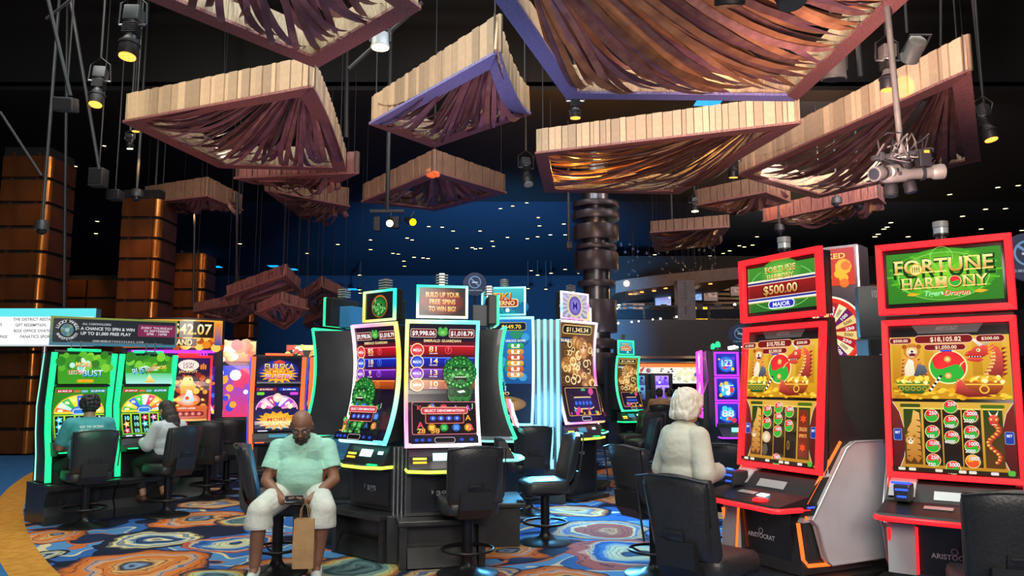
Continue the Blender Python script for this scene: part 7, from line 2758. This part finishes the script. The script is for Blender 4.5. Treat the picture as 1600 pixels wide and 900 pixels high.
for k in range(60):
    a_ = q.uniform(-2.3, 2.3)
    z_ = q.uniform(-.085, .10)
    r_ = .104 if z_ < .06 else .084
    hr.ell(wP(r_ * math.sin(a_) * .98, .02 + r_ * math.cos(a_), z_), (.016, .016, .03), rot=wR.to_euler(), nu=8, nv=6)
remesh(hr, 'hair', 'hair_white', wt, .006, 10)
wt.scale = (.968, .968, .968)

# --- man in teal at the green machine
gA = dict(s=1.0, hs=1.0, neck=(0, -.02, 1.19), head=(0, -.05, 1.315), nod=6,
          sh=[(-.19, 0, 1.115), (.19, 0, 1.115)], el=[(-.255, -.05, .86), (.255, -.10, .86)], wr=[(-.22, -.29, .88), (.19, -.33, .90)],
          hip=[(-.10, -.03, .69), (.10, -.03, .69)], kn=[(-.17, -.42, .62), (.17, -.42, .62)], an=[(-.18, -.36, .20), (.16, -.36, .20)], toe=[(-.19, -.48, .15), (.17, -.48, .15)],
          pel=(0, 0, .69), pelr=(.185, .15, .10), torso=[((0, 0, 1.03), (.19, .125, .16)), ((0, -.0, .87), (.18, .14, .17)), ((0, 0, .75), (.17, .14, .12))],
          hands=[((.3, -.9, -.2), (0, -.2, -.9), (.9, .2, 0), .4), ((-.3, -.9, -.2), (0, -.2, -.9), (-.9, .2, 0), .4)])
gt, gP, gR, gsh = person('young man in teal shirt seated at the leftmost green machine', (-4.745, 8.745, 0), 222, gA, 'skin_mid', dict(top='shirt_teal', top_name='t_shirt', sleeve=.75, loose=.018, hem=[((0, .01, .80), (.205, .165, .13))], bottom='pants_black', leg=1.9, shoe='hair_black'), .0075)
hr = MB()
q = random.Random(6)
hr.ell(gP(0, .018, .048), (.09, .10, .085))
hr.ell(gP(0, .05, -.01), (.082, .06, .075))
for k in range(130):
    a_, z_ = q.uniform(-2.2, 2.2), q.uniform(-.07, .12)
    r_ = math.sqrt(max(.0004, 1 - ((z_ - .03) / .115) ** 2)) * .098
    hr.ell(gP(r_ * math.sin(a_), .02 + r_ * math.cos(a_), z_), (.015, .015, .015), nu=7, nv=5)
remesh(hr, 'hair', 'hair_black', gt, .007, 1)
# lettering on his back, laid on the shirt
bv = BVHTree.FromPolygons([v.co[:] for v in gsh.data.vertices], [p.vertices[:] for p in gsh.data.polygons])
lt = MB()
for s_, zz, ww in (('GO TO OCEAN', 1.075, .24), ('GO FOR THE WIN', 1.035, .25)):
    vs, fs, tw = layout(s_)
    k_ = ww / tw
    pts = []
    for x, y in vs:
        o_ = Vector(((tw / 2 - x) * k_, .6, zz + y * k_ * 1.15))
        hit = bv.ray_cast(o_, Vector((0, -1, 0)))
        pts.append((hit[0] + Vector((0, .004, 0))) if hit[0] else o_ - Vector((0, .46, 0)))
    lt.add(pts, fs, None, hx('#dfe8e4'))
lt.build('shirt_lettering', 'print', gt)

# --- woman with long hair
gB = dict(gA)
gB.update(s=.9, hs=.97, neck=(0, -.03, 1.12), head=(.0, -.085, 1.235), nod=22, lean=0, turn=8,
          sh=[(-.16, -.01, 1.05), (.16, -.01, 1.05)], el=[(-.23, -.06, .83), (.22, -.08, .83)], wr=[(-.15, -.28, .86), (.14, -.3, .86)],
          kn=[(-.12, -.42, .60), (.12, -.42, .60)], an=[(-.13, -.24, .24), (.10, -.30, .24)], toe=[(-.16, -.36, .19), (.11, -.42, .19)],
          torso=[((0, 0, .98), (.16, .11, .15)), ((0, .0, .84), (.15, .12, .16)), ((0, 0, .74), (.16, .13, .11))], rA=(.046, .038, .027), rL=(.082, .055, .036))
bt, bP, bR, bsh = person('woman with long dark hair in white blouse seated at a green machine', (-4.15, 9.44, 0), 238, gB, 'skin_light', dict(top='shirt_white', top_name='blouse', sleeve=1.85, loose=.026, bottom='pants_black', leg=1.72, shoe='sandal'), .0075)
hr = MB()
for x, y, z, a_, b_, c_ in ((0, .018, .045, .088, .10, .086), (0, .055, -.02, .085, .06, .09), (-.055, .03, -.06, .04, .06, .09), (.055, .03, -.06, .04, .06, .09), (0, .075, -.10, .085, .045, .09), (0, .08, -.19, .09, .035, .10), (-.06, .05, -.2, .04, .04, .11), (.06, .05, -.2, .04, .04, .11), (-.075, 0, -.16, .022, .03, .12), (0, .082, -.27, .07, .025, .08)):
    hr.ell(bP(x, y, z), (a_, b_, c_), rot=(0, 0, 0))
remesh(hr, 'hair', 'hair_brown', bt, .008, 3)

# --- distant seated players
base = dict(gA)
for i, (lb, px, Y, top, hair, rz) in enumerate((('far player in pale top seated left of the white-haired woman', 981, 18.0, 'shirt_white', 'hair_brown', 200), ('far dark-haired player under the bar screens', 1031, 18.4, 'kraft', 'hair_brown', 170), ('far player beside the dark-haired one, nearest the woman', 1047, 18.8, 'shirt_white', 'hair_brown', 215))):
    p = at(px, 640, Y)
    t_, P_, R_, s_ = person(lb, (p.x, Y, 0), rz, base, 'skin_light', dict(top=top, sleeve=1.8, loose=.02, bottom='pants_black', leg=1.8, shoe='hair_black'), .014)
    h = MB()
    h.ell(P_(0, .015, .045), (.09, .10, .086))
    h.ell(P_(0, .05, -.02), (.085, .06, .09))
    remesh(h, 'hair', hair, t_, .012, 2)
    o = copy_tree(chair0)
    o.location = (p.x, Y, 0)
    o.rotation_euler = (0, 0, R(rz))
    o['label'] = ['black chair under the far left player', 'black chair under the far middle player', 'black chair under the far right player'][i]

# small purple screen on a far machine
for lb, px0, py0, px1, py1, Y, cols in (('far slot machine with a small purple screen under the bar', 1028, 656 - 0, 1042, 677, 19.6, ('#5a2ae8', '#c8a8ff', '#ffffff')), ('far slot machine with bluish screens left of the purple one', 992, 655, 1003, 676, 19.4, ('#3a2a6a', '#6ab0d8', '#e86a8a'))):
    c = at((px0 + px1) / 2, 612, Y)
    t = thing('slot_machine', lb, 'slot machine', (c.x, Y, 0), 0)
    MB().box(0, .2, .7, .6, .4, 1.4, bev=.02).build('cabinet', 'cab_dark', t)
    MB().box(0, .2, 1.6, .56, .3, .4, bev=.02).build('top_box', 'cab_dark', t)
    for nm, zz, hh_ in (('main_screen', 1.32, .46), ('top_screen', 1.62, .3)):
        fn, out = flat_fn((0, -.02 if nm == 'main_screen' else .03, zz), .34, hh_ * .8)
        a = Art(fn, .34, hh_ * .8, out, .003)
        a.rect(0, 0, 1, 1, hx(cols[0]), hx(cols[1]))
        a.scatter(8, .1, .1, .9, .9, .1, [hx(x) for x in cols], 4)
        a.build(nm, 'screen', t)

# ------------------------------------------------------------------ signs
# promotion sign standing on the two green machines
gc = g0 + gd * .75
sg = thing('promotion_sign', 'long dark lucky wheel promotion sign above the green machines', 'sign', (gc.x - .16, gc.y + .14, 1.965), 34)
SW, SH = 1.40, .345
MB().box(0, 0, .05 + SH / 2, SW, .03, SH, bev=.004).build('sign_board', 'sign_slate', sg)
fn, out = flat_fn((0, -.018, .05 + SH / 2), SW, SH)
a = Art(fn, SW, SH, out, .0008)
a.rect(0, 0, 1, 1, hx('#3f7f9c'), hx('#8f9a3c'))
a.rr(.02, .10, .985, .93, hx('#262b31'), .06)
a.ell(.125, .53, .062, hx('#0f1216'))
for k in range(12):
    t0 = k * math.tau / 12
    a.poly([(.125 + .014 * math.cos(t0), .53 + .06 * math.sin(t0)), (.125 + .05 * math.cos(t0), .53 + .225 * math.sin(t0)), (.125 + .05 * math.cos(t0 + .52), .53 + .225 * math.sin(t0 + .52)), (.125 + .014 * math.cos(t0 + .52), .53 + .06 * math.sin(t0 + .52))], [hx('#4a8a7a'), hx('#7aa0a8'), hx('#6a8a4a'), hx('#5a7ab0')][k % 4])
a.ell(.125, .53, .018, hx('#a8c8d0'))


def arc_text(a, s, cu, cv, r, h, col, a0, a1, inside=False):
    n = len(s)
    for i, ch in enumerate(s):
        t_ = a0 + (a1 - a0) * (i + .5) / n
        a.text(ch, cu + r * math.cos(t_), cv + r * a.W / a.H * math.sin(t_), h, col, None, rot=t_ - math.pi / 2 + (math.pi if inside else 0))


arc_text(a, 'LUCKY WHEEL', .125, .53, .076, .10, hx('#e8ecf0'), R(172), R(-2))
arc_text(a, 'SWEEPSTAKES', .125, .53, .076, .085, hx('#e8ecf0'), R(200), R(342), True)
a.text('ALL CARDHOLDERS', .345, .76, .07, hx('#c8d0d4'), .22)
a.text('A CHANCE TO SPIN & WIN', .435, .60, .105, hx('#f0f4f6'), .42)
a.text('UP TO $1,000 FREE PLAY', .42, .43, .105, hx('#f0f4f6'), .39)
a.text('LEARN MORE AT T H E O C E A N A C . C O M', .52, .17, .06, hx('#d8dde0'), .40)
a.rect(.13, .115, .88, .125, hx('#9aa8ac'))
a.rr(.67, .37, .98, .80, hx('#8c2a5a'), .08)
for s_, y_, w_ in (('EVERY THURSDAY', .69, .26), ('IN SEPTEMBER', .58, .21), ('2PM - 10PM', .47, .17)):
    a.text(s_, .825, y_, .08, hx('#f0dce6'), w_)
a.build('sign_print', 'dim_screen', sg)
for x_ in (-.42, .40):
    for d_ in (-.05, .05):
        MB().box(x_ + d_, -.03, .03, .012, .012, .16).build('clip', 'acrylic', sg)
    MB().box(x_, -.02, -.02, .14, .05, .02).build('clip_foot', 'acrylic', sg)

# white directory sign on a pole far left
p0, p1 = at(-70, 541, 16.6), at(151, 482, 16.6)
ds = thing('directory_sign', 'bright white directory sign with cyan border on a pole at far left', 'sign', ((p0.x + p1.x) / 2, 16.6, 0))
DW, DH = p1.x - p0.x, p1.z - p0.z
zc_ = (p0.z + p1.z) / 2
MB().box(0, .1, zc_, DW, .2, DH, bev=.01).build('sign_case', 'sign_teal', ds)
fn, out = flat_fn((0, -.012, zc_), DW, DH)
a = Art(fn, DW, DH, out, .003)
a.rect(0, 0, 1, 1, hx('#5fe0e6'))
a.rect(0, 0, .985, .78, hx('#f4f6f4'))
a.rect(0, -.0, 1, .04, hx('#b8c8c8'))
u_ = lambda px: (at(px, 510, 16.6).x - p0.x) / DW
v_ = lambda py: (at(60, py, 16.6).z - p0.z) / DH
for s_, px, py, w_ in (('THE DISTRICT RESTAURANTS', 62, 499, 84), ('GIFT REDEMPTION', 49, 508, 49), ('BOX OFFICE OVATION', 56, 517, 67), ('FANATICS SPORTSBOOK', 70, 526, 74), ('S', 3, 507, 3), ('LOUNGE', 4, 526, 22)):
    a.text(s_, u_(px), v_(py), .075, hx('#55585c'), w_ / 221)
a.build('sign_face', 'screen', ds)
for px in (61, -30):
    x_ = at(px, 600, 16.6).x - ds.location.x
    MB().tube([(x_, .1, 0.001), (x_, .1, zc_ - DH / 2)], .05, 12).build('pole', 'steel', ds, smooth=40)


# no-smoking signs
def no_smoking(label, px, py, Y, r, rz=0):
    c = at(px, py, Y)
    t = thing('no_smoking_sign', label, 'sign', (c.x, Y, 0), rz)
    T = Matrix.Translation((0, 0, c.z)) @ Matrix.Rotation(R(90), 4, 'X')
    MB().lathe([(0, -.012), (r, -.012), (r, .012), (0, .012)], 32, T).build('sign_disc', 'sign_navy', t, smooth=30)
    fn, out = flat_fn((0, -.016, c.z), 2 * r, 2 * r)
    a = Art(fn, 2 * r, 2 * r, out, .001)
    a.ell(.5, .5, .49, hx('#14264a'), n=36)
    a.ring(.5, .58, .27, .16, hx('#6a94c8'), n=30)
    a.poly([(.30, .72), (.34, .76), (.70, .44), (.66, .40)], hx('#6a94c8'))
    a.rect(.38, .545, .60, .595, hx('#c8d8e8'))
    a.rect(.61, .545, .635, .595, hx('#c8d8e8'))
    a.text('NO SMOKING PERMITTED', .5, .22, .055, hx('#a8c0dc'), .66)
    a.build('sign_print', 'print', t)
    MB().tube([(0, .02, 0.001), (0, .02, c.z)], .015, 8).build('post', 'rig_black', t)
    MB().lathe([(.16, .001), (.16, .015), (.02, .03)], 20).build('post_foot', 'rig_black', t)


no_smoking('round no smoking sign behind the centre slot machine top', 742, 444, 9.2, .14)
no_smoking('round no smoking sign cut by the right edge', 1606, 402, 5.9, .19, -15)
no_smoking('small no smoking sign left of the middle red-framed machine', 1156, 524, 9.0, .13)
